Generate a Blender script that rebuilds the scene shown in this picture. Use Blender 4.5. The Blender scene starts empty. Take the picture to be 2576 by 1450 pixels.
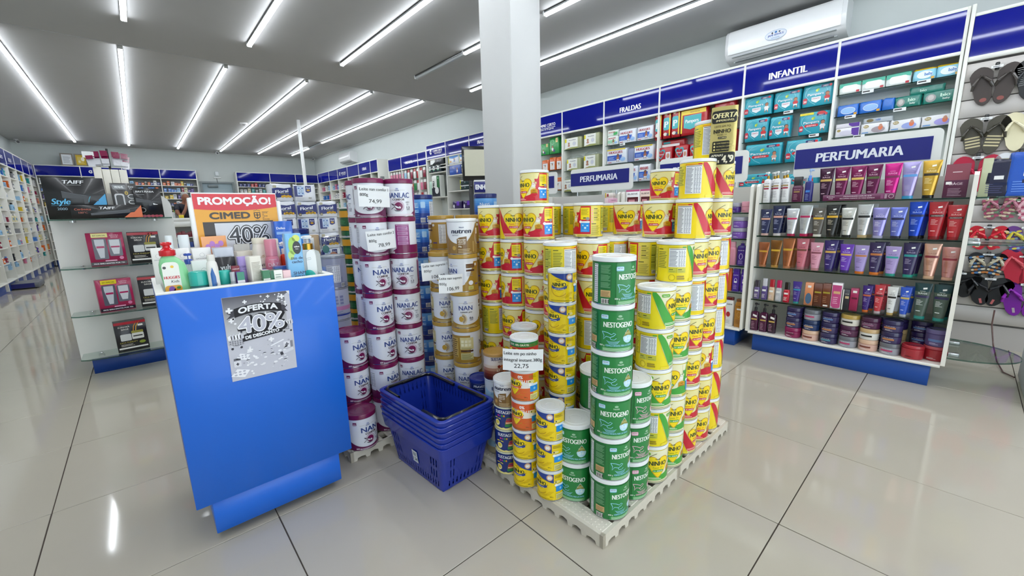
import bpy, math, random
import numpy as np
from math import sin, cos, pi, sqrt, radians as rad
random.seed(7)
S = bpy.context.scene
COL = S.collection
# ------------------------------------------------------------------ camera
def cam_axes(yaw, pitch, roll):
    f = np.array([sin(yaw)*cos(pitch), cos(yaw)*cos(pitch), -sin(pitch)])
    r = np.array([cos(yaw), -sin(yaw), 0.0]); d = np.cross(f, r)
    c, s = cos(roll), sin(roll)
    return c*r + s*d, -s*r + c*d, f
CAM_H = 1.04
_r, _d, _f = cam_axes(rad(42.03966), rad(10.73627), rad(1.43109))
cd = bpy.data.cameras.new('camera'); cam = bpy.data.objects.new('camera', cd); COL.objects.link(cam)
cd.sensor_width = 36.0; cd.lens = 1026.6557/2576*36.0; cd.clip_start = .02; cd.clip_end = 60
from mathutils import Matrix, Vector
cam.matrix_world = Matrix(((_r[0], -_d[0], -_f[0], 0), (_r[1], -_d[1], -_f[1], 0), (_r[2], -_d[2], -_f[2], CAM_H), (0, 0, 0, 1)))
S.camera = cam
# ------------------------------------------------------------------ world: bright overcast daylight outside the shop front
W = bpy.data.worlds.new('daylight'); S.world = W; W.use_nodes = True
bg = W.node_tree.nodes['Background']; bg.inputs[0].default_value = (.86, .93, 1.0, 1); bg.inputs[1].default_value = 2.6
LED_POWER = 19.0
pl = bpy.data.lights.new('shopfront_portal', 'AREA'); pl.shape = 'RECTANGLE'; pl.size = 5.6; pl.size_y = 2.4; pl.cycles.is_portal = True
po = bpy.data.objects.new('shopfront_portal', pl); COL.objects.link(po); po.location = (1.4, -2.55, 1.25); po.rotation_euler = (pi/2, 0, 0)
vs = S.view_settings; vs.view_transform = 'Standard'; vs.look = 'None'; vs.exposure = 0.36; vs.gamma = 1.0; vs.use_curve_mapping = False
S.cycles.max_bounces = 8; S.cycles.transparent_max_bounces = 16; S.cycles.caustics_reflective = False; S.cycles.caustics_refractive = False
S.cycles.sample_clamp_indirect = 6.0
# ------------------------------------------------------------------ helpers
def hexc(h):
    h = h.lstrip('#'); o = []
    for i in (0, 2, 4):
        v = int(h[i:i+2], 16)/255
        o.append(v/12.92 if v <= .04045 else ((v+.055)/1.055)**2.4)
    return tuple(o)
_cc = {}
def C(c):
    if isinstance(c, tuple): return c
    if c not in _cc: _cc[c] = hexc(c)
    return _cc[c]
MATS = {}
def mat(name, rough=.4, metal=0.0, coat=0.0, spec=.5, bump=0.0, bscale=40.0, var=0.0, attr=True, col=(1, 1, 1), aniso=None):
    m = bpy.data.materials.new(name); m.use_nodes = True; nt = m.node_tree; b = nt.nodes['Principled BSDF']
    b.inputs['Roughness'].default_value = rough; b.inputs['Metallic'].default_value = metal
    b.inputs['Coat Weight'].default_value = coat; b.inputs['Coat Roughness'].default_value = .08
    b.inputs['Specular IOR Level'].default_value = spec
    if attr:
        a = nt.nodes.new('ShaderNodeAttribute'); a.attribute_name = 'Col'; src = a.outputs['Color']
    else:
        a = nt.nodes.new('ShaderNodeRGB'); a.outputs[0].default_value = (*col, 1); src = a.outputs[0]
    if var or bump:
        tc = nt.nodes.new('ShaderNodeTexCoord'); n = nt.nodes.new('ShaderNodeTexNoise')
        n.inputs['Scale'].default_value = bscale; n.inputs['Detail'].default_value = 3
        nt.links.new(tc.outputs['Object'], n.inputs['Vector'])
        if var:
            h = nt.nodes.new('ShaderNodeHueSaturation'); mr = nt.nodes.new('ShaderNodeMapRange')
            mr.inputs['To Min'].default_value = 1-var; mr.inputs['To Max'].default_value = 1+var
            nt.links.new(n.outputs['Fac'], mr.inputs['Value']); nt.links.new(mr.outputs[0], h.inputs['Value'])
            nt.links.new(src, h.inputs['Color']); src = h.outputs['Color']
        if bump:
            bp = nt.nodes.new('ShaderNodeBump'); bp.inputs['Strength'].default_value = bump; bp.inputs['Distance'].default_value = .002
            nt.links.new(n.outputs['Fac'], bp.inputs['Height']); nt.links.new(bp.outputs[0], b.inputs['Normal'])
    nt.links.new(src, b.inputs['Base Color'])
    MATS[name] = m; return m
mat('print', .28, 0, .2)
mat('satin', .45, var=.03, bscale=25)
mat('matte', .75, var=.04, bscale=30)
mat('plastic', .25, 0, .25)
mat('metal', .22, 1.0)
mat('foil', .22, .6, .3, bump=.35, bscale=45)
mat('film', .2, 0, .5, bump=.8, bscale=55)
mat('paint', .62, var=.02, bscale=6, bump=.08)
mat('laminate', .38, 0, .1, bump=.05, bscale=120)
mat('signblue', .045, 0, 0, spec=.38, bump=.04, bscale=3)
mat('skin', .5)
mat('cloth', .9, bump=.3, bscale=300)
mat('foam', .6, var=.05, bscale=60, bump=.4)
mat('tile', .07, 0, .25, spec=.5, var=.035, bscale=3.5)
def glassmat(name, tint, fac=1.0):
    m = bpy.data.materials.new(name); m.use_nodes = True; nt = m.node_tree; nt.nodes.clear()
    o = nt.nodes.new('ShaderNodeOutputMaterial'); mx = nt.nodes.new('ShaderNodeMixShader'); t = nt.nodes.new('ShaderNodeBsdfTransparent')
    g = nt.nodes.new('ShaderNodeBsdfGlossy'); lw = nt.nodes.new('ShaderNodeLayerWeight'); lw.inputs[0].default_value = .5
    pw = nt.nodes.new('ShaderNodeMath'); pw.operation = 'POWER'; pw.inputs[1].default_value = 4; f = nt.nodes.new('ShaderNodeMath'); f.operation = 'MULTIPLY_ADD'; f.inputs[1].default_value = .7; f.inputs[2].default_value = .035
    nt.links.new(lw.outputs['Facing'], pw.inputs[0]); nt.links.new(pw.outputs[0], f.inputs[0])
    t.inputs[0].default_value = (*tint, 1); g.inputs['Roughness'].default_value = .02
    nt.links.new(f.outputs[0], mx.inputs[0]); nt.links.new(t.outputs[0], mx.inputs[1]); nt.links.new(g.outputs[0], mx.inputs[2]); nt.links.new(mx.outputs[0], o.inputs[0])
    MATS[name] = m
glassmat('glass', (.90, .95, .93)); glassmat('clear', (.93, .95, .95)); glassmat('glass_edge', (.25, .42, .36))
m = bpy.data.materials.new('led'); m.use_nodes = True; nt = m.node_tree; nt.nodes.clear()
_o = nt.nodes.new('ShaderNodeOutputMaterial'); _e = nt.nodes.new('ShaderNodeEmission'); _e.inputs[0].default_value = (.90, .95, 1.0, 1); _e.inputs[1].default_value = LED_POWER
nt.links.new(_e.outputs[0], _o.inputs[0]); MATS['led'] = m

class MB:
    """collects coloured faces and links them as one mesh"""
    def __init__(s): s.v = []; s.f = []; s.c = []; s.m = []; s.ms = ['print']; s.cur = 0
    def use(s, name):
        if name not in s.ms:
            if not s.f and s.ms == ['print']: s.ms = [name]
            else: s.ms.append(name)
        s.cur = s.ms.index(name); return s
    def face(s, pts, col):
        i = len(s.v); s.v.extend(pts); s.f.append(tuple(range(i, i+len(pts)))); s.c.append(C(col)); s.m.append(s.cur)
    def mesh(s, vs_, fs, col):
        i = len(s.v); s.v.extend(vs_); c = C(col)
        for f in fs: s.f.append(tuple(k+i for k in f)); s.c.append(c); s.m.append(s.cur)
    def box(s, x0, y0, z0, x1, y1, z1, col, bev=0.0):
        if bev:
            b = min(bev, abs(x1-x0)*.45, abs(y1-y0)*.45, abs(z1-z0)*.45); rings = []
            def ring(z, i): return [(x0+i+b, y0+i, z), (x1-i-b, y0+i, z), (x1-i, y0+i+b, z), (x1-i, y1-i-b, z), (x1-i-b, y1-i, z), (x0+i+b, y1-i, z), (x0+i, y1-i-b, z), (x0+i, y0+i+b, z)]
            rings = [ring(z0, b*.7), ring(z0+b, 0), ring(z1-b, 0), ring(z1, b*.7)]
            s.rings(rings, col, True); return s
        v = [(x0, y0, z0), (x1, y0, z0), (x1, y1, z0), (x0, y1, z0), (x0, y0, z1), (x1, y0, z1), (x1, y1, z1), (x0, y1, z1)]
        s.mesh(v, [(0, 3, 2, 1), (4, 5, 6, 7), (0, 1, 5, 4), (1, 2, 6, 5), (2, 3, 7, 6), (3, 0, 4, 7)], col); return s
    def rings(s, rings, col, caps=True, closed=True):
        n = len(rings[0]); i = len(s.v); cols = col if isinstance(col, list) else [col]*(len(rings)-1)
        for r in rings: s.v.extend(r)
        for k in range(len(rings)-1):
            for j in range(n if closed else n-1):
                a = i+k*n+j; b = i+k*n+(j+1) % n
                s.f.append((a, b, b+n, a+n)); s.c.append(C(cols[k])); s.m.append(s.cur)
        if caps:
            s.f.append(tuple(i+j for j in range(n-1, -1, -1))); s.c.append(C(cols[0])); s.m.append(s.cur)
            s.f.append(tuple(i+(len(rings)-1)*n+j for j in range(n))); s.c.append(C(cols[-1])); s.m.append(s.cur)
        return s
    def lathe(s, prof, col, n=28, cx=0, cy=0, caps=True):
        s.rings([[(cx+r*cos(2*pi*j/n), cy+r*sin(2*pi*j/n), z) for j in range(n)] for r, z in prof], col, caps); return s
    def tube(s, path, r, col, n=8):
        path = [Vector(p) for p in path]; rs = []
        up = Vector((0, 0, 1))
        for i, p in enumerate(path):
            t = (path[min(i+1, len(path)-1)]-path[max(i-1, 0)]).normalized()
            a = t.cross(up)
            if a.length < 1e-3: a = t.cross(Vector((0, 1, 0)))
            a.normalize(); b = a.cross(t); rr = r[i] if isinstance(r, (list, tuple)) else r
            rs.append([tuple(p+a*rr*cos(-2*pi*j/n)+b*rr*sin(-2*pi*j/n)) for j in range(n)])
        s.rings(rs, col, True); return s
    def prism(s, poly, axis, a, b, col):
        """poly 2-D outline extruded along axis from a to b"""
        def P(u, v, w): return {'x': (w, u, v), 'y': (u, w, v), 'z': (u, v, w)}[axis]
        ar = sum(poly[i][0]*poly[(i+1) % len(poly)][1]-poly[(i+1) % len(poly)][0]*poly[i][1] for i in range(len(poly)))
        if (ar < 0) != (axis == 'y'): poly = poly[::-1]
        s.rings([[P(u, v, a) for u, v in poly], [P(u, v, b) for u, v in poly]], col, True); return s
    def done(s, name):
        me = bpy.data.meshes.new(name); me.from_pydata(s.v, [], s.f)
        for x in s.ms: me.materials.append(MATS[x])
        me.polygons.foreach_set('material_index', np.array(s.m, dtype=np.int32))
        at = me.color_attributes.new('Col', 'FLOAT_COLOR', 'CORNER')
        ln = np.array([len(f) for f in s.f]); cc = np.repeat(np.array(s.c, dtype=np.float32), ln, axis=0)
        at.data.foreach_set('color', np.concatenate([cc, np.ones((len(cc), 1), np.float32)], 1).ravel())
        me.polygons.foreach_set('use_smooth', np.ones(len(s.f), dtype=bool)); me.set_sharp_from_angle(angle=rad(38))
        return me

def ob(name, me, parent=None, loc=None, rz=None):
    o = bpy.data.objects.new(name, me if not isinstance(me, MB) else me.done(name)); COL.objects.link(o)
    if parent: o.parent = parent
    if loc is not None: o.location = loc
    if rz is not None: o.rotation_euler = (0, 0, rz) if not isinstance(rz, tuple) else rz
    return o
SEEN = {}
def tag(o, label, cat, group=None):
    o['label'] = label; o['category'] = cat
    if group: o['group'] = group
    SEEN.setdefault(label, []).append(o.name); return o
def thing(name, label, cat, loc=(0, 0, 0), rz=0, group=None):
    o = bpy.data.objects.new(name, None); COL.objects.link(o); o.empty_display_size = .05; o.location = loc
    o.rotation_euler = (0, 0, rz) if not isinstance(rz, tuple) else rz
    return tag(o, label, cat, group)
def structure(name, me, parent=None):
    o = ob(name, me, parent)
    if not parent: o['kind'] = 'structure'
    return o
def inst(name, parts, loc, rz, label, cat, group=None):
    """a thing with its parts; parts = [(part name, mesh, [sub-parts])], meshes shared between alike things"""
    if len(parts) == 1 and len(parts[0]) == 2 and parts[0][0] == name:
        return tag(ob(name, parts[0][1], None, loc, rz), label, cat, group)
    r = thing(name, label, cat, loc, rz, group)
    for p in parts:
        q = ob(p[0], p[1], r)
        for s_ in (p[2] if len(p) > 2 else ()): ob(s_[0], s_[1], q)
    return r
# ------------------------------------------------------------------ lettering and flat print
_tx = {}
def glyphs(s, b=0.0, sh=0.0, res=2):
    k = (s, b, sh, res)
    if k not in _tx:
        c = bpy.data.curves.new('t', 'FONT'); c.body = s; c.offset = b; c.shear = sh; c.resolution_u = res; c.size = 1.0
        o = bpy.data.objects.new('t', c); me = bpy.data.meshes.new_from_object(o)
        v = np.array([(p.co.x, p.co.y) for p in me.vertices]) if len(me.vertices) else np.zeros((1, 2)); f = [tuple(p.vertices) for p in me.polygons]
        bpy.data.objects.remove(o); bpy.data.curves.remove(c); bpy.data.meshes.remove(me)
        _tx[k] = (v, f)
    return _tx[k]
CAP = .72
class Canvas:
    def __init__(s, mb, fn, seg=.012, off=.0005, step=.0003): s.mb = mb; s.fn = fn; s.seg = seg; s.o = off; s.st = step
    def z(s, l): return s.o+l*s.st
    def strip(s, us, tops, bots, c, l=0):
        o = s.z(l); v = []; f = []; q = [us[0]]
        for a, b_ in zip(us, us[1:]):
            n = max(1, int(abs(b_-a)/s.seg+.35)); q += [a+(b_-a)*k/n for k in range(1, n+1)]
        if len(q) > len(us): tops = [float(x) for x in np.interp(q, us, tops)]; bots = [float(x) for x in np.interp(q, us, bots)]; us = q
        for u, t, b in zip(us, tops, bots): v += [s.fn(u, b, o), s.fn(u, t, o)]
        for i in range(len(us)-1): f.append((2*i, 2*i+2, 2*i+3, 2*i+1))
        s.mb.mesh(v, f, c)
    def rect(s, u0, v0, u1, v1, c, l=0):
        n = max(1, int(abs(u1-u0)/s.seg+.5)); us = [u0+(u1-u0)*i/n for i in range(n+1)]
        s.strip(us, [v1]*(n+1), [v0]*(n+1), c, l)
    def rrect(s, u0, v0, u1, v1, r, c, l=0):
        us = []; tp = []; bt = []
        for k in range(4): a = pi/2*k/3; us.append(u0+r-r*cos(a)); q = r-r*sin(a); tp.append(v1-q); bt.append(v0+q)
        n = max(1, int((u1-u0-2*r)/s.seg))
        for k in range(1, n): us.append(u0+r+(u1-u0-2*r)*k/n); tp.append(v1); bt.append(v0)
        for k in range(4): a = pi/2*(3-k)/3; us.append(u1-r+r*cos(a)); q = r-r*sin(a); tp.append(v1-q); bt.append(v0+q)
        s.strip(us, tp, bt, c, l)
    def ell(s, u, v, a, b, c, l=0, n=14, half=None):
        us = [u-a*cos(pi*i/n) for i in range(n+1)]; q = [b*sin(pi*i/n) for i in range(n+1)]
        s.strip(us, [v+k if half != 'b' else v for k in q], [v-k if half != 't' else v for k in q], c, l)
    def ring(s, u, v, a, b, w, c, l=0, n=20, a0=0, a1=2*pi):
        o = s.z(l); vv = []; f = []
        for i in range(n+1):
            t = a0+(a1-a0)*i/n; vv += [s.fn(u+(a-w)*cos(t), v+(b-w)*sin(t), o), s.fn(u+a*cos(t), v+b*sin(t), o)]
        for i in range(n): f.append((2*i, 2*i+1, 2*i+3, 2*i+2))
        s.mb.mesh(vv, f, c)
    def line(s, pts, w, c, l=0):
        o = s.z(l); vv = []; f = []
        for i, (u, v) in enumerate(pts):
            a = pts[max(i-1, 0)]; b = pts[min(i+1, len(pts)-1)]; dx, dy = b[0]-a[0], b[1]-a[1]; d = sqrt(dx*dx+dy*dy) or 1
            vv += [s.fn(u-dy/d*w/2, v+dx/d*w/2, o), s.fn(u+dy/d*w/2, v-dx/d*w/2, o)]
        for i in range(len(pts)-1): f.append((2*i, 2*i+1, 2*i+3, 2*i+2))
        s.mb.mesh(vv, f, c)
    def poly(s, pts, c, l=0): s.mb.face([s.fn(u, v, s.z(l)) for u, v in pts], c)
    def lines(s, u0, v0, u1, v1, n, c, l=1, fill=.45, rag=.25):
        p = (v1-v0)/n
        for i in range(n):
            s.rect(u0, v0+p*i, u0+(u1-u0)*(1-rag*((i*37+11) % 10)/10), v0+p*(i+fill), c, l)
    def bars(s, u0, v0, u1, v1, c='#222222', l=1):
        s.rect(u0, v0, u1, v1, '#f5f5f0', l); n = 9
        for i in range(n):
            a = u0+(u1-u0)*(i+.25)/n; s.rect(a, v0+(v1-v0)*.1, a+(u1-u0)/n*(.3+.25*(i % 3)), v1-(v1-v0)*.1, c, l+1)
    def text(s, t, u, v, h, c, l=2, al='c', b=0.0, sh=0.0, w=None, rot=0.0, arc=None):
        """cap height h, baseline v; b = extra weight, drawn as shifted copies on hair-thin layers"""
        g, f = glyphs(t, 0.0, sh, 8 if h > .03 else 5 if h > .012 else 3); x0, x1 = g[:, 0].min(), g[:, 0].max(); k = h/CAP
        sx = w/(x1-x0) if w else k
        ww = (x1-x0)*sx; du = {'c': -ww/2, 'l': 0, 'r': -ww}[al]; cr, sr = cos(rot), sin(rot)
        e = b*k; sh_ = [(0, 0)]
        if b > .045: sh_ = [(0, 0)]+[(e*cos(pi*i/6), e*sin(pi*i/6)) for i in range(12)]
        elif e: sh_ = [(-e, 0), (e, 0)]
        for j, (dx, dy) in enumerate(sh_):
            o = s.z(l)+s.st*.06*j; vv = []
            for x, y in g:
                a = (x-x0)*sx+du+dx; q = y*k+dy
                if arc: q += arc*(1-(2*a/ww)**2)
                vv.append(s.fn(u+a*cr-q*sr, v+a*sr+q*cr, o))
            s.mb.mesh(vv, f, c)
def cyl(R):
    def fn(u, v, o): a = u/R; return ((R+o)*sin(a), -(R+o)*cos(a), v)
    return fn
def plane(o, ex, ey):
    o = Vector(o); ex = Vector(ex); ey = Vector(ey); n = ex.cross(ey).normalized()
    def fn(u, v, d): p = o+ex*u+ey*v+n*d; return (p.x, p.y, p.z)
    return fn
def frontf(y): return plane((0, y, 0), (1, 0, 0), (0, 0, 1))
ORD = ['lowest', 'second from the bottom', 'third from the bottom', 'fourth from the bottom', 'fifth from the bottom', 'sixth from the bottom', 'seventh from the bottom', 'eighth from the bottom']
def nth(i, n): return 'topmost' if i == n-1 and n > 1 else ORD[i]
NUM = ['first', 'second', 'third', 'fourth', 'fifth', 'sixth', 'seventh', 'eighth', 'ninth', 'tenth', 'eleventh', 'twelfth', 'thirteenth', 'fourteenth', 'fifteenth', 'sixteenth', 'seventeenth', 'eighteenth', 'nineteenth', 'twentieth']
# ================================================================== the room
WL, WR, WB, WF = -1.86, 4.66, 14.82, -2.5
ZN, ZF, YS = 2.716, 2.88, 5.74
b = MB().use('matte').box(WL, WF, -.08, WR, WB, -.0035, '#4f453d')
floor = structure('floor', b)
tm = MB().use('tile').box(.0016, .0016, -.0035, .6004, .6014, 0, '#bdb5a6', .0012).done('floor_tile')
fld = MB().use('tile')
for i in range(-5, 7):
    for j in range(-5, 25):
        x, y = .826+.602*i, .297+.603*j
        x0, x1 = max(x, WL), min(x+.602, WR); y1 = min(y+.603, WB)
        if x1-x0 < .02 or y1-y < .02: continue
        if x0 == x and x1 == x+.602 and -2 < j < 17 and -.6*y-1.2 < x:
            ob('floor_tile', tm, floor, (x, y, 0))
        else: fld.box(x0+.0016, max(y, WF)+.0016, -.0035, x1-.0016, y1-.0016, 0, '#bdb5a6')
o = ob('outlying_tiles', fld, floor); o['kind'] = 'stuff'
WALLC = '#c8cfce'
structure('wall_left', MB().use('paint').box(WL-.12, WF, -.08, WL, WB, 3.1, WALLC))
structure('wall_right', MB().use('paint').box(WR, WF, -.08, WR+.12, WB, 3.1, WALLC))
wb = MB().use('paint')
DX0, DX1, DZ = 1.50, 2.32, 2.08
wb.box(WL, WB, -.08, DX0, WB+.12, 3.1, WALLC); wb.box(DX1, WB, -.08, WR, WB+.12, 3.1, WALLC); wb.box(DX0, WB, DZ, DX1, WB+.12, 3.1, WALLC)
structure('wall_back', wb)
dr = structure('door_1', MB().use('satin').box(DX0+.05, WB+.03, 0, DX1-.05, WB+.07, DZ-.05, '#a9bcc4', .004))
fr = MB().use('satin'); fr.box(DX0, WB-.02, 0, DX0+.05, WB+.1, DZ, '#8d9698'); fr.box(DX1-.05, WB-.02, 0, DX1, WB+.1, DZ, '#8d9698'); fr.box(DX0+.05, WB-.02, DZ-.05, DX1-.05, WB+.1, DZ, '#8d9698')
structure('door_frame', fr, dr)
structure('door_closer', MB().use('plastic').box(DX0+.18, WB-.03, DZ-.16, DX0+.42, WB+.028, DZ-.09, '#7f8a8e', .006), dr)
# the shop front behind the viewer: wide glazed opening
wf = MB().use('paint'); wf.box(WL, WF-.12, -.08, -1.4, WF, 3.1, WALLC); wf.box(4.2, WF-.12, -.08, WR, WF, 3.1, WALLC); wf.box(-1.4, WF-.12, 2.45, 4.2, WF, 3.1, WALLC); wf.box(-1.4, WF-.12, -.08, 4.2, WF, .05, WALLC)
structure('wall_front', wf)
wn = structure('window_1', MB().use('clear').box(-1.36, WF-.066, .05, 4.16, WF-.06, 2.45, '#ffffff'))
for x in (-1.4, .0, 1.4, 2.8, 4.16): structure('window_frame', MB().use('metal').box(x, WF-.09, .05, x+.04, WF-.03, 2.45, '#8a8f92'), wn)
CE = '#adadad'
structure('ceiling', MB().use('paint').box(WL, WF, ZN, WR, YS, ZN+.1, CE))
structure('ceiling_far', MB().use('paint').box(WL, YS, ZF, WR, WB, ZF+.1, CE))
structure('trim_1', MB().use('paint').box(WL, YS-.02, ZN-.004, WR, YS, ZF, CE))
structure('trim_2', MB().use('paint').box(WR-.03, YS, ZF-.03, WR, WB, ZF, '#c9cdcc'))
structure('trim_3', MB().use('paint').box(WL, WB-.03, ZF-.03, WR, WB, ZF, '#c9cdcc'))
structure('column', MB().use('paint').box(1.95, 2.12, 0, 2.232, 2.437, ZN, '#c9cac9', .006))
# ------------------------------------------------------------------ LED strips
def led(x, y0, y1, z, label, lit=True, kink=True):
    t = thing('led_strip_light', label, 'light', (x, (y0+y1)/2, z), 0, 'led strips on the ceiling'); h = (y1-y0)/2
    ob('housing', MB().use('metal').box(-.020, -h, -.022, .020, h, 0, '#9a9d9f', .003), t)
    pr = [(-.019, -.022), (-.019, -.032), (-.011, -.040), (.011, -.040), (.019, -.032), (.019, -.022)]
    dfm = MB().use('led' if lit else 'plastic'); dfm.prism(pr, 'y', -h+.008, h-.008, '#c3cbd0'); ob('diffuser', dfm, t)
    for s_ in (-1, 1): ob('end_cap', MB().use('plastic').box(-.021, s_*h-.008, -.041, .021, s_*h+.008, 0, '#e8eaea', .002), t)
pos = ['leftmost of the row', 'second from the left', 'third from the left', 'fourth from the left', 'fifth from the left']
for i, (x, y0) in enumerate([(-.78, 6.4), (.14, 6.3), (1.085, 6.33), (2.01, 6.33), (2.92, 6.31)]):
    led(x, y0, 14.1, ZF, f'long lit white LED strip on the raised rear ceiling, {pos[i]}')
led(3.79, 6.25, 11.3, ZF, 'long lit LED strip on the rear ceiling beside the right wall')
led(3.79, 11.33, 12.3, ZF, 'thin unlit section joining two LED strips near the rear right', False)
led(3.79, 12.33, 14.0, ZF, 'short lit LED strip over the far right corner of the rear ceiling')
for i, (x, y1) in enumerate([(-.78, 4.9), (.166, 4.95), (1.065, 4.93), (1.955, 4.92)]):
    led(x, y1-6.4, y1, ZN, f'lit LED strip on the lower front ceiling, {pos[i]}')
led(2.83, 3.81, 4.82, ZN, 'dull unlit LED strip on the lower ceiling left of the pillar', False)
led(2.83, 2.72, 3.80, ZN, 'short lit LED strip next to the unlit one behind the pillar')
led(2.86, -1.6, 2.66, ZN, 'lit LED strip on the lower ceiling right of the pillar top')
led(3.70, -1.6, 4.86, ZN, 'lit LED strip of the lower ceiling nearest to the right wall')
# ------------------------------------------------------------------ shelving units along the walls
WHT = '#e9e9e2'; SGN = '#0a1585'
def sign_text(cv, kind, w, zc, h):
    if kind == 'logo':
        cv.ring(-w*.27, zc, h*.17, h*.17, h*.075, '#ffffff', 1, 16, .7, 5.6); cv.ring(-w*.25, zc, h*.075, h*.075, h*.035, '#ffffff', 1, 12, .5, 5.8)
        cv.text('COMPRE CERTO', w*.09, zc-h*.04, h*.15, '#ffffff', 1, 'c', .02, 0, w*.5); cv.text('Rede de Drogarias', w*.12, zc-h*.2, h*.08, '#ffffff', 1, 'c', .01, .2, w*.36)
        cv.line([(-w*.1, zc-h*.1), (w*.34, zc-h*.1)], h*.02, '#ffffff', 1)
    elif kind: cv.text(kind, 0, zc-h*.15, h*.22 if len(kind) > 6 else h*.25, '#ffffff', 1, 'c', .035, 0, min(w*.42, len(kind)*h*.15))
def wall_unit(name, label, origin, rz, bays, depth, ztop, zsign, shelves, base=.14, back='#cfd3d0', glass=False, top=None):
    """origin = left end of the front edge seen from the aisle; runs along local +x, depth along +y; bays = [(width, sign)]"""
    t = thing(name, label, 'shelving', origin, rz, 'wall shelving units'); L = sum(b_[0] for b_ in bays)
    ob('carcass_back', MB().use('laminate').box(0, depth-.018, base, L, depth, ztop-.004, back), t)
    ob('plinth', MB().use('laminate').box(.02, .035, 0, L-.02, .055, base, '#123f8e'), t)
    ob('bottom_board', MB().use('laminate').box(0, 0, base, L, depth, base+.022, WHT, .002), t)
    ob('top_board', MB().use('laminate').box(0, 0, ztop-.02, L, depth, ztop, WHT, .002), t)
    ob('sign_rail', MB().use('laminate').box(0, 0, zsign-.022, L, .02, zsign, WHT, .002), t)
    x = 0
    for i, (w, k) in enumerate(bays):
        if i == 0: ob('upright', MB().use('laminate').box(-.009, 0, 0.02, .009, depth, ztop, WHT, .002), t)
        ob('upright', MB().use('laminate').box(x+w-.009, -.001, 0.02, x+w+.009, depth, ztop, WHT, .002), t)
        if k is not None:
            m_ = MB().use('signblue').box(x+.009, .003, zsign, x+w-.009, .012, ztop-.02, SGN); p = ob('sign_panel', m_, t)
            if k:
                q = MB().use('print'); sign_text(Canvas(q, plane((x+w/2, .003, 0), (1, 0, 0), (0, 0, 1)), seg=1), k, w-.02, (zsign+ztop-.02)/2, ztop-.02-zsign); ob('lettering', q, p)
        for z in (shelves[i] if isinstance(shelves[i], (list, tuple)) else shelves):
            if glass:
                g = MB().use('glass').box(x+.011, .03, z-.006, x+w-.011, depth-.02, z, '#ffffff'); g.use('glass_edge').box(x+.011, .028, z-.006, x+w-.011, .0301, z, '#3a5a4c'); ob('glass_shelf', g, t)
            else: ob('shelf', MB().use('laminate').box(x+.011, .02, z-.016, x+w-.011, depth-.02, z, WHT), t)
        x += w
    return t
UX = 4.33
def ry(y): return (UX, y, 0)
R90 = -pi/2     # right wall units: aisle side faces -x, local +x runs towards the viewer (-y)
NS = [1.45, 1.2, .95, .7, .45]
wall_unit('shelving_unit', 'white diaper shelving with blue header along the right wall, right of pillar', ry(4.45), R90,
          [(.71, 'logo'), (.658, ''), (.71, 'FRALDAS'), (.835, ''), (.69, 'INFANTIL'), (.687, '')], .20, 2.31, 2.035,
          [[1.79, 1.575, 1.3, 1.0, .7, .4], [1.812, 1.54, 1.27, 1.0, .7, .4], [1.785, 1.565, 1.335, 1.0, .7, .4], [1.762, 1.535, 1.3, 1.0, .7, .4], [1.84, 1.617, 1.40, 1.2, .9, .6], [1.895, 1.726, 1.565, 1.3, 1.0, .6]], glass=True, back='#e2e6e3')
wall_unit('shelving_unit', 'white shelving with blue header on right wall, seen left of the pillar', ry(7.175), R90,
          [(.66, 'logo'), (.72, ''), (.72, 'FRALDAS'), (.60, '')], .31, 2.31, 2.045, [[1.87, .9, .5], [1.88, 1.7, 1.42, 1.1, .7], [1.8, 1.5, 1.2, .8], [1.8, 1.5, 1.2, .8]], back='#cdd2d0')
wall_unit('shelving_unit', 'low white hook wall with INFANTIL header on the right wall', ry(8.82), R90, [(.60, ''), (.70, 'INFANTIL'), (.32, '')], .31, 2.225, 1.965, [[.9, .5]]*3, back='#c9cfce')
wall_unit('shelving_unit', 'white shelving with six blue header panels at the far right wall', ry(13.6), R90,
          [(.98, ''), (.69, ''), (.72, 'logo'), (.74, ''), (.7, 'COELAS'), (.40, '')], .31, 2.30, 2.02, [[1.75, 1.5, 1.25, 1.0, .7, .4]]*6, back='#b9bfbd')
LX = -1.56
wall_unit('shelving_unit', 'white shelving with blue header panels along the whole left wall', (LX, 8.9, 0), pi/2,
          [(.72, ''), (.72, 'SAUDE'), (.62, 'HIGIENE'), (.72, 'CABELOS'), (.72, 'BELEZA'), (.73, ''), (.74, ''), (.72, '')], .28, 2.345, 2.055, [[1.86, 1.66, 1.46, 1.26, 1.06, .86, .66, .42]]*8, back='#d8dad6')
BY = 14.5
wall_unit('shelving_unit', 'white medicine shelving with wide blue header panels on the back wall', (-1.55, BY, 0), 0, [(.735, ''), (.74, 'logo'), (.72, ''), (.77, '')], .28, 2.35, 2.115,
          [[1.93, 1.76, 1.58, 1.40, 1.22, 1.0, .8, .6, .4]]*4, back='#b4b8b5')
wall_unit('shelving_unit', 'white shelving with blue headers right of the grey back door', (2.36, BY, 0), 0, [(.86, ''), (.72, ''), (.68, '')], .28, 2.35, 2.09, [[1.93, 1.76, 1.58, 1.4, 1.2, .9, .6]]*3, back='#b4b8b5')
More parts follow.
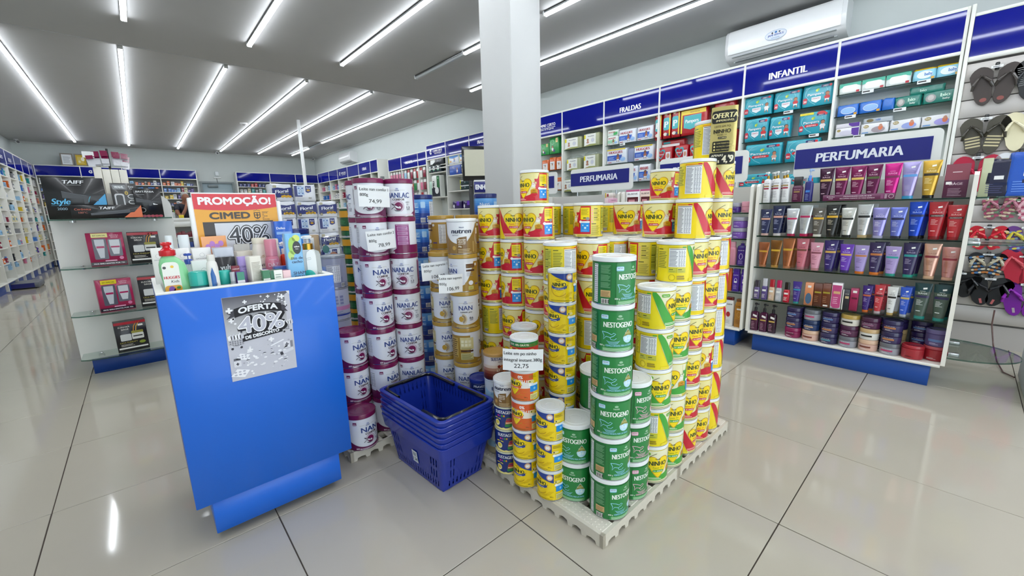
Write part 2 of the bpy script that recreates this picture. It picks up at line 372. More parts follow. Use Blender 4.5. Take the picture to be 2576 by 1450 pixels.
# ------------------------------------------------------------------ slat wall with sandals
t = thing('slat_wall', 'grey white slatted display wall with blue header holding the sandals', 'display wall', (4.335, .135, 0), R90)
ob('backing', MB().use('laminate').box(0, .045, .0, 1.6, .06, 2.24, '#8b8783'), t)
ob('upright', MB().use('laminate').box(-.012, -.02, .02, .008, .3, 2.31, WHT, .002), t)
ob('sign_panel', MB().use('signblue').box(.01, .0, 1.985, 1.6, .012, 2.235, SGN), t)
ob('top_rail', MB().use('laminate').box(.008, -.006, 2.235, 1.6, .04, 2.255, WHT, .002), t)
ob('bottom_rail', MB().use('laminate').box(.008, -.006, 1.955, 1.6, .02, 1.985, WHT, .002), t)
z = .17; k = 0
while z < 1.93:
    h = min(.118, 1.95-z); m_ = MB().use('laminate').box(.008, .006, z+.006, 1.6, .03, z+h, '#cbc6c2', .004); m_.box(.008, .03, z, 1.6, .045, z+.02, '#8b8783'); ob('slat', m_, t); z += .118
structure('baseboard_right', MB().use('paint').box(4.36, -1.5, 0, 4.40, .12, .16, '#bab5b1'))
# ================================================================== cans
def heartpts(r, n=24, tip=1.15):
    """u-monotone heart: returns us, tops, bots in units of r, tip down"""
    us = []; tp = []; bt = []
    for i in range(n+1):
        u = -1+2*i/n; a = abs(u)
        us.append(u*r); tp.append(r*(.45+.5*sqrt(max(0, 1-((a-.5)/.5)**2)))); bt.append(-r*tip*(1-a**1.35)+r*.45*a**1.35)
    return us, tp, bt
def heart(cv, u, v, r, c, l=0, tip=1.15, sx=1.0):
    us, tp, bt = heartpts(r, 20, tip); cv.strip([u+x*sx for x in us], [v+y for y in tp], [v+y for y in bt], c, l)
def textblock(cv, u0, v0, u1, v1, bgc, c, n, l=1, head=None):
    cv.rect(u0, v0, u1, v1, bgc, l)
    if head: cv.rect(u0+.003, v1-.007, u0+(u1-u0)*.55, v1-.0045, head, l+1); v1 -= .009
    cv.lines(u0+.003, v0+.003, u1-.003, v1-.002, n, c, l+1)
def table(cv, u0, v0, u1, v1, n=16, l=1):
    cv.rect(u0, v0, u1, v1, '#f1f2f4', l); w = u1-u0
    cv.lines(u0+.002, v0+.003, u0+w*.5, v1-.006, n, '#8d9099', l+1, .5)
    for q in (.56, .70, .84): cv.lines(u0+w*q, v0+.003, u0+w*(q+.11), v1-.006, n, '#8d9099', l+1, .5, .4)
    cv.rect(u0+.002, v1-.004, u1-.002, v1-.002, '#55585f', l+1)
def mug(cv, u, v, k, red):
    cv.ring(u+k*.62, v-k*.1, k*.38, k*.45, k*.16, red, 3, 14)
    cv.strip([u-k*.6, u, u+k*.6], [v+k*.55]*3, [v-k*.65, v-k*.8, v-k*.65], '#f4efe6', 4); cv.ell(u, v+k*.55, k*.68, k*.3, red, 5); cv.ell(u, v+k*.57, k*.55, k*.22, '#fbf7ee', 6)
    cv.line([(u+k*.15, v+k*.6), (u+k*.75, v+k*1.5)], k*.14, red, 7); heart(cv, u+k*.95, v+k*1.55, k*.55, red, 7)
def ninho_big(cv, R, acc, deep, cream, three):
    red = acc; Y = '#f6dc12'
    # cream front, coloured swoosh and lower field
    cv.strip([-.092, -.075, -.055, -.04, .052], [.131]*5, [.128, .075, .03, .004, .004], cream, 0)
    kx = [-.092, -.080, -.068, -.056, -.046, -.034, -.020, -.004, .012, .028, .040, .053]; kt = [.131, .131, .118, .098, .078, .060, .044, .036, .036, .040, .048, .060]; kb = [.122, .092, .062, .034, .0145, .0145, .0145, .0145, .0145, .0145, .0145, .0145]
    us = [kx[0]+(kx[-1]-kx[0])*i/24 for i in range(25)]; cv.rect(-.080, .004, -.045, .0145, '#f0dc30', .5)
    cv.strip(us, [float(x) for x in np.interp(us, kx, kt)], [float(x) for x in np.interp(us, kx, kb)], red, 1)
    cv.rect(-.045, .004, .052, .0145, cream, 2); cv.lines(-.042, .0055, .048, .0125, 2, '#77734a', 3, .4, .1)
    cv.lines(-.048, .0185, .012, .0275, 2, '#f7b7b0' if not three else '#d8f0c8', 3, .55, .2)
    heart(cv, -.004, .068, .0435, '#d79a10', 3, 1.0, 1.03); heart(cv, -.004, .0685, .0405, '#ffdf0d', 4, 1.0, 1.03)
    cv.text('Nestlé', -.006, .097, .0052, '#2a3a1c', 5, 'c', .02)
    cv.text('NINHO', -.004, .074, .0175, '#14361c', 5, 'c', .035, 0, .064)
    cv.text('Fases 3+' if three else 'Fases 1+', -.004, .062, .0075, '#8fae12' if three else '#e2571c', 5, 'c', .02, 0, .037)
    cv.rrect(-.024, .0475, .017, .0575, .0045, acc, 5); cv.text('3+ ANOS' if three else '1 A 3 ANOS', -.0035, .0498, .0056, '#ffffff', 7, 'c', .02, 0, .034)
    cv.line([(-.046+.005*i, .098+.0048*i-.00022*i*i) for i in range(8)], .0016, '#5b5a30', 3)
    if three: cv.rrect(-.062, .114, -.032, .125, .005, '#6fb52c', 4); cv.text('Fases 3+', -.047, .1172, .004, '#ffffff', 5, 'c', .02)
    mug(cv, .046, .081, .0125, red)
    cv.strip([.034, .038, .049, .060, .064], [.060, .063, .066, .063, .060], [.044, .041, .030, .041, .044], '#d79a10', 5); cv.strip([.036, .049, .062], [.046]*3, [.041, .031, .041], red, 6)
    cv.text('Nutri', .049, .056, .0038, '#3c3200', 6, 'c', .02); cv.lines(.037, .0465, .061, .052, 2, '#8a5a00', 6, .5, .1)
    # coloured side panel with the two info boxes
    us = [.052+.063*i/8 for i in range(9)]; cv.strip(us, [.131]*9, [.004]*9, red, 1)
    cv.strip([.050, .055, .060, .066, .072], [.131]*5, [.04, .07, .092, .112, .1305], cream, 2)
    cv.rect(.072, .076, .110, .125, '#f8dd10', 3); cv.lines(.075, .095, .106, .121, 7, '#a08d10', 4, .4); cv.rrect(.083, .080, .095, .084, .0015, '#2c2c18', 4); cv.ell(.102, .079, .0075, .007, '#a09a94', 4)
    cv.rect(.072, .024, .110, .064, '#1e93e8', 3); cv.rrect(.070, .062, .111, .069, .003, '#f6f6f4', 4); cv.ell(.072, .0665, .006, .0055, '#fbfbfb', 5); cv.ell(.082, .052, .003, .003, '#bfe2fa', 4); cv.ell(.101, .050, .0045, .0025, '#bfe2fa', 4); cv.rect(.088, .037, .096, .045, '#dff0fc', 4); cv.lines(.076, .028, .104, .034, 2, '#8cc8f4', 4)
    cv.rect(.052, .004, .115, .015, '#eedc6a', 3); cv.lines(.056, .0055, .110, .0125, 2, '#8a7b30', 4, .4)
    # yellow text panels, bar code, nutrition table
    cv.rect(.115, .004, .160, .131, '#eedc5a', 1)
    for k in range(5): cv.rect(.118, .062+.012*k, .124, .070+.012*k, '#f2b8a0', 2)
    for v in (.118, .100, .082): cv.rect(.128, v, .145, v+.0028, '#3d3a18', 2); cv.lines(.128, v-.012, .156, v-.002, 4, '#a09236', 2, .4)
    cv.rect(.118, .056, .138, .059, '#3d3a18', 2); cv.lines(.118, .012, .156, .052, 10, '#a09236', 2, .4)
    cv.rect(.164, .022, .196, .124, '#cdcb45', 1)
    for v in (.120, .082, .055): cv.rect(.166, v, .182, v+.0028, '#33360f', 2)
    cv.lines(.166, .086, .194, .117, 8, '#83862a', 2, .4); cv.lines(.166, .060, .194, .079, 5, '#83862a', 2, .4); cv.lines(.166, .036, .194, .052, 4, '#83862a', 2, .4); cv.bars(.168, .012, .192, .026, '#333322', 2)
    table(cv, -.154, .020 if not three else .056, -.096, .122, 19 if not three else 12, 1); cv.rect(-.156, .1235, -.094, .128, '#f0a010' if not three else '#d7c21a', 1); cv.rect(-.110, .1235, -.097, .128, red, 2); textblock(cv, -.1985, .05, -.158, .124, '#e3d334', '#83862a', 10, 1, '#33360f')
    if three: textblock(cv, -.154, .036, -.127, .053, '#cdcb45', '#83862a', 3, 1, '#33360f'); textblock(cv, -.125, .036, -.096, .053, '#cdcb45', '#83862a', 3, 1, '#33360f'); cv.ring(-.142, .019, .011, .011, .0012, '#a58d10', 2); cv.lines(-.125, .012, -.098, .028, 2, '#a58d10', 2, .7, .1)
def can_ninho1(cv, R): ninho_big(cv, R, '#d01330', '#a00d24', '#efe5a0', False)
def can_ninho3(cv, R): ninho_big(cv, R, '#43a83a', '#2c7c2c', '#f1edc8', True)
def can_nestogeno(cv, R, pink=False):
    acc = '#8fd4ef' if not pink else '#f3a9c8'
    for s_, c in ((.075, '#23843f'), ): cv.rect(-.05, .004, .06, .124, c, 0)
    cv.text('Nestlé', .006, .102, .0052, '#cfe8d2', 2, 'c', .02); cv.ell(.006, .112, .006, .0035, '#9ccaa4', 2)
    cv.rrect(-.050, .103, -.028, .116, .003, acc, 1); cv.rrect(-.0485, .1045, -.0295, .1145, .0025, '#e4f5fa' if not pink else '#fbdfec', 2); cv.text('NOVA', -.039, .1095, .004, '#2a6fb0' if not pink else '#b03070', 3, 'c', .03); cv.lines(-.047, .105, -.031, .1085, 1, acc, 3, .6, .1)
    cv.text('NESTOGENO', .004, .078, .0165, '#f4fbf2', 2, 'c', .035, 0, .092)
    B_ = '#9adcf3' if not pink else '#f7c4da'
    # leaping bird outline over ripples
    bird = [(-.046, .064), (-.040, .052), (-.042, .040), (-.034, .050), (-.022, .047), (-.012, .052), (-.006, .058), (-.012, .061), (-.018, .056), (-.030, .062), (-.046, .064)]
    cv.line(bird, .0018, B_, 2)
    cv.line([(-.022, .047), (-.020, .041), (-.010, .040), (-.004, .045)], .0016, B_, 2)
    for k, v in enumerate((.0375, .034, .0305)): cv.ring(-.013, v, .020-.003*k, .0045, .0014, B_, 2, 16, pi, 2*pi)
    us = [.016+.034*i/14 for i in range(15)]; d_ = [((u-.033)/.017) for u in us]
    cv.strip(us, [.046+.027*(1-abs(q)**1.2) for q in d_], [.046-.017*sqrt(max(0, 1-q*q)) for q in d_], '#bfe6f6' if not pink else '#fad3e2', 1)
    cv.strip(us, [.046+.025*(1-abs(q)**1.2) for q in d_], [.053-.004*abs(q) if abs(q) < .8 else .050 for q in d_], '#8d8a34', 2)
    cv.text('0-6' if not pink else '6+', .032, .038, .011, '#eefaff' if not pink else '#e2347e', 3, 'c', .03); cv.lines(.022, .057, .044, .064, 2, '#d8d49a', 3, .4, .2)
    cv.text('800 g', -.046, .0195, .005, '#eaf5ea', 2, 'c', .02); cv.text('FÓRMULA INFANTIL PARA LACTENTES', .006, .0192, .0062, B_, 2, 'c', .015, 0, .082)
    cv.rect(-.045, .005, .050, .0155, '#5fae66', 1); cv.lines(-.043, .0062, .048, .0145, 3, '#d5ecd6', 2, .35, .1)
    cv.rect(-.098, .052, -.064, .122, '#23713b', 1)
    for a, b_, n in ((.096, .121, 8), (.074, .093, 5), (.054, .071, 5)): cv.lines(-.096, a, -.066, b_, n, '#7fb98a', 2, .4)
    cv.rect(-.096, .026, -.066, .046, '#d3b27a', 1); cv.lines(-.094, .028, -.068, .044, 4, '#8a6a38', 2, .4); cv.bars(-.094, .006, -.070, .021, '#222222', 1)
    table(cv, -.122, .008, -.106, .122, 18, 1)
    textblock(cv, .075, .03, .120, .118, '#5fae66', '#d5ecd6', 12, 1); table(cv, .130, .02, .180, .12, 16, 1)
def can_nestpink(cv, R): can_nestogeno(cv, R, True)
def nan_common(cv, R, low, acc, v0=.046):
    us = [-.085+.17*i/20 for i in range(21)]
    cv.strip(us, [v0-.030*(1-abs(u/.085)**2.2)*1.0 if abs(u) < .085 else v0 for u in us], [.004]*21, low, 1)
    cv.rect(-.1995, .004, -.084, .040, low, 1); cv.rect(.084, .004, .1995, .040, low, 1)
    cv.lines(-.035, .006, .06, .0125, 2, '#e8d7e2', 3, .4, .15); cv.text('800 g', -.045, .008, .0065, '#f6eef4', 3, 'c', .02)
    cv.text('Nestlé', 0, .111, .005, '#3b4a8c', 2, 'c', .02); cv.ell(0, .120, .006, .0032, '#a7aed0', 2); cv.line([(-.034, .1145), (-.012, .1145)], .0009, '#b8b3a0', 2); cv.line([(.012, .1145), (.034, .1145)], .0009, '#b8b3a0', 2)
    cv.rrect(-.062, .118, -.046, .131, .001, acc, 2); cv.lines(-.060, .120, -.048, .127, 2, '#f0e0ea', 3, .5, .1)
    table(cv, -.120, .056, -.085, .124, 14, 1)
def bird2(cv, u, v, k, disc, ink, body='#f4eef6'):
    for a, w, c in ((1.32, .10, '#c9a2bd'), (1.14, .12, '#e2cddd')): cv.ring(u+k*.1, v+k*.1, k*a, k*a, k*w, c, 2, 24, -1.2, 2.6)
    cv.ell(u+k*.15, v+k*.1, k*.92, k*.92, disc, 3, 18)
    cv.line([(u-k*1.5, v+k*.7), (u-k*.8, v+k*.1), (u-k*.4, v-k*.35), (u+k*.3, v-k*.4)], k*.14, ink, 5); cv.line([(u-k*1.6, v-k*.6), (u-k*1.0, v-k*.1), (u-k*.5, v-k*.2)], k*.13, ink, 5)
    cv.line([(u-k*1.5, v+k*.7), (u-k*.9, v+k*.5), (u-k*.2, v+k*.15), (u+k*.3, v-k*.1)], k*.13, ink, 5); cv.ell(u+k*.25, v-k*.2, k*.38, k*.28, body, 4); cv.ell(u-k*.5, v-k*.05, k*.55, k*.3, body, 4)
    for q in range(3): cv.ring(u-k*.1, v-k*.62-k*.12*q, k*(.9-.14*q), k*.22, k*.07, ink, 5, 14, pi, 2*pi)
def can_nancomfor(cv, R):
    nan_common(cv, R, '#6b1a50', '#7a1c52'); cv.text('NAN', .008, .082, .0235, '#1f3a86', 2, 'c', .025, 0, .074); cv.text('COMFOR', .012, .0690, .0095, '#4a2430', 2, 'c', .035, 0, .050)
    bird2(cv, .004, .046, .0160, '#7a1450', '#3a2038'); cv.text('HMO', .040, .060, .0055, '#555066', 2, 'c', .01, .2); cv.lines(.035, .050, .046, .058, 3, '#8d8899', 2, .35); cv.text('6.12', .042, .037, .008, '#2b2b4c', 2, 'c', .03); cv.text('MESES', .042, .031, .0038, '#2b2b4c', 2, 'c', .02)
    textblock(cv, .085, .05, .115, .12, '#d9a9cf', '#8a4a7c', 9, 1); textblock(cv, .125, .05, .175, .12, '#b06aa0', '#e9cfe3', 8, 1)
def can_nanlac(cv, R):
    nan_common(cv, R, '#7b1852', '#7a1c52', .030); cv.rect(-.07, .004, .07, .013, '#e9dfe6', 2)
    cv.text('NANLAC', .002, .082, .0225, '#1f3a86', 2, 'c', .018, 0, .100); cv.text('COMFOR', .004, .0705, .0085, '#4a2430', 2, 'c', .035, 0, .050); bird2(cv, .0, .044, .0185, '#7a1450', '#3a2038')
    cv.text('HMO', .042, .060, .0055, '#555066', 2, 'c', .01, .2); cv.lines(.037, .050, .048, .058, 3, '#8d8899', 2, .35); cv.text('1.3', .044, .035, .010, '#2b2b4c', 2, 'c', .03); cv.text('ANOS', .044, .029, .0042, '#2b2b4c', 2, 'c', .02)
    for v0, v1 in ((.102, .122), (.084, .099), (.058, .080), (.042, .055)): textblock(cv, .088, v0, .134, v1, '#c48ab8', '#7c2f6c', 4, 1)
    cv.rect(.080, .004, .140, .131, '#8e2a72', 0); cv.rect(.084, .126, .138, .1285, '#d9b7d1', 1)
def can_nansup(cv, R):
    G = '#a8822c'
    cv.rect(.060, .004, .199, .131, G, 0)
    us = [-.085+.145*i/18 for i in range(19)]; cv.strip(us, [.038-.020*(1-((u+.01)/.075)**2) for u in us], [.004]*19, G, 1); cv.rect(-.199, .004, -.084, .131, G, 1)
    us = [.058+.045*i/10 for i in range(11)]; cv.strip(us, [.131]*11, [.040+.091*((u-.058)/.045)**1.6 for u in us], '#eceef2', 1)
    cv.text('Nestlé', -.004, .111, .005, '#3b4a8c', 2, 'c', .02); cv.ell(-.004, .120, .006, .0032, '#a7aed0', 2)
    cv.line([(-.034, .1145), (-.014, .1145)], .0009, '#b8a070', 2); cv.line([(.008, .1145), (.03, .1145)], .0009, '#b8a070', 2)
    cv.text('NAN', -.004, .083, .0205, '#1f3a86', 2, 'c', .015, 0, .060); cv.text('SUPREME', -.012, .0715, .0062, '#4a4446', 2, 'c', .02, 0, .032); cv.text('pro', .016, .0712, .0078, '#4a4446', 2, 'c', .01, .25)
    for a, c in ((.0225, '#d9c9a0'), (.0175, '#b58a2c'), (.0135, '#8d7a58'), (.010, '#e8dcb8')): cv.ring(-.022, .044, a, a*1.1, .003, c, 2, 22, -1.3, 1.5)
    cv.ell(-.024, .044, .0115, .0125, '#c49a36', 2); cv.text('0.6', .020, .043, .010, '#2b2b4c', 2, 'c', .03); cv.text('MESES', .020, .0365, .004, '#2b2b4c', 2, 'c', .02)
    cv.lines(-.05, .006, .05, .016, 3, '#ead9a6', 3, .4, .2)
    cv.rect(.066, .104, .106, .122, '#5f3a1e', 3); cv.rect(.066, .090, .106, .098, '#4a2a18', 3); cv.lines(.068, .106, .104, .120, 3, '#a08058', 4, .35); cv.rrect(.108, .112, .120, .124, .005, '#e8e6e0', 3); cv.lines(.068, .070, .098, .087, 4, '#9a97a0', 3, .3)
    cv.ell(.086, .040, .011, .010, '#eef0f6', 3); cv.rect(.074, .010, .098, .026, '#d8cf7a', 3); cv.lines(.076, .012, .096, .024, 4, '#8d8338', 4, .4); cv.rect(.108, .030, .130, .036, '#5a4a8a', 3)
    for k in range(6): cv.rect(-.125+.016*(k % 3), .098-.016*(k//3), -.113+.016*(k % 3), .110-.016*(k//3), '#efe8c4', 3)
    cv.rect(-.130, .068, -.070, .122, '#d8cc92', 2); cv.rect(-.128, .056, -.072, .064, '#4a2a18', 2); textblock(cv, -.128, .020, -.072, .050, '#cfc78c', '#7d7438', 5, 2); cv.lines(-.126, .070, -.074, .078, 2, '#7d7438', 3, .4)
    table(cv, .140, .03, .175, .122, 16, 2); textblock(cv, -.185, .03, -.140, .12, '#c7a756', '#6a4c18', 9, 2)
def can_nutren(cv, R, k=1.0):
    G = '#96743a'
    us = [-.10+.2*i/24 for i in range(25)]
    cv.strip([u*k for u in us], [k*min(.131, max(.03, .045+(u+.02)**2*9 if u < .0 else .045+.10*max(0, (u+.0)/.075)**1.3)) for u in us], [.004*k]*25, G, 1)
    cv.rect(-.199*k, .004*k, -.1*k, .131*k, G, 1); cv.rect(.1*k, .004*k, .199*k, .131*k, G, 1)
    cv.text('Nestlé', -.008*k, .112*k, .0055*k, '#2b3470', 2, 'c', .02); cv.text('nutren', -.010*k, .090*k, .020*k, '#151c3c', 2, 'c', .04, .12, .088*k); cv.text('senior', -.036*k, .079*k, .0085*k, '#7a7c86', 2, 'c', 0)
    cv.strip([-.030*k, -.02*k, .008*k, .012*k], [.066*k, .072*k, .076*k, .076*k], [.004*k]*4, '#7d5a28', 2)
    for s_, v, h in (('Nutrição', .060, .007), ('diária', .051, .007), ('adultos 50+', .0435, .005)): cv.text(s_, -.009*k, v*k, h*k, '#fdf7e8', 3, 'c', .025, 0, .032*k)
    cv.text('20g', -.018*k, .032*k, .007*k, '#fdf7e8', 3, 'c', .02); cv.lines(-.026*k, .008*k, .034*k, .028*k, 3, '#d8c498', 3, .35)
    cv.rect(.040*k, .01*k, .048*k, .055*k, '#b89a60', 2); cv.ring(.075*k, .07*k, .018*k, .030*k, .002*k, '#efe6d2', 2); cv.rrect(.064*k, .085*k, .086*k, .11*k, .003*k, '#ece6da', 2); cv.ell(-.044*k, .028*k, .008*k, .009*k, '#c9a04a', 2)
def can_small(cv, R, band, body, word, zero=False, grat=False):
    if grat:
        cv.rect(-.155, .086, .155, .103, '#1c7a34', 1); cv.text('LEVE 10% GRÁTIS', -.002, .0905, .0075, '#f6f3d8', 2, 'c', .03, 0, .072); cv.rect(-.155, .052, .155, .086, '#c92a24', 1)
    else:
        us = [-.055+.085*i/12 for i in range(13)]; cv.strip(us, [.1035]*13, [.1035-.034*max(0, min(1, (u+.055)/.085))**.8*1.0 for u in us], band, 1)
        if zero:
            cv.rect(-.155, .0035, .155, .050, '#e0662a', 1); cv.rect(-.155, .050, .05, .080, '#f3efe8', 1); cv.rect(-.155, .080, .05, .1035, '#df5a24', 2); cv.rect(.05, .0035, .155, .1035, '#f2cf14', 2)
            cv.text('0%', .004, .086, .011, '#ffffff', 3, 'c', .04); cv.lines(-.002, .08, .012, .084, 1, '#f8d8c8', 3, .6, .1)
        else: cv.ell(.016, .0905, .0115, .0115, '#c9936a', 2); cv.ell(.016, .0905, .0095, .0095, '#e9cdb4', 3); cv.text('80', .016, .086, .0088, '#ffffff', 4, 'c', .05)
    cv.ring(-.020, .054, .031, .031, .0022, '#c99a10', 2, 26, .2, 5.6); us, tp, bt = heartpts(.0285, 18, 1.0); cv.strip([u-.020 for u in us], [v+.053 for v in tp], [v+.053 for v in bt], '#ffdf0d', 3)
    cv.text('Nestlé', -.022, .0755, .0038, '#2b3a1c', 4, 'c', .02); cv.text('NINHO', -.020, .0590, .0135, '#14361c', 4, 'c', .04, 0, .046)
    us = [-.047+.054*i/10 for i in range(11)]; q = [.0545+9*(u+.02)**2*1.1-.004 for u in us]; cv.strip(us, [v+.0045 for v in q], [v-.0045 for v in q], '#e2661e' if zero else '#1c3f95', 4)
    cv.text(word, -.020, .0487, .0036, '#ffffff', 5, 'c', .02, 0, .034)
    cv.line([(-.034, .040), (-.028, .044), (-.022, .040), (-.012, .042)], .0008, '#b08a10', 4); cv.lines(-.052, .007, .028, .0125, 2, '#7d7320', 4, .35, .2); cv.text('380 g', .022, .0155, .004, '#5a5010', 4, 'c', .01)
    for a in (.0, .006, .012): cv.line([(-.012+a, .018), (.004+a, .026), (.018+a, .038)], .0009, '#caa50e', 2)
    cv.lines(.034, .088, .066, .099, 3, '#8d7c10', 3, .35); cv.ell(.043, .074, .0115, .005, '#efe08a', 3); cv.ell(.0375, .074, .0025, .0025, '#3a3a14', 4)
    cv.rect(.038, .036, .072, .060, '#1e93e8', 3); cv.rrect(.033, .058, .072, .066, .003, '#e6f2fa', 4); cv.ell(.038, .0625, .005, .005, '#ffffff', 5); cv.ell(.055, .048, .0045, .0045, '#8fd0f6', 4); cv.rect(.038, .008, .070, .028, '#ece49a', 3); cv.lines(.040, .010, .068, .026, 4, '#8d8338', 4, .4)
    table(cv, .085, .015, .118, .098, 14, 2); textblock(cv, .122, .015, .150, .098, '#d9c930', '#8d8220', 10, 2); textblock(cv, -.150, .015, -.110, .098, '#e3cf28', '#8d8220', 10, 2); textblock(cv, -.105, .015, -.072, .098, '#ece49a', '#8d8338', 10, 2)
def can_blue(cv, R):
    L = '#7fb6ea'
    for i in range(6): cv.rect(-.199, .058+.012*i, .199, .070+.012*i, ('#1e5fbf', '#2a70cc', '#3a82d8', '#4b92e2', '#5ba0e8', '#6aaeee')[i], 0)
    textblock(cv, -.075, .085, -.005, .115, '#7db4ea', '#d8ecfb', 4, 1); textblock(cv, -.075, .060, -.005, .078, '#6aa6e2', '#d8ecfb', 3, 1); cv.rrect(.005, .086, .030, .118, .004, '#a9d2f4', 1)
    for v in (.052, .042, .032): cv.ell(-.040, v, .0042, .0042, '#e4f1fb', 2); cv.lines(-.03, v-.003, .0, v+.003, 2, '#5f93cc', 2, .4)
    for v in (.040, .028, .016): cv.ell(.040, v, .0045, .0045, '#dcebf8', 2)
    cv.bars(.002, .010, .028, .034, '#2a3a6a', 1); table(cv, .055, .01, .095, .12, 18, 1); cv.text('Nutri', -.13, .09, .018, '#e6f1fb', 1, 'c', .02)
def can_green(cv, R):
    for v0, v1 in ((.098, .131), (.030, .052)): cv.rect(-.199, v0, .199, v1, '#d79a12', 1)
    cv.rrect(-.05, .058, .02, .092, .004, '#155a2c', 1); cv.lines(-.045, .062, .01, .088, 5, '#3f8f55', 2, .35); cv.lines(-.05, .008, .05, .026, 3, '#2f7c46', 2, .4); cv.ell(.055, .075, .018, .022, '#1a6a35', 2); cv.ell(-.06, .112, .012, .010, '#c9b25a', 2)
def can_grey(cv, R):
    cv.rect(-.199, .004, .199, .055, '#8f93ab', 0); table(cv, -.03, .030, .03, .115, 16, 1); cv.rect(-.1, .03, -.035, .11, '#8fa6d8', 1); cv.lines(-.095, .04, -.045, .105, 6, '#c9d6ee', 2, .5); cv.rect(.04, .03, .1, .11, '#a3a6bd', 1); cv.bars(.03, .006, .05, .026)
def can_greypink(cv, R):
    cv.rect(-.199, .05, .199, .07, '#d98fbd', 1); cv.rect(-.199, .022, .199, .03, '#2c3f9a', 1)
    for i in range(5):
        for j in range(3): cv.rect(-.06+.024*i, .080+.016*j, -.044+.024*i, .091+.016*j, '#8f92b8', 1)
    cv.lines(-.06, .032, .06, .048, 3, '#8a8fb0', 1, .4); cv.ring(-.09, .10, .02, .02, .004, '#e3a6cc', 1)
def can_susta(cv, R):
    cv.text('SUSTAGEN', .0, .068, .0125, '#eef3fb', 3, 'c', .03, 0, .066)
    for i, c in enumerate(('#d23a8a', '#8a3ab0', '#3aa04a', '#e0a020')): cv.rrect(-.024+.008*i, .056, -.018+.008*i, .063, .001, c, 3)
    cv.strip([-.020, .0, .022], [.006, .013, .006], [.0035]*3, '#efe6a0', 2); us = [-.05+.1*i/12 for i in range(13)]; cv.strip(us, [.010+6*u*u for u in us], [.0035]*13, '#f0e48c', 2)
    cv.ell(-.026, .030, .011, .012, '#f4eab0', 3); cv.ell(-.026, .032, .008, .007, '#e9d24a', 4); cv.line([(-.038, .048), (-.010, .046)], .004, '#e9d24a', 3)
    cv.strip([.006, .012, .020, .030, .036], [.030, .052, .055, .052, .030], [.016]*5, '#2a8a4a', 3); cv.strip([.008, .013, .020, .029, .034], [.036, .050, .052, .050, .036], [.026, .028, .028, .028, .026], '#c23a3a', 4); cv.rect(.013, .042, .029, .048, '#8a2a6a', 5); cv.rect(.009, .030, .033, .035, '#f0d0a0', 5)
    table(cv, .07, .01, .105, .08, 12, 2); textblock(cv, -.11, .01, -.07, .08, '#2a4a9a', '#9ab4e4', 9, 2)
def can_sustad(cv, R):
    for i in range(5): cv.rect(-.16, .004+.012*i, .16, .016+.012*i, ('#4a1c14', '#6a2a1c', '#8a4a36', '#b08068', '#d8c4b4')[i], 0)
    for o_ in (-.002, .075): cv.text('SUSTAGEN', o_, .084, .0125, '#1c2c6c', 2, 'c', .03, 0, .062)
    cv.text('ADULTOS+', .012, .076, .005, '#4a3a5a', 2, 'c', .02)
    for k in range(6): cv.ell(.004+.017*cos(1.9-.75*k), .040+.020*sin(1.9-.75*k), .0065, .0065, '#d8763a' if k else '#8a2a1c', 2)
    cv.text('27', -.006, .038, .010, '#f4ead8', 3, 'c', .03); cv.lines(.01, .006, .04, .012, 1, '#e8d0c0', 2)
def can_ensure(cv, R):
    us = [-.06+.12*i/12 for i in range(13)]; cv.strip(us, [.068+.012*sin(u*60) for u in us], [.032]*13, '#a8cfe8', 1); cv.text('Ensure', .0, .066, .0145, '#1f3f7c', 2, 'c', .03, 0, .048); cv.lines(-.03, .046, .03, .058, 2, '#6f9ac4', 2, .4); cv.rect(-.16, .004, .16, .030, '#b9ad8c', 1); cv.ell(-.012, .018, .014, .009, '#efe6d2', 2); cv.ell(.018, .016, .012, .008, '#d8c8a4', 2); cv.rect(.045, .02, .085, .085, '#4a8ac4', 2); table(cv, .055, .01, .09, .09, 12, 3)
def can_pravit(cv, R):
    cv.text('PRAVIT', .0, .060, .011, '#e8eef8', 2, 'c', .03, 0, .048); cv.text('Suplemento', .004, .051, .004, '#b8c6e6', 2, 'c', .02); cv.lines(-.03, .040, .01, .048, 3, '#7f92c8', 2, .4); cv.rrect(.018, .004, .042, .036, .003, '#a58a4a', 2); cv.text('22', .030, .020, .009, '#f4ecd0', 3, 'c', .03); cv.rect(-.025, .015, -.008, .026, '#dfe6f2', 2)
def can_tan(cv, R):
    cv.rect(-.155, .004, .155, .03, '#d99a3a', 1); table(cv, -.04, .03, .03, .095, 14, 1); cv.rect(.035, .03, .08, .1, '#c9a35a', 1); cv.lines(.04, .04, .075, .09, 6, '#7a5a2a', 2)
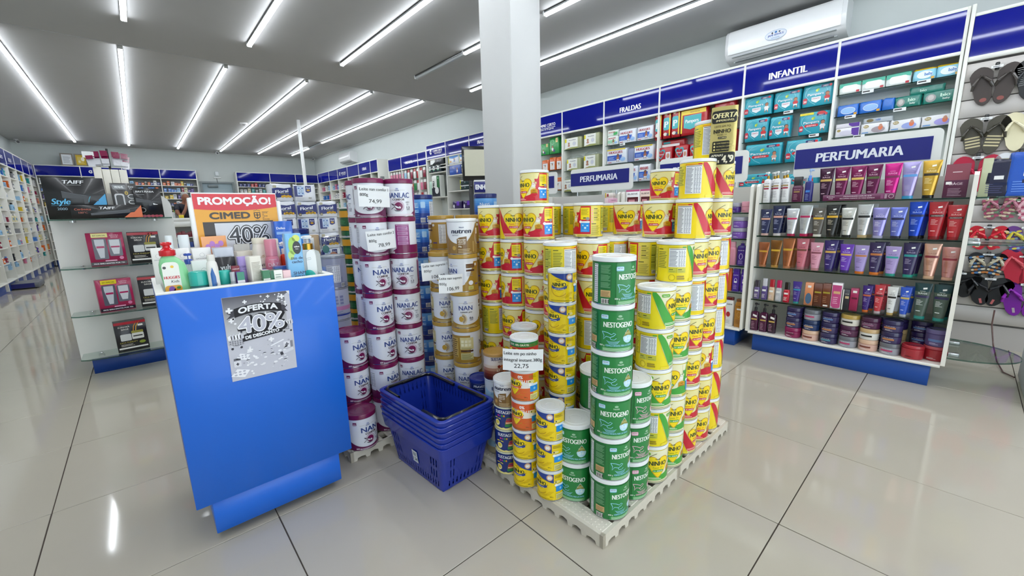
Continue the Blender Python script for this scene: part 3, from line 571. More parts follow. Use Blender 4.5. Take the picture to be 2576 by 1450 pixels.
KINDS = {  # radius, height, body, lid colour, lid height, label, word for labels
 'n1': (.0635, .1455, '#fbdc10', '#eef0f0', .012, can_ninho1), 'n3': (.0635, .1455, '#f5e014', '#eef0f0', .012, can_ninho3),
 'nb': (.064, .1425, '#1f7a3a', '#eef1f2', .014, can_nestogeno), 'np': (.064, .1425, '#1f7a3a', '#eef1f2', .014, can_nestpink),
 'nc': (.0635, .163, '#eceef4', '#7b1a4e', .020, can_nancomfor), 'nl': (.0635, .163, '#eceef4', '#7b1a4e', .020, can_nanlac), 'ns': (.0635, .163, '#e6e8ee', '#b8923a', .018, can_nansup),
 'nu': (.064, .150, '#eceef2', '#f2f4f4', .012, can_nutren), 's8': (.0495, .1125, '#fbda10', '#dfe3e6', .010, lambda c, R: can_small(c, R, '#1c3f95', '', 'LEITE INTEGRAL')),
 's0': (.0495, .1125, '#f0872c', '#dfe3e6', .010, lambda c, R: can_small(c, R, '#df5a24', '', 'ZERO LACTOSE', True)), 'sg': (.0495, .1125, '#f4d416', '#dfe3e6', .010, lambda c, R: can_small(c, R, '', '', 'LEITE INTEGRAL', False, True)),
 'bl': (.064, .1555, '#163f94', '#12246e', .022, can_blue), 'gr': (.056, .147, '#12522a', '#c9ccc8', .006, can_green), 'gy': (.060, .160, '#a6a9bb', '#9aa0a8', .012, can_grey), 'gp': (.060, .160, '#c8cadb', '#9a9aa4', .006, can_greypink),
 'su': (.0495, .092, '#16307e', '#d8dcc0', .005, can_susta), 'sa': (.051, .110, '#dfd4d0', '#b48a4a', .012, can_sustad), 'en': (.050, .108, '#d6dee6', '#c9ced4', .006, can_ensure), 'pv': (.048, .095, '#1c2f74', '#1c3088', .018, can_pravit), 'nz': (.0495, .103, '#eceef2', '#e8ebec', .012, lambda c, R: can_nutren(c, R, .76)),
 'tn': (.0495, .1125, '#d9b45a', '#d5d8da', .010, can_tan)}
_cm = {}
def can_parts(k):
    if k in _cm: return _cm[k]
    R, h, bc, lc, lh, fn = KINDS[k]; n = 36
    b = MB().use('metal'); b.lathe([(R*.93, .0), (R*.985, .0005), (R*.995, .002), (R*.99, .0035)], '#c9ccd0', n, caps=False)
    b.use('print'); b.lathe([(R*.985, .003), (R-.0008, .005), (R-.0008, h-lh-.003), (R*.985, h-lh)], bc, n, caps=False)
    b.use('metal'); b.lathe([(0.004, .002), (R*.93, .0)], '#b8bbbf', n, caps=False); b.lathe([(R*.985, h-lh-.001), (R*1.0, h-lh), (R*.97, h-lh+.003), (.004, h-lh+.003)], '#c9ccd0', n, caps=False)
    l = MB().use('plastic'); l.lathe([(R*.985, h-lh+.0005), (R*1.018, h-lh+.0008), (R*1.022, h-.0032), (R*1.01, h-.0008), (R*.99, h), (R*.955, h), (R*.94, h-.0028), (R*.70, h-.0028), (R*.68, h-.0018), (R*.35, h-.0018), (R*.33, h-.0028), (.003, h-.0028)], lc, n, caps=True)
    q = MB().use('print'); fn(Canvas(q, cyl(R), .008, .0003, .00024), R)
    _cm[k] = [('can_body', b.done('can_body')), ('lid', l.done('lid')), ('label', q.done('label'))]
    return _cm[k]
PAL = .047
ROT = {'F': 0.0, 'T': -.118, 't': -.085, 'M': .050, 'm': .032, 'P': .088, 'Y': .150, 'y': .175, 'A': -.16, 'B': -.055, 'b': -.03, 'R': .03, 'W': -.125}
CANS = []
def can(k, x, y, z, u, label, group):
    R = KINDS[k][0]; d = sqrt(x*x+y*y); a = math.atan2(-x, -y)      # azimuth towards the viewer
    rz = math.atan2(x, -y)*0
    # label coordinate u faces the viewer: local direction of u is (sin(u/R), -cos(u/R))
    want = math.atan2(-y, -x); have = math.atan2(-cos(u/R), sin(u/R))
    return inst('formula_can', can_parts(k), (x, y, z), want-have, label, 'can', group)
def stack(x, y, kinds, rots, desc, where, group, z0=PAL, n0=0):
    """kinds / rots bottom to top"""
    z = z0; n = len(kinds)
    for i, k in enumerate(kinds):
        r = rots[i] if i < len(rots) else rots[-1]; u = ROT[r] if isinstance(r, str) else r
        dsc = desc[k] if isinstance(desc, dict) else desc
        lv = nth(i, n).replace(' the ', ' ')
        can(k, x, y, z, u, f'{dsc}, {lv} in {where}' if n > 1 else f'{dsc} {where}', group); z += KINDS[k][1]
    return z
# ================================================================== pallets (half-metre plastic tiles)
def pallet_parts():
    sk = MB().use('foam'); W_ = .497; n = 8
    def scal(L):
        p = [(0, .045), (0, 0), (.018, 0)]
        for k in range(n):
            a = .018+(L-.036)*k/n; b_ = .018+(L-.036)*(k+1)/n; m_ = (a+b_)/2; w = (b_-a)*.36; h = .020 if k % 4 in (1, 2) else .014
            p += [(m_-w, 0), (m_-w*.8, h*.8), (m_, h), (m_+w*.8, h*.8), (m_+w, 0)]
        return p+[(L-.018, 0), (L, 0), (L, .045)]
    for a, b_ in ((0, .014), (W_-.014, W_)): sk.prism(scal(W_), 'y', a, b_, '#d6cfc0')
    for a, b_ in ((0, .014), (W_-.014, W_)): sk.prism([(y, z) for y, z in scal(W_)], 'x', a, b_, '#d6cfc0')
    for i in range(1, 7): sk.box(.014, i*.071-.006, .02, W_-.014, i*.071+.006, .045, '#cfc8ba')
    sl = MB().use('foam'); sl.box(0, .012, .036, .056, W_-.012, .047, '#ddd6c8', .002)
    for i in range(4):
        for j in range(30):
            x, y = .0045+.0155*i, .024+.0154*j; a = .0036
            sl.mesh([(x-a, y-a, .047), (x+a, y-a, .047), (x+a, y+a, .047), (x-a, y+a, .047), (x, y, .0492)], [(0, 1, 4), (1, 2, 4), (2, 3, 4), (3, 0, 4)], '#ddd6c8')
    return sk.done('skirt'), sl.done('slat')
_sk, _sl = pallet_parts()
def pallet(x, y, label):
    t = thing('pallet_tile', label, 'pallet', (x, y, 0), 0, 'plastic pallet tiles under the cans')
    ob('skirt', _sk, t)
    for k in range(6): ob('slat', _sl, t, (.012+.0834*k, 0, 0))
for i, (a, b_) in enumerate((('front corner', .635), ('left rear', 1.134))):
    pallet(.925, b_, f'white plastic pallet tile at the {a} under the milk cans'); pallet(1.424, b_, f'white plastic pallet tile right of the {a} one under the milk cans')
for x, s_ in ((.53, 'left'), (1.029, 'right')):
    pallet(x, 1.636, f'white plastic pallet tile under the purple and white cans, {s_} front'); pallet(x, 2.135, f'white plastic pallet tile under the purple and white cans, {s_} rear')
# ================================================================== the can display
G1 = 'formula cans stacked on the pallets'
Y1 = {'n1': 'yellow and red can', 'n3': 'yellow and green can', 'nb': 'green can', 'np': 'green can', 's8': 'small yellow-blue can', 's0': 'small orange-white can', 'sg': 'small green-banded 10% can',
      'nc': 'white maroon-lidded can', 'nl': 'white maroon-lidded can', 'ns': 'gold and white can', 'nu': 'white and bronze can', 'bl': 'blue formula can', 'gr': 'green mustard-banded can', 'gy': 'grey can', 'gp': 'grey and pink can',
      'su': 'small blue rainbow-labelled can', 'sa': 'brown and white can', 'en': 'pale blue can', 'pv': 'dark blue can', 'nz': 'small bronze can', 'tn': 'small grey-lidded tan can'}
def ST(x, y, kinds, rots, where, z0=PAL): return stack(x, y, kinds, rots, Y1, where, G1, z0)
ST(1.044, .698, ['nb']*6, [-.053, -.050, -.012, -.022, -.016, -.058], 'tall front-corner stack')
ST(1.174, .702, ['np']*3, [-.060, -.054, -.060], 'pink-badged stack beside tall green stack')
ST(1.305, .697, ['n3']*5, [-.036, -.120, -.034, -.104, -.080], 'second stack right of tall green one')
ST(1.433, .700, ['n3']*6, [-.034, -.030, -.002, -.034, -.036, -.135], 'third stack right of tall green one')
ST(1.560, .703, ['n1']*6, [-.080, -.034, -.036, -.050, -.165, -.052], 'fourth stack right of tall green one')
ST(1.687, .706, ['n1']*6, [-.036, -.034, .002, -.038, -.052, -.038], 'fifth stack right of tall green one')
ST(1.814, .715, ['n1']*6, [-.126, -.126, -.146, -.154, -.154, -.158], 'rightmost stack of front pallet edge')
ST(1.030, .830, ['nb']*2, [.016, .012], 'two-high stack left of tall green one')
ST(1.165, .838, ['nb']*3, [-.090, -.09, -.09], 'hidden stack behind tall green one')
ST(.960, .884, ['s8']*3, [.020, .026, .018], 'three-high stack at left pallet edge')
ST(.945, .992, ['s8', 's8', 's0', 's0', 'sg'], [.012, .010, .016, .020, .018], 'stack behind the 22,75 price tag')
ST(1.081, .935, ['s8']*7, [0, .014, .022, .020, .018, .014, -.010], 'seven-high tower of small cans')
ST(1.040, 1.090, ['tn']*5, [.0, .02, -.01, .03, 0], 'grey-lidded stack behind 10% can')
ST(.948, 1.096, ['su']*3+['nz'], [.012, .008, .016, .012], 'stack left of the 22,75 tag')
ST(1.010, 1.230, ['en', 'en', 'en', 'sa'], [-.01, .02, -.004, -.014], 'tan-lidded stack behind the basket')
ST(1.018, 1.352, ['pv', 'pv', 'pv'], [0, 0, .006], 'dark blue stack beside the baskets')
ST(1.174, 1.025, ['n1']*6, [.05, .05, .05, .05, .045, -.170], 'stack behind the small yellow tower')
ST(1.324, .983, ['n1']*6, [.05, .05, .095, -.122, -.012, .052], 'stack between yellow tower and green corner')
ST(1.223, 1.181, ['n1']*7, [.05, .05, .05, .036, .040, .042, .050], 'first seven-high stack along left edge')
ST(1.205, 1.311, ['n1']*7, [.05, .05, .070, .046, .088, .086, .0], 'second seven-high stack along left edge')
for k in (): pass
ST(1.190, 1.441, ['n1']*7, [.05, .05, .040, -.170, .048, .070, .034], 'third seven-high stack along left edge')
ST(1.338, 1.318, ['n1']*8, [.05]*7+[.050], 'eight-high stack before the pillar')
PL = [(1.340, 1.113), (1.470, 1.113), (1.458, .983), (1.488, .852), (1.602, 1.10), (1.732, 1.10), (1.600, .970), (1.73, .965), (1.618, .84), (1.748, .838)]
PN = ['first', 'second', 'third', 'fourth', 'fifth', 'sixth', 'seventh', 'eighth', 'ninth', 'tenth']
PR = [-.165, -.165, 'A', .140, 'Y', 'Y', 'A', 'A', .02, .03]
for (x, y), nm, r in zip(PL, PN, PR): ST(x, y, ['n1']*6, [.05]*5+[r], f'{nm} flat-topped inner stack behind front rows')
for (x, y), nm, r in zip([(1.470, 1.360), (1.545, 1.245), (1.665, 1.335), (1.772, 1.245)], ['first', 'second', 'third', 'fourth'], [.14, -.165, .18, .18]): ST(x, y, ['n1']*7, [.05]*6+[r], f'{nm} seven-high stack of rear rows')
ST(1.874, .985, ['n1']*8, [.05]*7+[.022], 'eight-high stack at right rear')
z7 = PAL+6*.1455
for x, y, z, r, w in [(1.452, 1.106, z7, .104, 'standing alone on the flat top of the display'), (1.672, 1.050, z7, .006, 'left of two standing close together on the flat top'), (1.566, .838, z7, .018, 'right of two standing close together on the flat top'),
                      (1.560, .698, z7, -.092, 'in the raised right pile, lower row, left'), (1.760, .700, z7, -.050, 'in the raised right pile, lower row, right'),
                      (1.606, .712, z7+.1455, -.112, 'in the raised right pile, upper row, left'), (1.768, .704, z7+.1455, -.07, 'in the raised right pile, upper row, right'), (1.702, .706, z7+.291, -.122, 'at the very top behind the gold flyer')]:
    can('n1', x, y, z, ROT[r] if isinstance(r, str) else r, f'yellow and red can {w}', G1)
ST(.757, 1.742, ['nc']*7, [-.03, -.04, -.040, -.022, -.018, -.022, .006], 'stack behind two upper price tags')
ST(.887, 1.722, ['nl']*7, [0, 0, -.004, .0, .012, .108, .008], 'stack right of front maroon stack')
ST(.775, 1.872, ['nl', 'nc', 'nl', 'nc', 'nl', 'nc', 'nl'], [-.03, -.02, -.03, -.02, -.004, -.02, .10], 'stack behind front maroon stack')
ST(.640, 1.800, ['nc']*3, [-.03, -.026, -.034], 'three-high stack left of front maroon stack')
ST(.602, 1.674, ['nc'], [-.026], 'standing alone at the left front pallet edge')
ST(.520, 1.872, ['nc']*3, [-.03, -.03, -.03], 'three-high stack half hidden by counter')
ST(.690, 2.085, ['gp', 'gp', 'gp', 'gp', 'gy'], [.0, .0, .01, .02, .0], 'grey-lidded stack beside blue counter')
ST(.845, 2.195, ['gr']*7, [.02, .03, .015, .02, .03, .02, .04], 'stack behind the maroon-lidded ones')
ST(1.165, 2.018, ['bl']*7, [.01, .012, .008, .01, .012, .01, .008], 'blue stack right of maroon ones')
ST(1.470, 1.836, ['bl']*7, [-.125]*7, 'blue stack at the pillar foot')
ST(.550, 2.150, ['bl']*6, [.02]*6, 'blue stack behind counter tray')
ST(1.039, 1.470, ['ns']*5+['nu'], [-.01, .012, -.100, -.006, .055, -.008], 'gold stack behind 106,99 tags')
ST(1.030, 1.622, ['ns']*5, [0, -.01, -.012, -.010, -.006], 'five-high stack left of bronze can')
ST(1.120, 1.755, ['ns']*6, [.1, .1, .1, .1, .1, .155], 'six-high gold stack at back')
ST(1.200, 1.632, ['ns']*6, [-.1, -.1, -.1, -.1, .075, .075], 'six-high gold stack beside yellow cans')
# ================================================================== price tags
def sheet(fn, w, h, n, col, mname='matte', thick=.0006):
    b = MB().use(mname)
    for s_ in (0, 1):
        v = []; f = []
        for i in range(n+1):
            u = -w/2+w*i/n; v += [fn(u, -h/2, -thick*s_), fn(u, h/2, -thick*s_)]
        for i in range(n): f.append((2*i, 2*i+2, 2*i+3, 2*i+1) if not s_ else (2*i+1, 2*i+3, 2*i+2, 2*i))
        b.mesh(v, f, col)
    return b
def tagsheet(label, c, ang, w, h, tilt, bow, rows, name='price_tag'):
    """paper sheet centred at c; ang = heading of its right edge direction in plan; bow = depth of the curve"""
    ex = Vector((cos(ang), sin(ang), 0)); nn = Vector((sin(ang), -cos(ang), 0)); ez = Vector((0, 0, 1)); ct, st_ = cos(tilt), sin(tilt); c = Vector(c)
    def fn(u, v, o):
        a, q = u*ct-v*st_, u*st_+v*ct
        p = ex*a+ez*q+nn*(o-bow*(2*u/w)**2+bow*.4*(v/h)*(u/w))
        return (p.x, p.y, p.z)
    t = thing(name, label, 'price tag', c, 0, 'printed price tags on the cans')
    ob('paper', sheet(fn, w, h, 8, '#eef0f2'), t)
    b = MB().use('matte'); cv = Canvas(b, fn, .01, .0004, .0002)
    for s_, u, v, hh, ww, bo in rows: cv.text(s_, u*w, v*h, hh*h, '#1d1d1f', 1, 'l', bo, 0, ww*w if ww else None)
    ob('lettering', b, t)
tagsheet('white paper price tag reading 74,99 on the top maroon-lidded can', (.748, 1.655, 1.112), .10, .142, .086, -.03, .012, [('Leite nan comfor 1', -.46, .26, .14, .90, .01), ('800g', -.46, .0, .14, None, .01), ('74,99', -.22, -.32, .18, .40, .0)])
tagsheet('white paper price tag reading 78,99 on the maroon-lidded stack', (.760, 1.650, .932), .10, .134, .082, .05, .012, [('Leite nan comfor 2', -.45, .25, .14, .92, .01), ('800g', -.44, -.06, .14, None, .01), ('78,99', -.17, -.34, .18, .42, .0)])
tagsheet('white paper price tag reading 106,99, upper left of the gold-can pair', (.935, 1.53, .79), -.12, .126, .078, .02, .006, [('Leite nan supreme 1', -.44, .26, .14, .90, .01), ('800gr', -.42, -.02, .14, None, .0), ('106,99', -.16, -.40, .19, .5, .0)])
tagsheet('white paper price tag reading 106,99, lower right of the gold-can pair', (.918, 1.385, .752), -.22, .104, .076, -.04, .010, [('Leite nan suprem', -.48, .24, .14, .92, .01), ('800g', -.48, -.06, .14, None, .0), ('106,99', -.18, -.36, .2, .5, .0)])
tagsheet('white paper price tag reading 22,75 on the small milk cans', (.874, .925, .556), -.80, .134, .074, -.02, .008, [('Leite em po ninho', -.47, .24, .15, .80, .015), ('integral instant.380g', -.47, -.06, .15, .94, .015), ('22,75', -.22, -.36, .2, .36, .0)])
# gold offer flyer hanging beside the top can
ex = Vector((.356, -.934, 0)); nn = Vector((-.934, -.356, 0)); c0 = Vector((1.640, .640, 1.29))
def fl(u, v, o): p = ex*u+Vector((0, 0, v))+nn*(o+.012*sin((u/.09+.5)*2.6)-.010*(v/.2)**2); return (p.x, p.y, p.z)
t = thing('offer_flyer', 'gold and black hanging offer flyer at the top right of the cans', 'flyer', c0)
ob('sheet', sheet(fl, .086, .205, 10, '#d9c77c', 'foil'), t)
b = MB().use('print'); cv = Canvas(b, fl, .008, .0006, .0003)
cv.rrect(-.040, .045, .041, .088, .008, '#1a1a18', 1); cv.text('OFERTA', -.038, .062, .018, '#efe3a8', 2, 'l', .04, .12, .082); cv.text('IMPERDÍVEL', .004, .050, .007, '#efe3a8', 2, 'c', .02, .1, .06)
cv.text('LEITE EM PÓ', -.004, .030, .007, '#3a3416', 2, 'c', .01, .1); cv.text('NINHO', -.004, .010, .014, '#1d1c10', 2, 'c', .03, 0, .056); cv.text('FASES 1+', -.004, .001, .006, '#3a3416', 2, 'c', .01); cv.rrect(-.018, -.010, .012, -.003, .003, '#1d1c10', 1); cv.text('1 A 3 ANOS', -.003, -.0085, .004, '#efe3a8', 2, 'c', .02)
cv.rrect(-.034, -.055, .022, -.018, .004, '#1d1c10', 1)
for i, s_ in enumerate(('COM PREBIÓTICOS', 'NUTRIÇÃO COMPLETA', 'PARA CRIANÇAS')): cv.text(s_, -.020, -.028-.011*i, .004, '#d9c77c', 2, 'l', .01); cv.ell(-.027, -.026-.011*i, .003, .0035, '#d9c77c', 2)
cv.rrect(-.042, -.101, .042, -.058, .006, '#161614', 1); cv.text('APENAS', -.036, -.072, .008, '#f1ead0', 2, 'l', .03, .1); cv.text('R$', -.014, -.094, .009, '#f1ead0', 2, 'c', .02); cv.text("4,'9", .019, -.094, .026, '#f1ead0', 2, 'c', .04, .1, .036)
ob('lettering', b, t)
# ================================================================== stack of shopping baskets
def slotted(mb, P, slots, col):
    us = sorted({0., 1.} | {s_[0] for s_ in slots} | {s_[1] for s_ in slots}); vs_ = sorted({0., 1.} | {s_[2] for s_ in slots} | {s_[3] for s_ in slots})
    v = [P(u, w) for w in vs_ for u in us]; n = len(us); f = []
    for j in range(len(vs_)-1):
        for i in range(n-1):
            a, c = (us[i]+us[i+1])/2, (vs_[j]+vs_[j+1])/2
            if any(s_[0] < a < s_[1] and s_[2] < c < s_[3] for s_ in slots): continue
            f.append((j*n+i, j*n+i+1, (j+1)*n+i+1, (j+1)*n+i))
    mb.mesh(v, f, col)
def basket_parts():
    BL = '#1b349c'; bx, by, tx, ty, h = .100, .168, .122, .213, .205    # half sizes
    body = MB().use('plastic')
    for ins, flip in ((0, 0), (.0028, 1)):
        cs = [(-1, -1), (1, -1), (1, 1), (-1, 1)]; r = .02
        for k in range(4):
            a, c = cs[k], cs[(k+1) % 4]; d = (c[0]-a[0])/2, (c[1]-a[1])/2
            def P(u, w, a=a, c=c, d=d):
                X, Y_ = bx+(tx-bx)*w-ins, by+(ty-by)*w-ins
                x0, y0 = a[0]*X+d[0]*r, a[1]*Y_+d[1]*r; x1, y1 = c[0]*X-d[0]*r, c[1]*Y_-d[1]*r
                return (x0+(x1-x0)*u, y0+(y1-y0)*u, .003+h*w)
            n = 9 if k % 2 == 0 else 18; sl = []
            for i in range(n): u = (i+.5)/n; sl += [(u-.16/n, u+.16/n, .06, .19)]; sl += [(u-.2/n, u+.2/n, .74, .90)]
            for (v0, v1) in ((.26, .42), (.50, .66)):
                for u in ((.09, .17, .83, .91) if k % 2 == 0 else (.06, .11, .16, .84, .89, .94)): sl.append((u-.011, u+.011, v0, v1))
            # merge nothing: rows are kept apart by their v ranges
            rows = {}
            for s_ in sl: rows.setdefault((s_[2], s_[3]), []).append(s_)
            v0 = 0.0
            for (a0, a1) in sorted(rows):
                for lo, hi, ss in ((v0, a0, []), (a0, a1, rows[(a0, a1)])):
                    slotted(body, (lambda u, w, lo=lo, hi=hi, P=P: P(u, lo+(hi-lo)*w)), [(s_[0], s_[1], -1, 2) for s_ in ss] and [(max(0, s_[0]), s_[1], -.5, 1.5) for s_ in ss] if ss else [], BL) if not ss else strip_row(body, P, ss, lo, hi, BL)
                v0 = a1
            slotted(body, (lambda u, w, v0=v0, P=P: P(u, v0+(1-v0)*w)), [], BL)
            # rounded corner
            q = []
            for w in (0, 1):
                X, Y_ = bx+(tx-bx)*w-ins, by+(ty-by)*w-ins; ring = []
                for i in range(6):
                    an = {0: pi, 1: 1.5*pi, 2: 0, 3: .5*pi}[k]+pi/2*i/5
                    ring.append((a[0]*(X-r)+r*cos(an), a[1]*(Y_-r)+r*sin(an), .003+h*w))
                q.append(ring)
            body.rings(q, BL, False, False)
    body.box(-bx+.004, -by+.004, .0, bx-.004, by-.004, .0045, BL)
    def rr(X, Y_, r, z):
        o = []
        for (sx, sy, a0) in ((1, -1, -pi/2), (1, 1, 0), (-1, 1, pi/2), (-1, -1, pi)):
            for i in range(5): a = a0+pi/2*i/4; o.append((sx*(X-r)+r*cos(a), sy*(Y_-r)+r*sin(a), z))
        return o
    def rim_(sk):
        rim = MB().use('plastic'); z = h+.003; k = sk*.10
        rim.rings([rr(tx-.004, ty-.004, .02, z-.004), rr(tx+.004-k, ty+.004-k, .026, z-sk-.001), rr(tx+.0105-k, ty+.0105-k, .028, z-sk), rr(tx+.0125, ty+.0125, .028, z-.002), rr(tx+.010, ty+.010, .026, z), rr(tx-.003, ty-.003, .02, z), rr(tx-.005, ty-.005, .02, z-.006)], BL, False)
        return rim.done('rim')
    z = h+.003
    hd = MB().use('plastic'); pts = lambda s_: [(s_*(tx-.010), .018*s_, z-.004), (s_*(tx-.008), ty*.55, z-.003), (s_*(tx-.010), ty-.03, z-.002), (s_*(tx-.03), ty-.008, z-.002), (0, ty-.007, z-.002), (-s_*(tx-.03), ty-.008, z-.002), (-s_*(tx-.010), ty-.03, z-.002), (-s_*(tx-.008), ty*.4, z-.003)]
    hd.tube(pts(1), .0075, '#101114', 7); hd.tube([(x, -y, zz) for x, y, zz in pts(1)], .0075, '#101114', 7); hd.box(-.035, -ty+.002, z-.010, .035, -ty+.014, z+.004, '#101114', .004); hd.box(-.035, ty-.014, z-.010, .035, ty-.002, z+.004, '#101114', .004)
    bd_ = body.done('body'); r1 = rim_(.0195)
    return [('body', bd_), ('rim', rim_(.052))], [('body', bd_), ('rim', r1)], [('body', bd_), ('rim', r1), ('handle', hd.done('handle'))]
def strip_row(mb, P, ss, lo, hi, col):
    us = sorted({0., 1.} | {x for s_ in ss for x in s_[:2]}); v = []; f = []
    for u in us: v += [P(u, lo), P(u, hi)]
    for i in range(len(us)-1):
        m_ = (us[i]+us[i+1])/2
        if not any(s_[0] < m_ < s_[1] for s_ in ss): f.append((2*i, 2*i+2, 2*i+3, 2*i+1))
    mb.mesh(v, f, col)
bp = basket_parts()
BN = ['lowest', 'second from the bottom', 'third from the bottom', 'fourth from the bottom', 'fifth from the bottom', 'topmost']
for i in range(6):
    t = inst('shopping_basket', bp[0 if i == 0 else 2 if i == 5 else 1], (.800, 1.376, .0212*i), rad(3.2)+[0, .004, -.003, .005, -.004, .002][i], f'blue plastic shopping basket, {BN[i]} of the stack beside the counter', 'basket', 'stacked blue shopping baskets')
    if i == 0:
        b = MB().use('matte'); nx = -.1105; fn = plane((nx-.0012, -.005, .088), (.0, -1, 0), (-.107, 0, .994)); cv = Canvas(b, fn, 1, .0006, .0003)
        cv.rect(-.018, -.026, .018, .026, '#dfe2e4', 0); cv.text('1.24', 0, -.018, .014, '#1a1a1a', 1, 'c', .03); cv.lines(-.014, .004, .014, .020, 4, '#55585c', 1, .4); o = ob('price_sticker', b, t); o['label'] = 'white handwritten price sticker'
# ================================================================== generic goods
def carton(w, d, h, col, fn=None, name='carton', side=None, mname='print', top=None):
    b = MB().use(mname); b.box(-w/2, -d/2, 0, w/2, d/2, h, col, min(.0015, w*.05))
    if top: b.face([(-w/2+.001, -d/2+.001, h+.0003), (w/2-.001, -d/2+.001, h+.0003), (w/2-.001, d/2-.001, h+.0003), (-w/2+.001, d/2-.001, h+.0003)], top)
    b.use('print').mesh([(-w/2+.002, -d*.02, h+.0004), (w/2-.002, -d*.02, h+.0004), (w/2-.002, d*.02, h+.0004), (-w/2+.002, d*.02, h+.0004)], [(0, 1, 2, 3)], side or '#b9b9b4')
    P = [('carton_body', b.done('carton_body'))]
    if fn: q = MB(); fn(Canvas(q, frontf(-d/2), 1, .0004, .0002), w, h); P.append(('print', q.done('print')))
    return P
def tubemap(w, h, hc, rc):
    def dims(z):
        t_ = min(1, max(0, (z-hc)/(h-hc))); return rc+(w/2-rc)*t_**.8, rc*.85*(1-t_)**.7+.0018
    def fn(u, v, o):
        rx, ry_ = dims(v); q = max(0., 1-(u/(rx+1e-6))**2); return (u, -(ry_*sqrt(q)+o), v)
    return dims, fn
def tube_p(w, h, col, cap, band=None, btxt=None, ink='#e8e8e8', sticker=True, col2=None, word='SIÀGE', foil='plastic'):
    hc = h*.085; rc = w*.31; dims, fn = tubemap(w, h, hc, rc); b = MB().use(foil); rs = []; zs = [hc, hc+.004]+[hc+(h-hc)*t_ for t_ in (.15, .35, .55, .75, .9, .955, .96, 1)]; cl = []
    for z in zs:
        rx, ry_ = dims(z); rs.append([(rx*cos(2*pi*j/18), ry_*sin(2*pi*j/18), z) for j in range(18)])
    b.rings(rs, [col2 or col if i < 5 else col for i in range(len(zs)-1)], True)
    c = MB().use('plastic'); c.rings([[(rc*k*cos(2*pi*j/18), rc*.85*k*sin(2*pi*j/18), z) for j in range(18)] for k, z in ((.96, 0), (1.0, .001), (1.0, hc-.001), (.93, hc))], cap)
    q = MB(); cv = Canvas(q, fn, .008, .0004, .0002)
    bw = w*.40
    if band: cv.rect(-bw*.94, h*.60, bw*.94, h*.665, band, 1)
    if btxt: cv.text(btxt, 0, h*.62, h*.022, '#f5f0e6' if band and sum(C(band)) < .9 else '#3a2a1a', 2, 'c', .02, 0, bw*1.5)
    cv.text(word, 0, h*.70, h*.045, ink, 1, 'c', .0, 0, w*.52); cv.text('EUDORA', 0, h*.775, h*.018, ink, 1, 'c', .0, 0, w*.3)
    cv.lines(-w*.28, h*.40, w*.12, h*.56, 5, ink, 1, .28, .5); cv.lines(-w*.24, h*.22, w*.02, h*.26, 1, ink, 1, .5)
    if sticker: cv.poly([(.0, h*.83), (w*.22, h*.845), (w*.215, h*.89), (-.001, h*.875)], '#f4f4f2', 3)
    return [('tube_body', b.done('tube_body')), ('cap', c.done('cap')), ('print', q.done('print'))]
def jar_p(r, h, col, lid, band=None, ink='#e8e8e8', lidh=.4, word='SIÀGE'):
    b = MB().use('plastic').lathe([(r*.86, 0), (r*.95, .002), (r, h*.12), (r, h*(1-lidh)-.004), (r*.9, h*(1-lidh))], col, 24)
    l = MB().use('plastic').lathe([(r*.97, h*(1-lidh)), (r*1.01, h*(1-lidh)+.001), (r*1.01, h-.005), (r*.96, h-.001), (r*.85, h), (r*.8, h-.0015), (.002, h-.0015)], lid, 24)
    q = MB(); cv = Canvas(q, cyl(r), .008, .0005, .0002)
    if band: cv.rect(-r*.75, h*.30, r*.45, h*.44, band, 1)
    cv.lines(-r*.6, h*.14, r*.2, h*.26, 2, ink, 1, .4, .4); word and cv.text(word, -r*.1, h*.47, h*.06, ink, 2, 'c', 0, 0, r*.9)
    return [('jar_body', b.done('jar_body')), ('lid', l.done('lid')), ('print', q.done('print'))]
def rrsec(w, d, r, z, n=4):
    o = []
    for (sx, sy, a0) in ((1, -1, -pi/2), (1, 1, 0), (-1, 1, pi/2), (-1, -1, pi)):
        for i in range(n+1): a = a0+pi/2*i/n; o.append((sx*(w/2-r)+r*cos(a), sy*(d/2-r)+r*sin(a), z))
    return o
def pump_p(w, d, h, col, collar, pump, fn=None, round_=.5, neck=.28, pumph=.05, facing=1):
    r = min(w, d)/2*round_*1.99; b = MB().use('plastic'); hb = h-pumph
    b.rings([rrsec(w*.94, d*.94, r*.9, 0), rrsec(w, d, r, .004), rrsec(w, d, r, hb*.86), rrsec(w*.9, d*.9, r*.85, hb*.95), rrsec(w*neck*1.3, w*neck*1.3, w*neck*.6, hb)], col)
    c = MB().use('metal' if collar in ('#b8923a',) else 'plastic').lathe([(w*neck*.62, hb), (w*neck*.62, hb+pumph*.42), (w*neck*.5, hb+pumph*.45)], collar, 16)
    p = MB().use('plastic').lathe([(w*.05, hb+pumph*.4), (w*.05, hb+pumph*.75), (w*neck*.55, hb+pumph*.78), (w*neck*.6, hb+pumph*.95), (w*neck*.4, h)], pump, 14); p.box(-.005 if facing > 0 else -w*.42, -.004, hb+pumph*.80, w*.42 if facing > 0 else .005, .004, hb+pumph*.95, pump, .002)
    P = [('bottle_body', b.done('bottle_body')), ('collar', c.done('collar')), ('pump', p.done('pump'))]
    if fn: q = MB(); fn(Canvas(q, frontf(-d/2) if round_ < .9 else cyl(w/2), .008, .0005, .0002), w, hb); P.append(('print', q.done('print')))
    return P
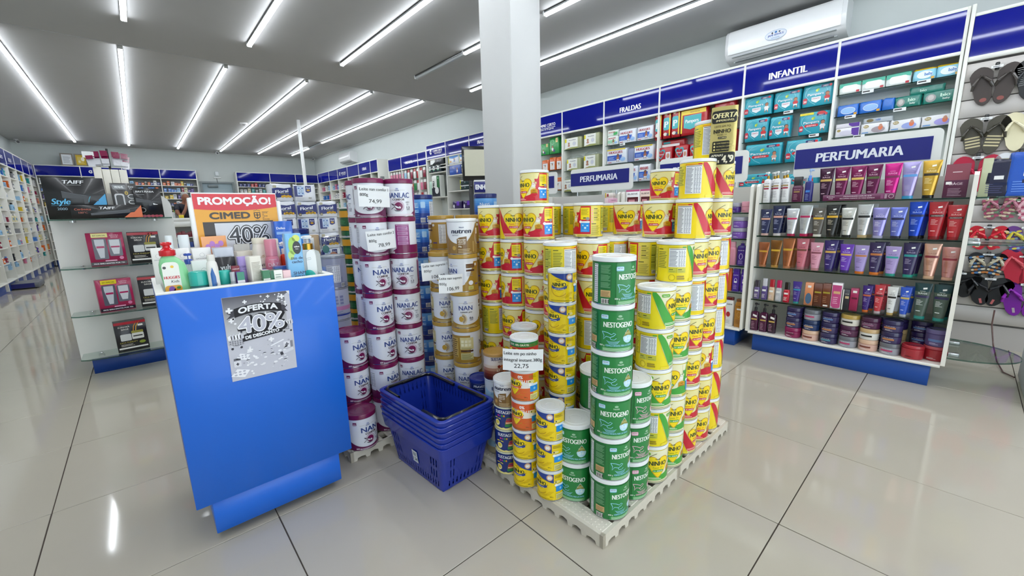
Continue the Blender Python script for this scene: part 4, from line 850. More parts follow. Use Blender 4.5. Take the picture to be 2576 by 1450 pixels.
def capbottle_p(w, d, h, col, cap, fn=None, round_=.95, capf=.3, capw=.8):
    r = min(w, d)/2*round_; b = MB().use('plastic'); hb = h*(1-capf)
    b.rings([rrsec(w*.94, d*.94, r*.9, 0), rrsec(w, d, r, .004), rrsec(w, d, r, hb*.84), rrsec(w*.86, d*.86, r*.8, hb*.95), rrsec(w*capw*.9, d*capw*.9, r*capw*.85, hb)], col)
    c = MB().use('plastic'); c.rings([rrsec(w*capw, d*capw, r*capw*.95, hb), rrsec(w*capw, d*capw, r*capw*.95, h-.004), rrsec(w*capw*.9, d*capw*.9, r*capw*.85, h)], cap)
    P = [('bottle_body', b.done('bottle_body')), ('cap', c.done('cap'))]
    if fn: q = MB(); fn(Canvas(q, frontf(-d/2) if round_ < .9 else cyl(w/2), .008, .0005, .0002), w, hb); P.append(('print', q.done('print')))
    return P
def pack_p(w, d, h, col, fn=None, mname='film', puff=.006, top=None, seed=0, crimp=True):
    """soft wrapped pack: bulging faces, rounded edges, gathered top"""
    rd = random.Random(seed); b = MB().use(mname); r = min(w, d)*.22; rs = []; cl = []
    prof = [(.0, .80), (.03, .93), (.12, .99), (.35, 1.0), (.65, 1.0), (.86, .99), (.95, .94), (1.0, .80)]
    for t_, k in prof:
        ring = rrsec(w*(.94+.06*k), d*k, min(r, d*k*.45), h*t_, 3)
        rs.append([(x+rd.uniform(-1, 1)*puff*.35, y+rd.uniform(-1, 1)*puff*.35*(0 if y < 0 else 1), z+(rd.uniform(-1, 1)*puff*.5 if t_ > .9 else 0)) for x, y, z in ring])
    b.rings(rs, [col]*5+[top or col]*2)
    P = [('wrapper', b.done('wrapper'))]
    if fn: q = MB(); fn(Canvas(q, frontf(-d/2-.0006), 1, .0006, .0003), w, h); P.append(('print', q.done('print')))
    return P
def sachet_p(w, h, col, fn=None, mname='film', d=.02):
    b = MB().use(mname); rs = [[(x*w/2, y*d/2*k+.0005*y, z*h) for x, y in ((-1, 0), (-.6, -.8), (0, -1), (.6, -.8), (1, 0), (.6, .8), (0, 1), (-.6, .8))] for z, k in ((0, .9), (.1, 1), (.5, .9), (.85, .4), (.93, .05), (1, .05))]
    b.rings(rs, col); P = [('pouch', b.done('pouch'))]
    if fn:
        def mp(u, v, o):
            k = np.interp(v/h, (0, .1, .5, .85, .93, 1), (.9, 1, .9, .4, .05, .05)); return (u, -(d/2*k*max(0, 1-(2*u/w)**2*.9)+o+.001), v)
        q = MB(); fn(Canvas(q, mp, .006, .0006, .0003), w, h); P.append(('print', q.done('print')))
    return P
# ================================================================== blue promotion counter
CX0, CX1, CY0, CY1, CZ0, CZ1 = .0105, .494, 1.50, 1.93, .147, .836
t = thing('promotion_counter', 'blue wheeled promotion counter with white-lined goods tray and offer poster', 'counter', ((CX0+CX1)/2, (CY0+CY1)/2, 0))
HX, HY = (CX1-CX0)/2, (CY1-CY0)/2; CB = '#1568d6'
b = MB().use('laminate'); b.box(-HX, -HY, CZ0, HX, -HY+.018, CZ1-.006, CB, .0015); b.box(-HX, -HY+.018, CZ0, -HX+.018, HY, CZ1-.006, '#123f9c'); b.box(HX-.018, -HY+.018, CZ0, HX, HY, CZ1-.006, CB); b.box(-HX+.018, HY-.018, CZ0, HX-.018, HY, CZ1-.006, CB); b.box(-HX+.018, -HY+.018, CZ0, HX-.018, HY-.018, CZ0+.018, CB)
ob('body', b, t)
b = MB().use('laminate'); T = CZ1
for x0, y0, x1, y1 in ((-HX, -HY, HX, -HY+.019), (-HX, HY-.019, HX, HY), (-HX, -HY+.019, -HX+.019, HY-.019), (HX-.019, -HY+.019, HX, HY-.019)): b.box(x0, y0, T-.006, x1, y1, T, '#f3f3ee', .001)
ob('white_edging', b, t)
b = MB().use('laminate'); zt = .772; b.box(-HX+.018, -HY+.018, zt-.012, HX-.018, HY-.018, zt, '#f0f0ec')
for x0, y0, x1, y1 in ((-HX+.018, -HY+.018, HX-.018, -HY+.021), (-HX+.018, HY-.021, HX-.018, HY-.018), (-HX+.018, -HY+.021, -HX+.021, HY-.021), (HX-.021, -HY+.021, HX-.018, HY-.021)): b.box(x0, y0, zt, x1, y1, T-.006, '#f0f0ec')
ob('tray', b, t)
ob('plinth', MB().use('laminate').box(-HX+.04, -HY+.012, .032, HX-.046, HY-.03, CZ0, CB, .0015), t)
for sx in (-1, 1):
    for sy in (-1, 1):
        c = ob('castor', MB().use('plastic').box(-.016, -.016, .020, .016, .016, .032, '#2a2a2c', .002), t, (sx*(HX-.075), sy*(HY-.07)-.03*(sy < 0)*0, 0))
        w_ = MB().use('plastic'); w_.prism([(.016*cos(2*pi*i/14), .016+.016*sin(2*pi*i/14)) for i in range(14)], 'x', -.007, .007, '#141416'); ob('wheel', w_, c)
# offer poster: a printed sheet taped to the counter front
def pf(u, v, o): return (u, -o-.0010-.003*max(0, (v-.12)/.02)*max(0, (u-.075)/.02), v)
t = thing('offer_poster', 'grey printed offer poster reading 40% DE DESCONTO on the blue counter front', 'poster', (.249, CY0-.0012, .663)); t.rotation_euler = (0, rad(1.0), 0)
ob('paper', sheet(pf, .187, .270, 10, '#c9c9d4', 'matte', .0004), t)
b = MB().use('matte'); cv = Canvas(b, pf, .02, .0004, .0003); rd = random.Random(3)
for i in range(30): cv.rect(-.0925, .0+.00448*i, .0925, .00455+.00448*i, tuple(.60-.48*(i/29)**1.3+(.03 if k == 2 else 0) for k in range(3)), 0)
for i in range(90):
    u, v = rd.uniform(-.088, .088), rd.uniform(-.13, .13); a = rd.uniform(.0012, .0035); cv.ell(u, v, a, a, rd.choice(('#dcdce4', '#e6e6ee', '#b2b2be', '#f2f2f6')), 1, 8)
for u, v, a in ((-.078, .093, .009), (-.076, .060, .007), (.07, .118, .008), (-.035, .115, .006), (-.012, .060, .007), (.018, .066, .006), (.05, .06, .006), (.026, -.020, .008), (-.036, -.042, .008), (.03, .124, .005), (.058, .108, .005), (-.05, .03, .005), (.078, .09, .005)):
    cv.rect(u-a, v-a*.33, u+a, v+a*.33, '#f6f6fa', 2); cv.rect(u-a*.33, v-a, u+a*.33, v+a, '#f6f6fa', 2.4)
cv.rect(-.062, .024, -.045, .029, '#4a4a54', 2); cv.rect(-.056, .018, -.051, .035, '#4a4a54', 2.4)
cv.poly([(-.088, .066), (-.062, .074), (-.060, .094), (-.086, .086), (-.076, .078)], '#46464e', 2); cv.poly([(.084, .066), (.062, .072), (.060, .092), (.086, .088), (.076, .078)], '#46464e', 2)
us = [-.066+.132*i/14 for i in range(15)]; cv.strip(us, [.106-2.2*u*u for u in us], [.078-2.2*u*u for u in us], '#24242a', 3)
cv.text('OFERTA', 0, .0795, .0175, '#f4f4f8', 5, 'c', .05, 0, .108, 0, .006)
cv.text('40%', .008, .014, .054, '#1c1c22', 3.5, 'c', .10, 0, .128); cv.text('40%', .004, .017, .052, '#f6f6fa', 5, 'c', .050, 0, .126); cv.text('40%', .004, .017, .052, '#c2c2d0', 6, 'c', .018, 0, .124)
cv.poly([(-.052, -.012), (.062, .000), (.060, .020), (-.054, .010)], '#24242a', 3); cv.text('DE DESCONTO', .004, -.001, .0105, '#f4f4f8', 5, 'c', .05, 0, .096, .09)
def cart(u, v, k):
    cv.strip([u, u+k, u+2*k], [v+k*1.1]*3, [v+k*.3, v, v+k*.2], '#85858f', 2)
    for i in range(6): cv.rect(u+k*.33*i, v+k*.15, u+k*.33*i+k*.07, v+k*1.1, '#e2e2ea', 3)
    for i in range(3): cv.rect(u, v+k*(.3+.3*i), u+2*k, v+k*(.36+.3*i), '#e2e2ea', 3)
    for i in range(5): cv.poly([(u+k*.4*i, v+k), (u+k*(.4*i+.5), v+k*1.1), (u+k*(.4*i+.45), v+k*(1.9+.2*(i % 2))), (u+k*(.4*i-.05), v+k*1.7)], ('#eeeef4', '#d0d0da', '#f8f8fc')[i % 3], 4)
    cv.ell(u+k*.4, v-k*.35, k*.18, k*.18, '#3a3a44', 3); cv.ell(u+k*1.6, v-k*.3, k*.18, k*.18, '#3a3a44', 3)
cart(-.090, -.022, .020); cart(.060, .004, .017)
for u, v, s_ in ((-.060, -.060, 1), (-.072, -.112, 1.3)):
    cv.poly([(u-.018*s_, v-.004*s_), (u+.010*s_, v-.012*s_), (u+.022*s_, v+.004*s_), (u-.004*s_, v+.012*s_)], '#f2f2f8', 3)
    for i in range(3):
        for j in range(2): cv.ell(u-.008*s_+.009*s_*i, v-.003*s_+.007*s_*j, .003*s_, .002*s_, '#b6b6c4', 4, 8)
cv.rrect(-.084, -.090, -.064, -.070, .003, '#e2e2ea', 3); cv.rect(-.083, -.069, -.065, -.062, '#6a6a74', 3); cv.rect(-.078, -.082, -.070, -.079, '#3c3c46', 4); cv.rect(-.0755, -.0851, -.0725, -.076, '#3c3c46', 4.4)
cv.rrect(.060, -.058, .088, -.036, .002, '#e6e6ee', 3); cv.rect(.080, -.058, .088, -.036, '#8c8c98', 4); cv.rect(.064, -.048, .076, -.045, '#4c4c58', 4); cv.rect(.0685, -.053, .0715, -.040, '#4c4c58', 4.4)
cv.line([(.022, -.042), (.062, -.028)], .004, '#f4f4fa', 3); cv.line([(.048, -.076), (.088, -.064)], .010, '#dcdce6', 3); cv.line([(.048, -.076), (.056, -.0735)], .011, '#3c3c46', 4)
for i in range(26):
    u, v = rd.uniform(-.05, .075), rd.uniform(-.10, -.045); a = rd.uniform(.003, .006); cv.ell(u, v, a, a*.55, '#f2f2f8', 3, 8)
    if i % 4 == 0: cv.ell(u, v, a, a*.55, '#4c4c58', 4, 8, 't')
cv.poly([(.083, .135), (.0935, .135), (.0935, .122)], '#f4f4f6', 6)
ob('print', b, t)
# ------------------------------------------------------------------ promotion board standing in the tray
PY = 1.845
t = thing('promotion_board', 'red and yellow promotion board reading 40% standing in the counter tray', 'sign', (.288, PY, zt)); HH = .358
ob('board', MB().use('print').box(-.133, -.003, .0, .133, .003, HH, '#f0f0ee', .001), t)
ob('holder', MB().use('plastic').box(-.146, -.008, 0, -.131, .010, HH-.018, '#f3f3f1', .003), t); ob('holder', MB().use('plastic').box(.131, -.008, 0, .146, .010, HH-.030, '#f3f3f1', .003), t); ob('foot', MB().use('plastic').box(-.14, -.03, 0, .14, .04, .006, '#e8e8e6', .002), t)
b = MB(); cv = Canvas(b, frontf(-.003), .02, .0004, .00025)
cv.rect(-.131, .0, .131, HH-.004, '#f0a81e', 0); us = [-.131+.262*i/10 for i in range(11)]; cv.strip(us, [HH-.004]*11, [HH-.064+.012*((u)/.131)**2*(1 if u > 0 else .55)-.0 for u in us], '#dd2334', 1)
cv.text('PROMOÇÃO!', -.002, HH-.041, .025, '#fdf4f4', 2, 'c', .05, 0, .226)
cv.text('CIMED', -.026, HH-.093, .023, '#3a2a1c', 2, 'c', .05, 0, .124)
cv.strip([.050, .052, .061, .070, .072], [HH-0.0720]*5, [HH-0.0880, HH-0.0920, HH-0.0980, HH-0.0920, HH-0.0880], '#3a2a1c', 2); cv.strip([.053, .061, .069], [HH-0.0750]*3, [HH-0.0880, HH-0.0940, HH-0.0880], '#e9a41c', 3); cv.rect(.0595, HH-0.0940, .0625, HH-0.0750, '#3a2a1c', 4); cv.rect(.053, HH-0.0840, .069, HH-0.0810, '#3a2a1c', 4)
for i in range(5): cv.ell(.052+.0045*i, HH-0.0670+.0016*(2-abs(i-2)), .0014, .0014, '#3a2a1c', 2, 6)
cv.text('BRASIL', .061, HH-0.1050, .0036, '#3a2a1c', 2, 'c', .03); cv.rect(.078, HH-0.0705, .100, HH-0.0695, '#3a2a1c', 2)
for i, s_ in enumerate(('OFICIAL', 'DE', 'TODAS', 'AS', 'SELEÇÕES')): cv.text(s_, .078, HH-0.0760-.0062*i, .0038, '#3a2a1c', 2, 'l', .02)
cv.rect(-.112, .06, .112, HH-.104, '#2b1d14', 2); cv.rect(-.078, .065, .112, HH-.109, '#d9dbe2', 3); cv.rect(-.078, .058, .112, .065, '#1a1a1c', 4)
cv.text('40%', .026, HH-.186, .064, '#121218', 4, 'c', .075, 0, .130); cv.text('40%', .026, HH-.184, .061, '#f4f4f8', 5, 'c', .046, 0, .130); cv.text('40%', .026, HH-.184, .061, '#2c2c34', 6, 'c', .006, 0, .129)
ob('print', b, t)
# ------------------------------------------------------------------ goods in the tray (seated on the tray floor)
GT = 'goods in the counter tray'
def put(name, parts, x, y, label, cat, rz=0, z=None, group=GT): return inst(name, parts, (x, y, zt if z is None else z), rad(rz), label, cat, group)
# green children's shampoo bottle with a curved body
b = MB().use('plastic'); rs = []
for z, dx, w, d in ((0, .010, .070, .036), (.004, .010, .074, .040), (.04, .010, .074, .042), (.08, .006, .072, .042), (.11, .0, .068, .040), (.135, -.002, .062, .038), (.15, -.006, .046, .032), (.158, -.008, .030, .026), (.162, -.008, .028, .026)): rs.append([(x+dx, y, zz) for x, y, zz in rrsec(w, d, d*.48, z, 4)])
b.rings(rs, '#8fd69c')
c = MB().use('plastic'); c.lathe([(.019, .160), (.020, .162), (.020, .176), (.015, .178), (.009, .184), (.009, .190), (.013, .192), (.014, .198), (.010, .201)], '#d3202a', 16, -.008)
q = MB(); cv = Canvas(q, lambda u, v, o: (u+.008, -.0205-o, v), 1, .0006, .0003)
cv.rrect(-.036, .03, .004, .142, .012, '#f0efe6', 0); cv.text('HUGGIES', -.016, .092, .0085, '#c9222c', 1, 'c', .04, 0, .036); cv.text('Kids', -.010, .080, .008, '#1e2a2e', 1, 'c', .01, .15)
cv.rrect(-.036, .03, .004, .072, .008, '#e8a83c', 1); cv.ell(-.020, .058, .008, .012, '#8a5ab0', 2); cv.ell(-.008, .050, .010, .014, '#d9861e', 2); cv.ell(-.024, .046, .010, .008, '#b0407a', 3); cv.ell(-.004, .064, .005, .004, '#3f8f3a', 3); cv.rect(-.036, .026, .004, .034, '#6fb53a', 3); cv.ell(-.030, .126, .004, .004, '#2a2a2a', 2); cv.ell(-.012, .128, .004, .004, '#f0c41e', 2)
put('shampoo_bottle', [('bottle_body', b.done('bottle_body')), ('flip_cap', c.done('flip_cap')), ('print', q.done('print'))], .064, 1.605, 'curved green shampoo bottle with red cap at the left tray end', 'bottle')
put('hand_mirror', [('disc', MB().use('plastic').prism([(.036*cos(2*pi*i/20), .036+.036*sin(2*pi*i/20)) for i in range(20)], 'y', -.004, .004, '#e6efec').done('disc')), ('rim', MB().use('plastic').tube([(.036*cos(2*pi*i/20), 0, .036+.036*sin(2*pi*i/20)) for i in range(21)], .003, '#cfd9d6', 6).done('rim'))], .075, 1.655, 'pale round disc pack behind the green shampoo bottle', 'pack')
put('cream_jar', jar_p(.024, .108, '#2f6a70', '#2bb3a6', None, '#d8eeea', .40, 'herbíssimo'), .118, 1.575, 'teal-lidded cream jar with dark label beside the green shampoo', 'jar')
def f_tube(cv, w, h): cv.strip([-.008, -.002, .004], [.10, .12, .09], [.05, .03, .05], '#1f63ad', 1); cv.text('OMO', .006, .062, .006, '#2a3a6a', 2, 'c', .02, 0, None, pi/2); cv.lines(-.008, .01, .008, .03, 3, '#9aa4ac', 1)
put('cream_tube', capbottle_p(.030, .024, .158, '#eceae4', '#e0ddd6', f_tube, .9, .12, .7), .154, 1.553, 'cream coloured tube with blue swoosh standing in the tray front', 'tube')
put('cream_jar', jar_p(.018, .102, '#f0f1ee', '#35bcae', None, '#99aabb', .42, ''), .186, 1.585, 'small white jar with turquoise lid right of the cream tube', 'jar')
put('spray_bottle', capbottle_p(.018, .018, .098, '#9aa0a6', '#b9bdc2', None, .95, .3, .8), .203, 1.553, 'thin silver bottle at the tray front', 'bottle')
def f_two(c1, c2):
    def f(cv, w, h): cv.rect(-w/2+.001, h*.52, w/2-.001, h*.72, c1, 1); cv.rect(-w/2+.001, h*.72, w/2-.001, h-.001, c2, 1); cv.lines(-w*.4, h*.2, w*.3, h*.45, 3, '#c9b6d8', 1)
    return f
put('medicine_carton', carton(.022, .018, .098, '#5a3a96', f_two('#e8e6ee', '#2a8a6e')), .2225, 1.548, 'narrow purple carton with green band at the tray front', 'carton')
put('medicine_carton', carton(.022, .018, .115, '#7a2034', lambda cv, w, h: cv.text('retinol', 0, h*.9, .005, '#f0d8d8', 1, 'c', .02, 0, w*.8)), .2155, 1.573, 'narrow dark red carton behind the purple one in the tray', 'carton')
put('medicine_carton', carton(.036, .026, .140, '#a58fd0', lambda cv, w, h: (cv.text("L'ORÉAL", 0, h*.74, .007, '#6d5a9c', 1, 'c', .01, 0, w*.8), cv.text('PARIS', 0, h*.68, .004, '#6d5a9c', 1))), .248, 1.615, 'lilac cosmetics carton in the middle of the tray', 'carton')
put('medicine_carton', carton(.036, .030, .142, '#e4dfd3', lambda cv, w, h: (cv.lines(-w*.38, h*.45, w*.38, h*.88, 14, '#a8a294', 1, .4), cv.ring(0, h*.13, .005, .005, .0008, '#6a665c', 1), cv.lines(-w*.3, h*.22, w*.1, h*.36, 3, '#a8a294', 1))), .268, 1.570, 'tall beige carton covered in small print in the tray middle', 'carton', 14)
put('medicine_carton', carton(.022, .03, .094, '#2d7a52', f_two('#f0f2ee', '#2d7a52'), top='#e9ebe6'), .2935, 1.548, 'small green and white carton, left of two at the tray front', 'carton')
put('medicine_carton', carton(.036, .036, .092, '#efeee6', lambda cv, w, h: (cv.rect(-w/2, 0, -w*.22, h, '#1f6a4a', 1), cv.lines(-w*.12, h*.3, w*.4, h*.9, 7, '#9aa89c', 1, .4)), top='#2d7a52'), .3235, 1.551, 'small green and white carton, right of two at the tray front', 'carton')
put('medicine_carton', carton(.024, .03, .088, '#edc9cc', lambda cv, w, h: cv.lines(-w*.3, h*.5, w*.3, h*.7, 2, '#d29aa2', 1), top='#c98a98'), .3545, 1.548, 'small pale pink carton at the tray front', 'carton')
put('medicine_carton', carton(.024, .028, .094, '#6a4a9a', None, top='#8a63b8'), .2925, 1.585, 'small violet carton behind the green and white cartons', 'carton')
put('medicine_carton', carton(.050, .03, .098, '#24509c', None, top='#3f78c4'), .352, 1.588, 'flat blue carton behind the small pink one', 'carton')
def f_sh(cv, w, h):
    cv.ell(-.004, h*.80, .013, .030, '#a8d85a', 1); cv.ell(.008, h*.92, .012, .012, '#d9e86a', 1); cv.ell(-.012, h*.65, .009, .016, '#bfe07a', 1); cv.ell(.008, h*.77, .013, .022, '#10141c', 2); cv.text('salon', .008, h*.775, .0058, '#ffffff', 3, 'c', .03); cv.text('line', .008, h*.74, .0045, '#ffffff', 3)
    cv.text('#to de', .004, h*.58, .010, '#16305c', 2, 'c', .02); cv.text('cacho', .004, h*.52, .010, '#16305c', 2, 'c', .02); cv.text('SHAM', .008, h*.33, .011, '#16305c', 2, 'c', .02); cv.text('POO', .008, h*.26, .011, '#16305c', 2, 'c', .02); cv.lines(-.016, h*.06, .018, h*.14, 2, '#3f7ab8', 2)
put('shampoo_carton', carton(.050, .040, .210, '#7fbdea', f_sh), .388, 1.556, 'tall light blue shampoo carton with green shapes in the tray', 'carton', -3)
def f_pump(cv, w, h): cv.ell(-.014, h*.28, .024, .036, '#35bdae', 1); cv.lines(-.03, h*.24, .0, h*.36, 4, '#1f8f84', 2); cv.line([(-.018, h*.80), (-.004, h*.82), (-.003, h*.78), (-.017, h*.76), (-.018, h*.80)], .0012, '#b6bcb8', 1)
put('pump_bottle', pump_p(.066, .050, .198, '#eef0ee', '#b8923a', '#f2f2f0', f_pump, .98, .42, .050, -1), .447, 1.595, 'white pump bottle with gold collar at the right tray end', 'bottle')
put('refill_pouch', sachet_p(.050, .140, '#37c0b4', lambda cv, w, h: cv.lines(-.01, .03, .012, .1, 5, '#d8f2ee', 1), 'film', .02), .462, 1.66, 'turquoise refill pouch at the right tray end', 'pouch', 60)
put('hair_pouch', carton(.056, .020, .140, '#15151a', lambda cv, w, h: (cv.text('vult', 0, h*.70, .018, '#f4f4f4', 1, 'c', .02, 0, w*.55), cv.text('HAIR', -.004, h*.25, .008, '#8a8a92', 1, 'c', 0), cv.lines(-.012, h*.6, .012, h*.64, 1, '#a8a8ae', 1))), .200, 1.650, 'black carton with white lettering in the second tray row', 'carton')
put('cosmetic_carton', carton(.056, .05, .168, '#c7ccd6', lambda cv, w, h: (cv.text('GIOVANNA BABY', 0, h*.80, .005, '#6a7080', 1, 'c', .01, 0, w*.75), cv.lines(-.01, h*.76, .01, h*.78, 1, '#8a90a0', 1)), top='#d8dce2'), .207, 1.72, 'silver grey carton behind the black one in the tray', 'carton')
put('cosmetic_carton', carton(.055, .04, .150, '#d5cdbf', None), .268, 1.735, 'plain beige carton behind the lilac one in the tray', 'carton', 12)
put('cosmetic_carton', carton(.05, .03, .172, '#b9b7b1', None), .275, 1.785, 'plain grey carton at the back of the tray', 'carton', -8)
def f_pan(cv, w, h):
    for i in range(3): cv.line([(-.010+.003*i, h*.70+.004*i), (-.002+.002*i, h*.715+.004*i), (.006, h*.73+.003*i)], .0012, '#b89a5a', 1)
    cv.text('PANTENE', 0, h*.54, .0085, '#2a2622', 1, 'c', .03, 0, w*.85); cv.lines(-.01, h*.49, .01, h*.51, 1, '#6a6258', 1); cv.strip([-.016, -.008, .0, .008, .018], [h*.40, h*.42, h*.41, h*.38, h*.30], [.004]*5, '#8f1f2a', 1)
put('conditioner_bottle', capbottle_p(.054, .036, .195, '#ece6d6', '#e4ddc8', f_pan, .85, .10, .9), .316, 1.69, 'pearl white conditioner bottle with gold mark in the tray', 'bottle')
put('conditioner_bottle', capbottle_p(.046, .036, .188, '#efe9dc', '#e8e0d0', None, .85, .10, .9), .362, 1.725, 'plain pearl white bottle behind the pink one in the tray', 'bottle')
put('deodorant_bottle', capbottle_p(.046, .046, .190, '#dd7f92', '#e08a9c', lambda cv, w, h: (cv.text('DAZ', -.002, h*.72, .013, '#f8dfe4', 1, 'c', 0, 0, w*.7), cv.rect(-.012, h*.42, .012, h*.50, '#f4ccd4', 1), cv.lines(-.014, h*.9, .010, h*.93, 1, '#f4ccd4', 1)), .95, .30, .82), .338, 1.64, 'rounded pink deodorant bottle with pink cap in the tray', 'bottle')
put('pump_bottle', pump_p(.034, .030, .176, '#e2452e', '#f0e9e4', '#f4f4f2', lambda cv, w, h: (cv.ell(0, h*.42, .011, .020, '#1a1416', 1), cv.text('salon', 0, h*.43, .005, '#ffffff', 2)), .8, .45, .045, -1), .391, 1.69, 'small red-orange pump bottle with black oval in the tray', 'bottle')
put('hair_pouch', sachet_p(.074, .205, '#f0a05a', lambda cv, w, h: ([cv.ell(-.02+.013*i, h*(.82+.05*(i % 2)), .008, .010, '#b878c8', 1) for i in range(4)], [cv.ell(-.024+.015*i, h*(.68-.04*(i % 2)), .007, .011, '#b878c8', 1) for i in range(4)], cv.ell(.004, h*.72, .015, .016, '#14101a', 2), cv.text('salon', .004, h*.725, .0062, '#ffffff', 3, 'c', .03), cv.text('line', .004, h*.695, .005, '#d8d0e0', 3)), 'film', .02), .196, 1.80, 'orange and violet patterned pouch below the promotion board', 'pouch', 6)
for x, y, w, h, lb in ((.037, 1.735, .034, .178, 'white carton, leftmost of the back row in the tray'), (.098, 1.745, .040, .172, 'white carton, second from the left in the tray back row'), (.150, 1.752, .052, .170, 'white carton, third from the left in the tray back row')):
    put('cosmetic_carton', carton(w, .04, h, '#eceae6', lambda cv, w, h: (cv.ring(0, h*.86, .007, .007, .0006, '#b0aeb0', 1), cv.text('GIOVANNA', 0, h*.78, .004, '#8a8a90', 1, 'c', 0, 0, w*.7))), x, y, lb, 'carton')
put('cosmetic_carton', carton(.060, .04, .134, '#e6eae6', lambda cv, w, h: (cv.ring(0, h*.76, .008, .008, .0007, '#a8b0aa', 1), cv.text('Aromaderm', 0, h*.50, .0055, '#8aa08c', 1, 'c', 0), cv.lines(-.014, h*.36, .014, h*.44, 2, '#b0bab2', 1))), .142, 1.672, 'white carton with ring print in the tray centre left', 'carton')
put('pump_bottle', pump_p(.026, .022, .158, '#e8eaf2', '#3d57b4', '#3450b0', None, .8, .7, .035), .108, 1.690, 'small bottle with blue pump behind the white ring carton', 'bottle')
put('deodorant_bottle', capbottle_p(.024, .024, .214, '#b9c0c4', '#e4e8ea', None, .95, .35, .85), .073, 1.800, 'translucent white-capped bottle, left of two at the tray rear', 'bottle'); put('deodorant_bottle', capbottle_p(.036, .028, .214, '#b4bcc2', '#dfe5e8', None, .95, .35, .85), .112, 1.803, 'translucent white-capped bottle, right of two at the tray rear', 'bottle')
put('cosmetic_carton', carton(.062, .05, .250, '#1d5fc4', lambda cv, w, h: (cv.text('Dailus', -.010, h*.88, .009, '#e8f0fb', 1, 'c', .03), cv.rrect(-.026, h*.80, .026, h*.84, .002, '#8fb8ee', 1), cv.rect(-.010, h*.70, .020, h*.755, '#eae4ea', 1), cv.text('PACE', -.014, h*.62, .008, '#ffffff', 1, 'c', .03), cv.lines(-.026, h*.5, .01, h*.56, 2, '#5a94e0', 1))), .415, 1.655+.13, 'tall blue carton behind the shampoo carton in the tray', 'carton')
put('powder_carton', carton(.030, .03, .158, '#a9b4e4', None), .440, 1.66, 'periwinkle carton just right of the light blue shampoo carton', 'carton')
# ================================================================== perfumery gondolas (double-sided, along the right aisle)
GX0, GX1, GS = 3.17, 3.66, 3.42     # aisle-side front, far front, spine
def gondola(y0, y1, label, shelves, sign=None):
    """local frame: x along the aisle seen from the aisle (0 at y1, left end), y into the unit"""
    t = thing('perfume_gondola', label, 'shelving', (GX0, y1, 0), R90, 'perfumery gondolas'); L = y1-y0
    ob('spine', MB().use('laminate').box(.018, .240, .14, L-.018, .256, 1.172, '#c9c7c0'), t)
    for x in (0, L-.018): ob('side_panel', MB().use('laminate').prism([(0, .14), (.49, .14), (.49, 1.16), (.47, 1.178), (.02, 1.178), (0, 1.16)], 'x', x, x+.018, '#eceae2'), t)
    ob('bottom_board', MB().use('laminate').box(.018, .002, .125, L-.018, .488, .141, '#eceae2', .001), t)
    ob('plinth', MB().use('laminate').box(.045, .03, 0, L-.055, .46, .125, '#0e4ba4', .001), t)
    for z in shelves:
        for a, b_ in ((.012, .238), (.258, .478)):
            g = MB().use('glass').box(.020, a, z-.008, L-.020, b_, z, '#ffffff'); e_ = a-.0004 if a < .1 else b_+.0002
            g.use('glass_edge').box(.020, e_, z-.008, L-.020, e_+.0002, z, '#3a5a4c'); ob('glass_shelf', g, t)
    if sign is not None:
        s = MB().use('laminate'); W2 = sign[1]/2; xc = sign[0]; o = [(xc+sx*(W2-.03)+.03*cos(a), 1.325+sz*(.085)+.03*sin(a)) for sx, sz, q in ((1, 1, 0), (-1, 1, 1), (-1, -1, 2), (1, -1, 3)) for a in [pi/2*q+pi/2*i/4 for i in range(5)]]
        s.prism([(x, z) for x, z in o], 'y', .244, .252, '#e4e6e2'); sp = ob('sign_plate', s, t)
        ob('blue_panel', MB().use('print').box(xc-W2+.004, .240, 1.272, xc+W2-.040, .2438, 1.398, '#0b1378'), sp)
        q = MB(); Canvas(q, plane((xc-.018, .240, 0), (1, 0, 0), (0, 0, 1)), 1, .0006).text('PERFUMARIA', 0, 1.308, .058, '#e9edf6', 1, 'c', .035, .06, W2*1.2); ob('lettering', q, sp)
        for dx in (-W2*.78, W2*.5): ob('sign_post', MB().use('metal').lathe([(.008, 1.17), (.008, 1.28)], '#c9ccd0', 10, xc+dx, .256), t)
    return t
SH = [.378, .610, .828, 1.050]
gondola(-.016, .992, 'nearest white perfumery gondola with blue base and large PERFUMARIA sign', SH, (.496, .705))
gondola(1.012, 2.06, 'second perfumery gondola, partly behind the yellow cans', [.41, .605, .80, .985], (.57, .70))
gondola(2.08, 3.10, 'third perfumery gondola behind the flat-topped cans, with small PERFUMARIA sign', [.41, .605, .80, .985], (.635, .73))
gondola(3.12, 4.10, 'fourth perfumery gondola, mostly behind the pillar', [.41, .605, .80, .985], (.74, .68))
GR = 'hair care on the nearest gondola'
def gput(name, parts, y, z, label, cat, x=3.235, rz=0, group=GR): return inst(name, parts, (x, y, z+.0005), R90+rad(rz), label, cat, group)
def LAB(s_, i, row): return f'{s_}, {NUM[i]} from left on {row}'
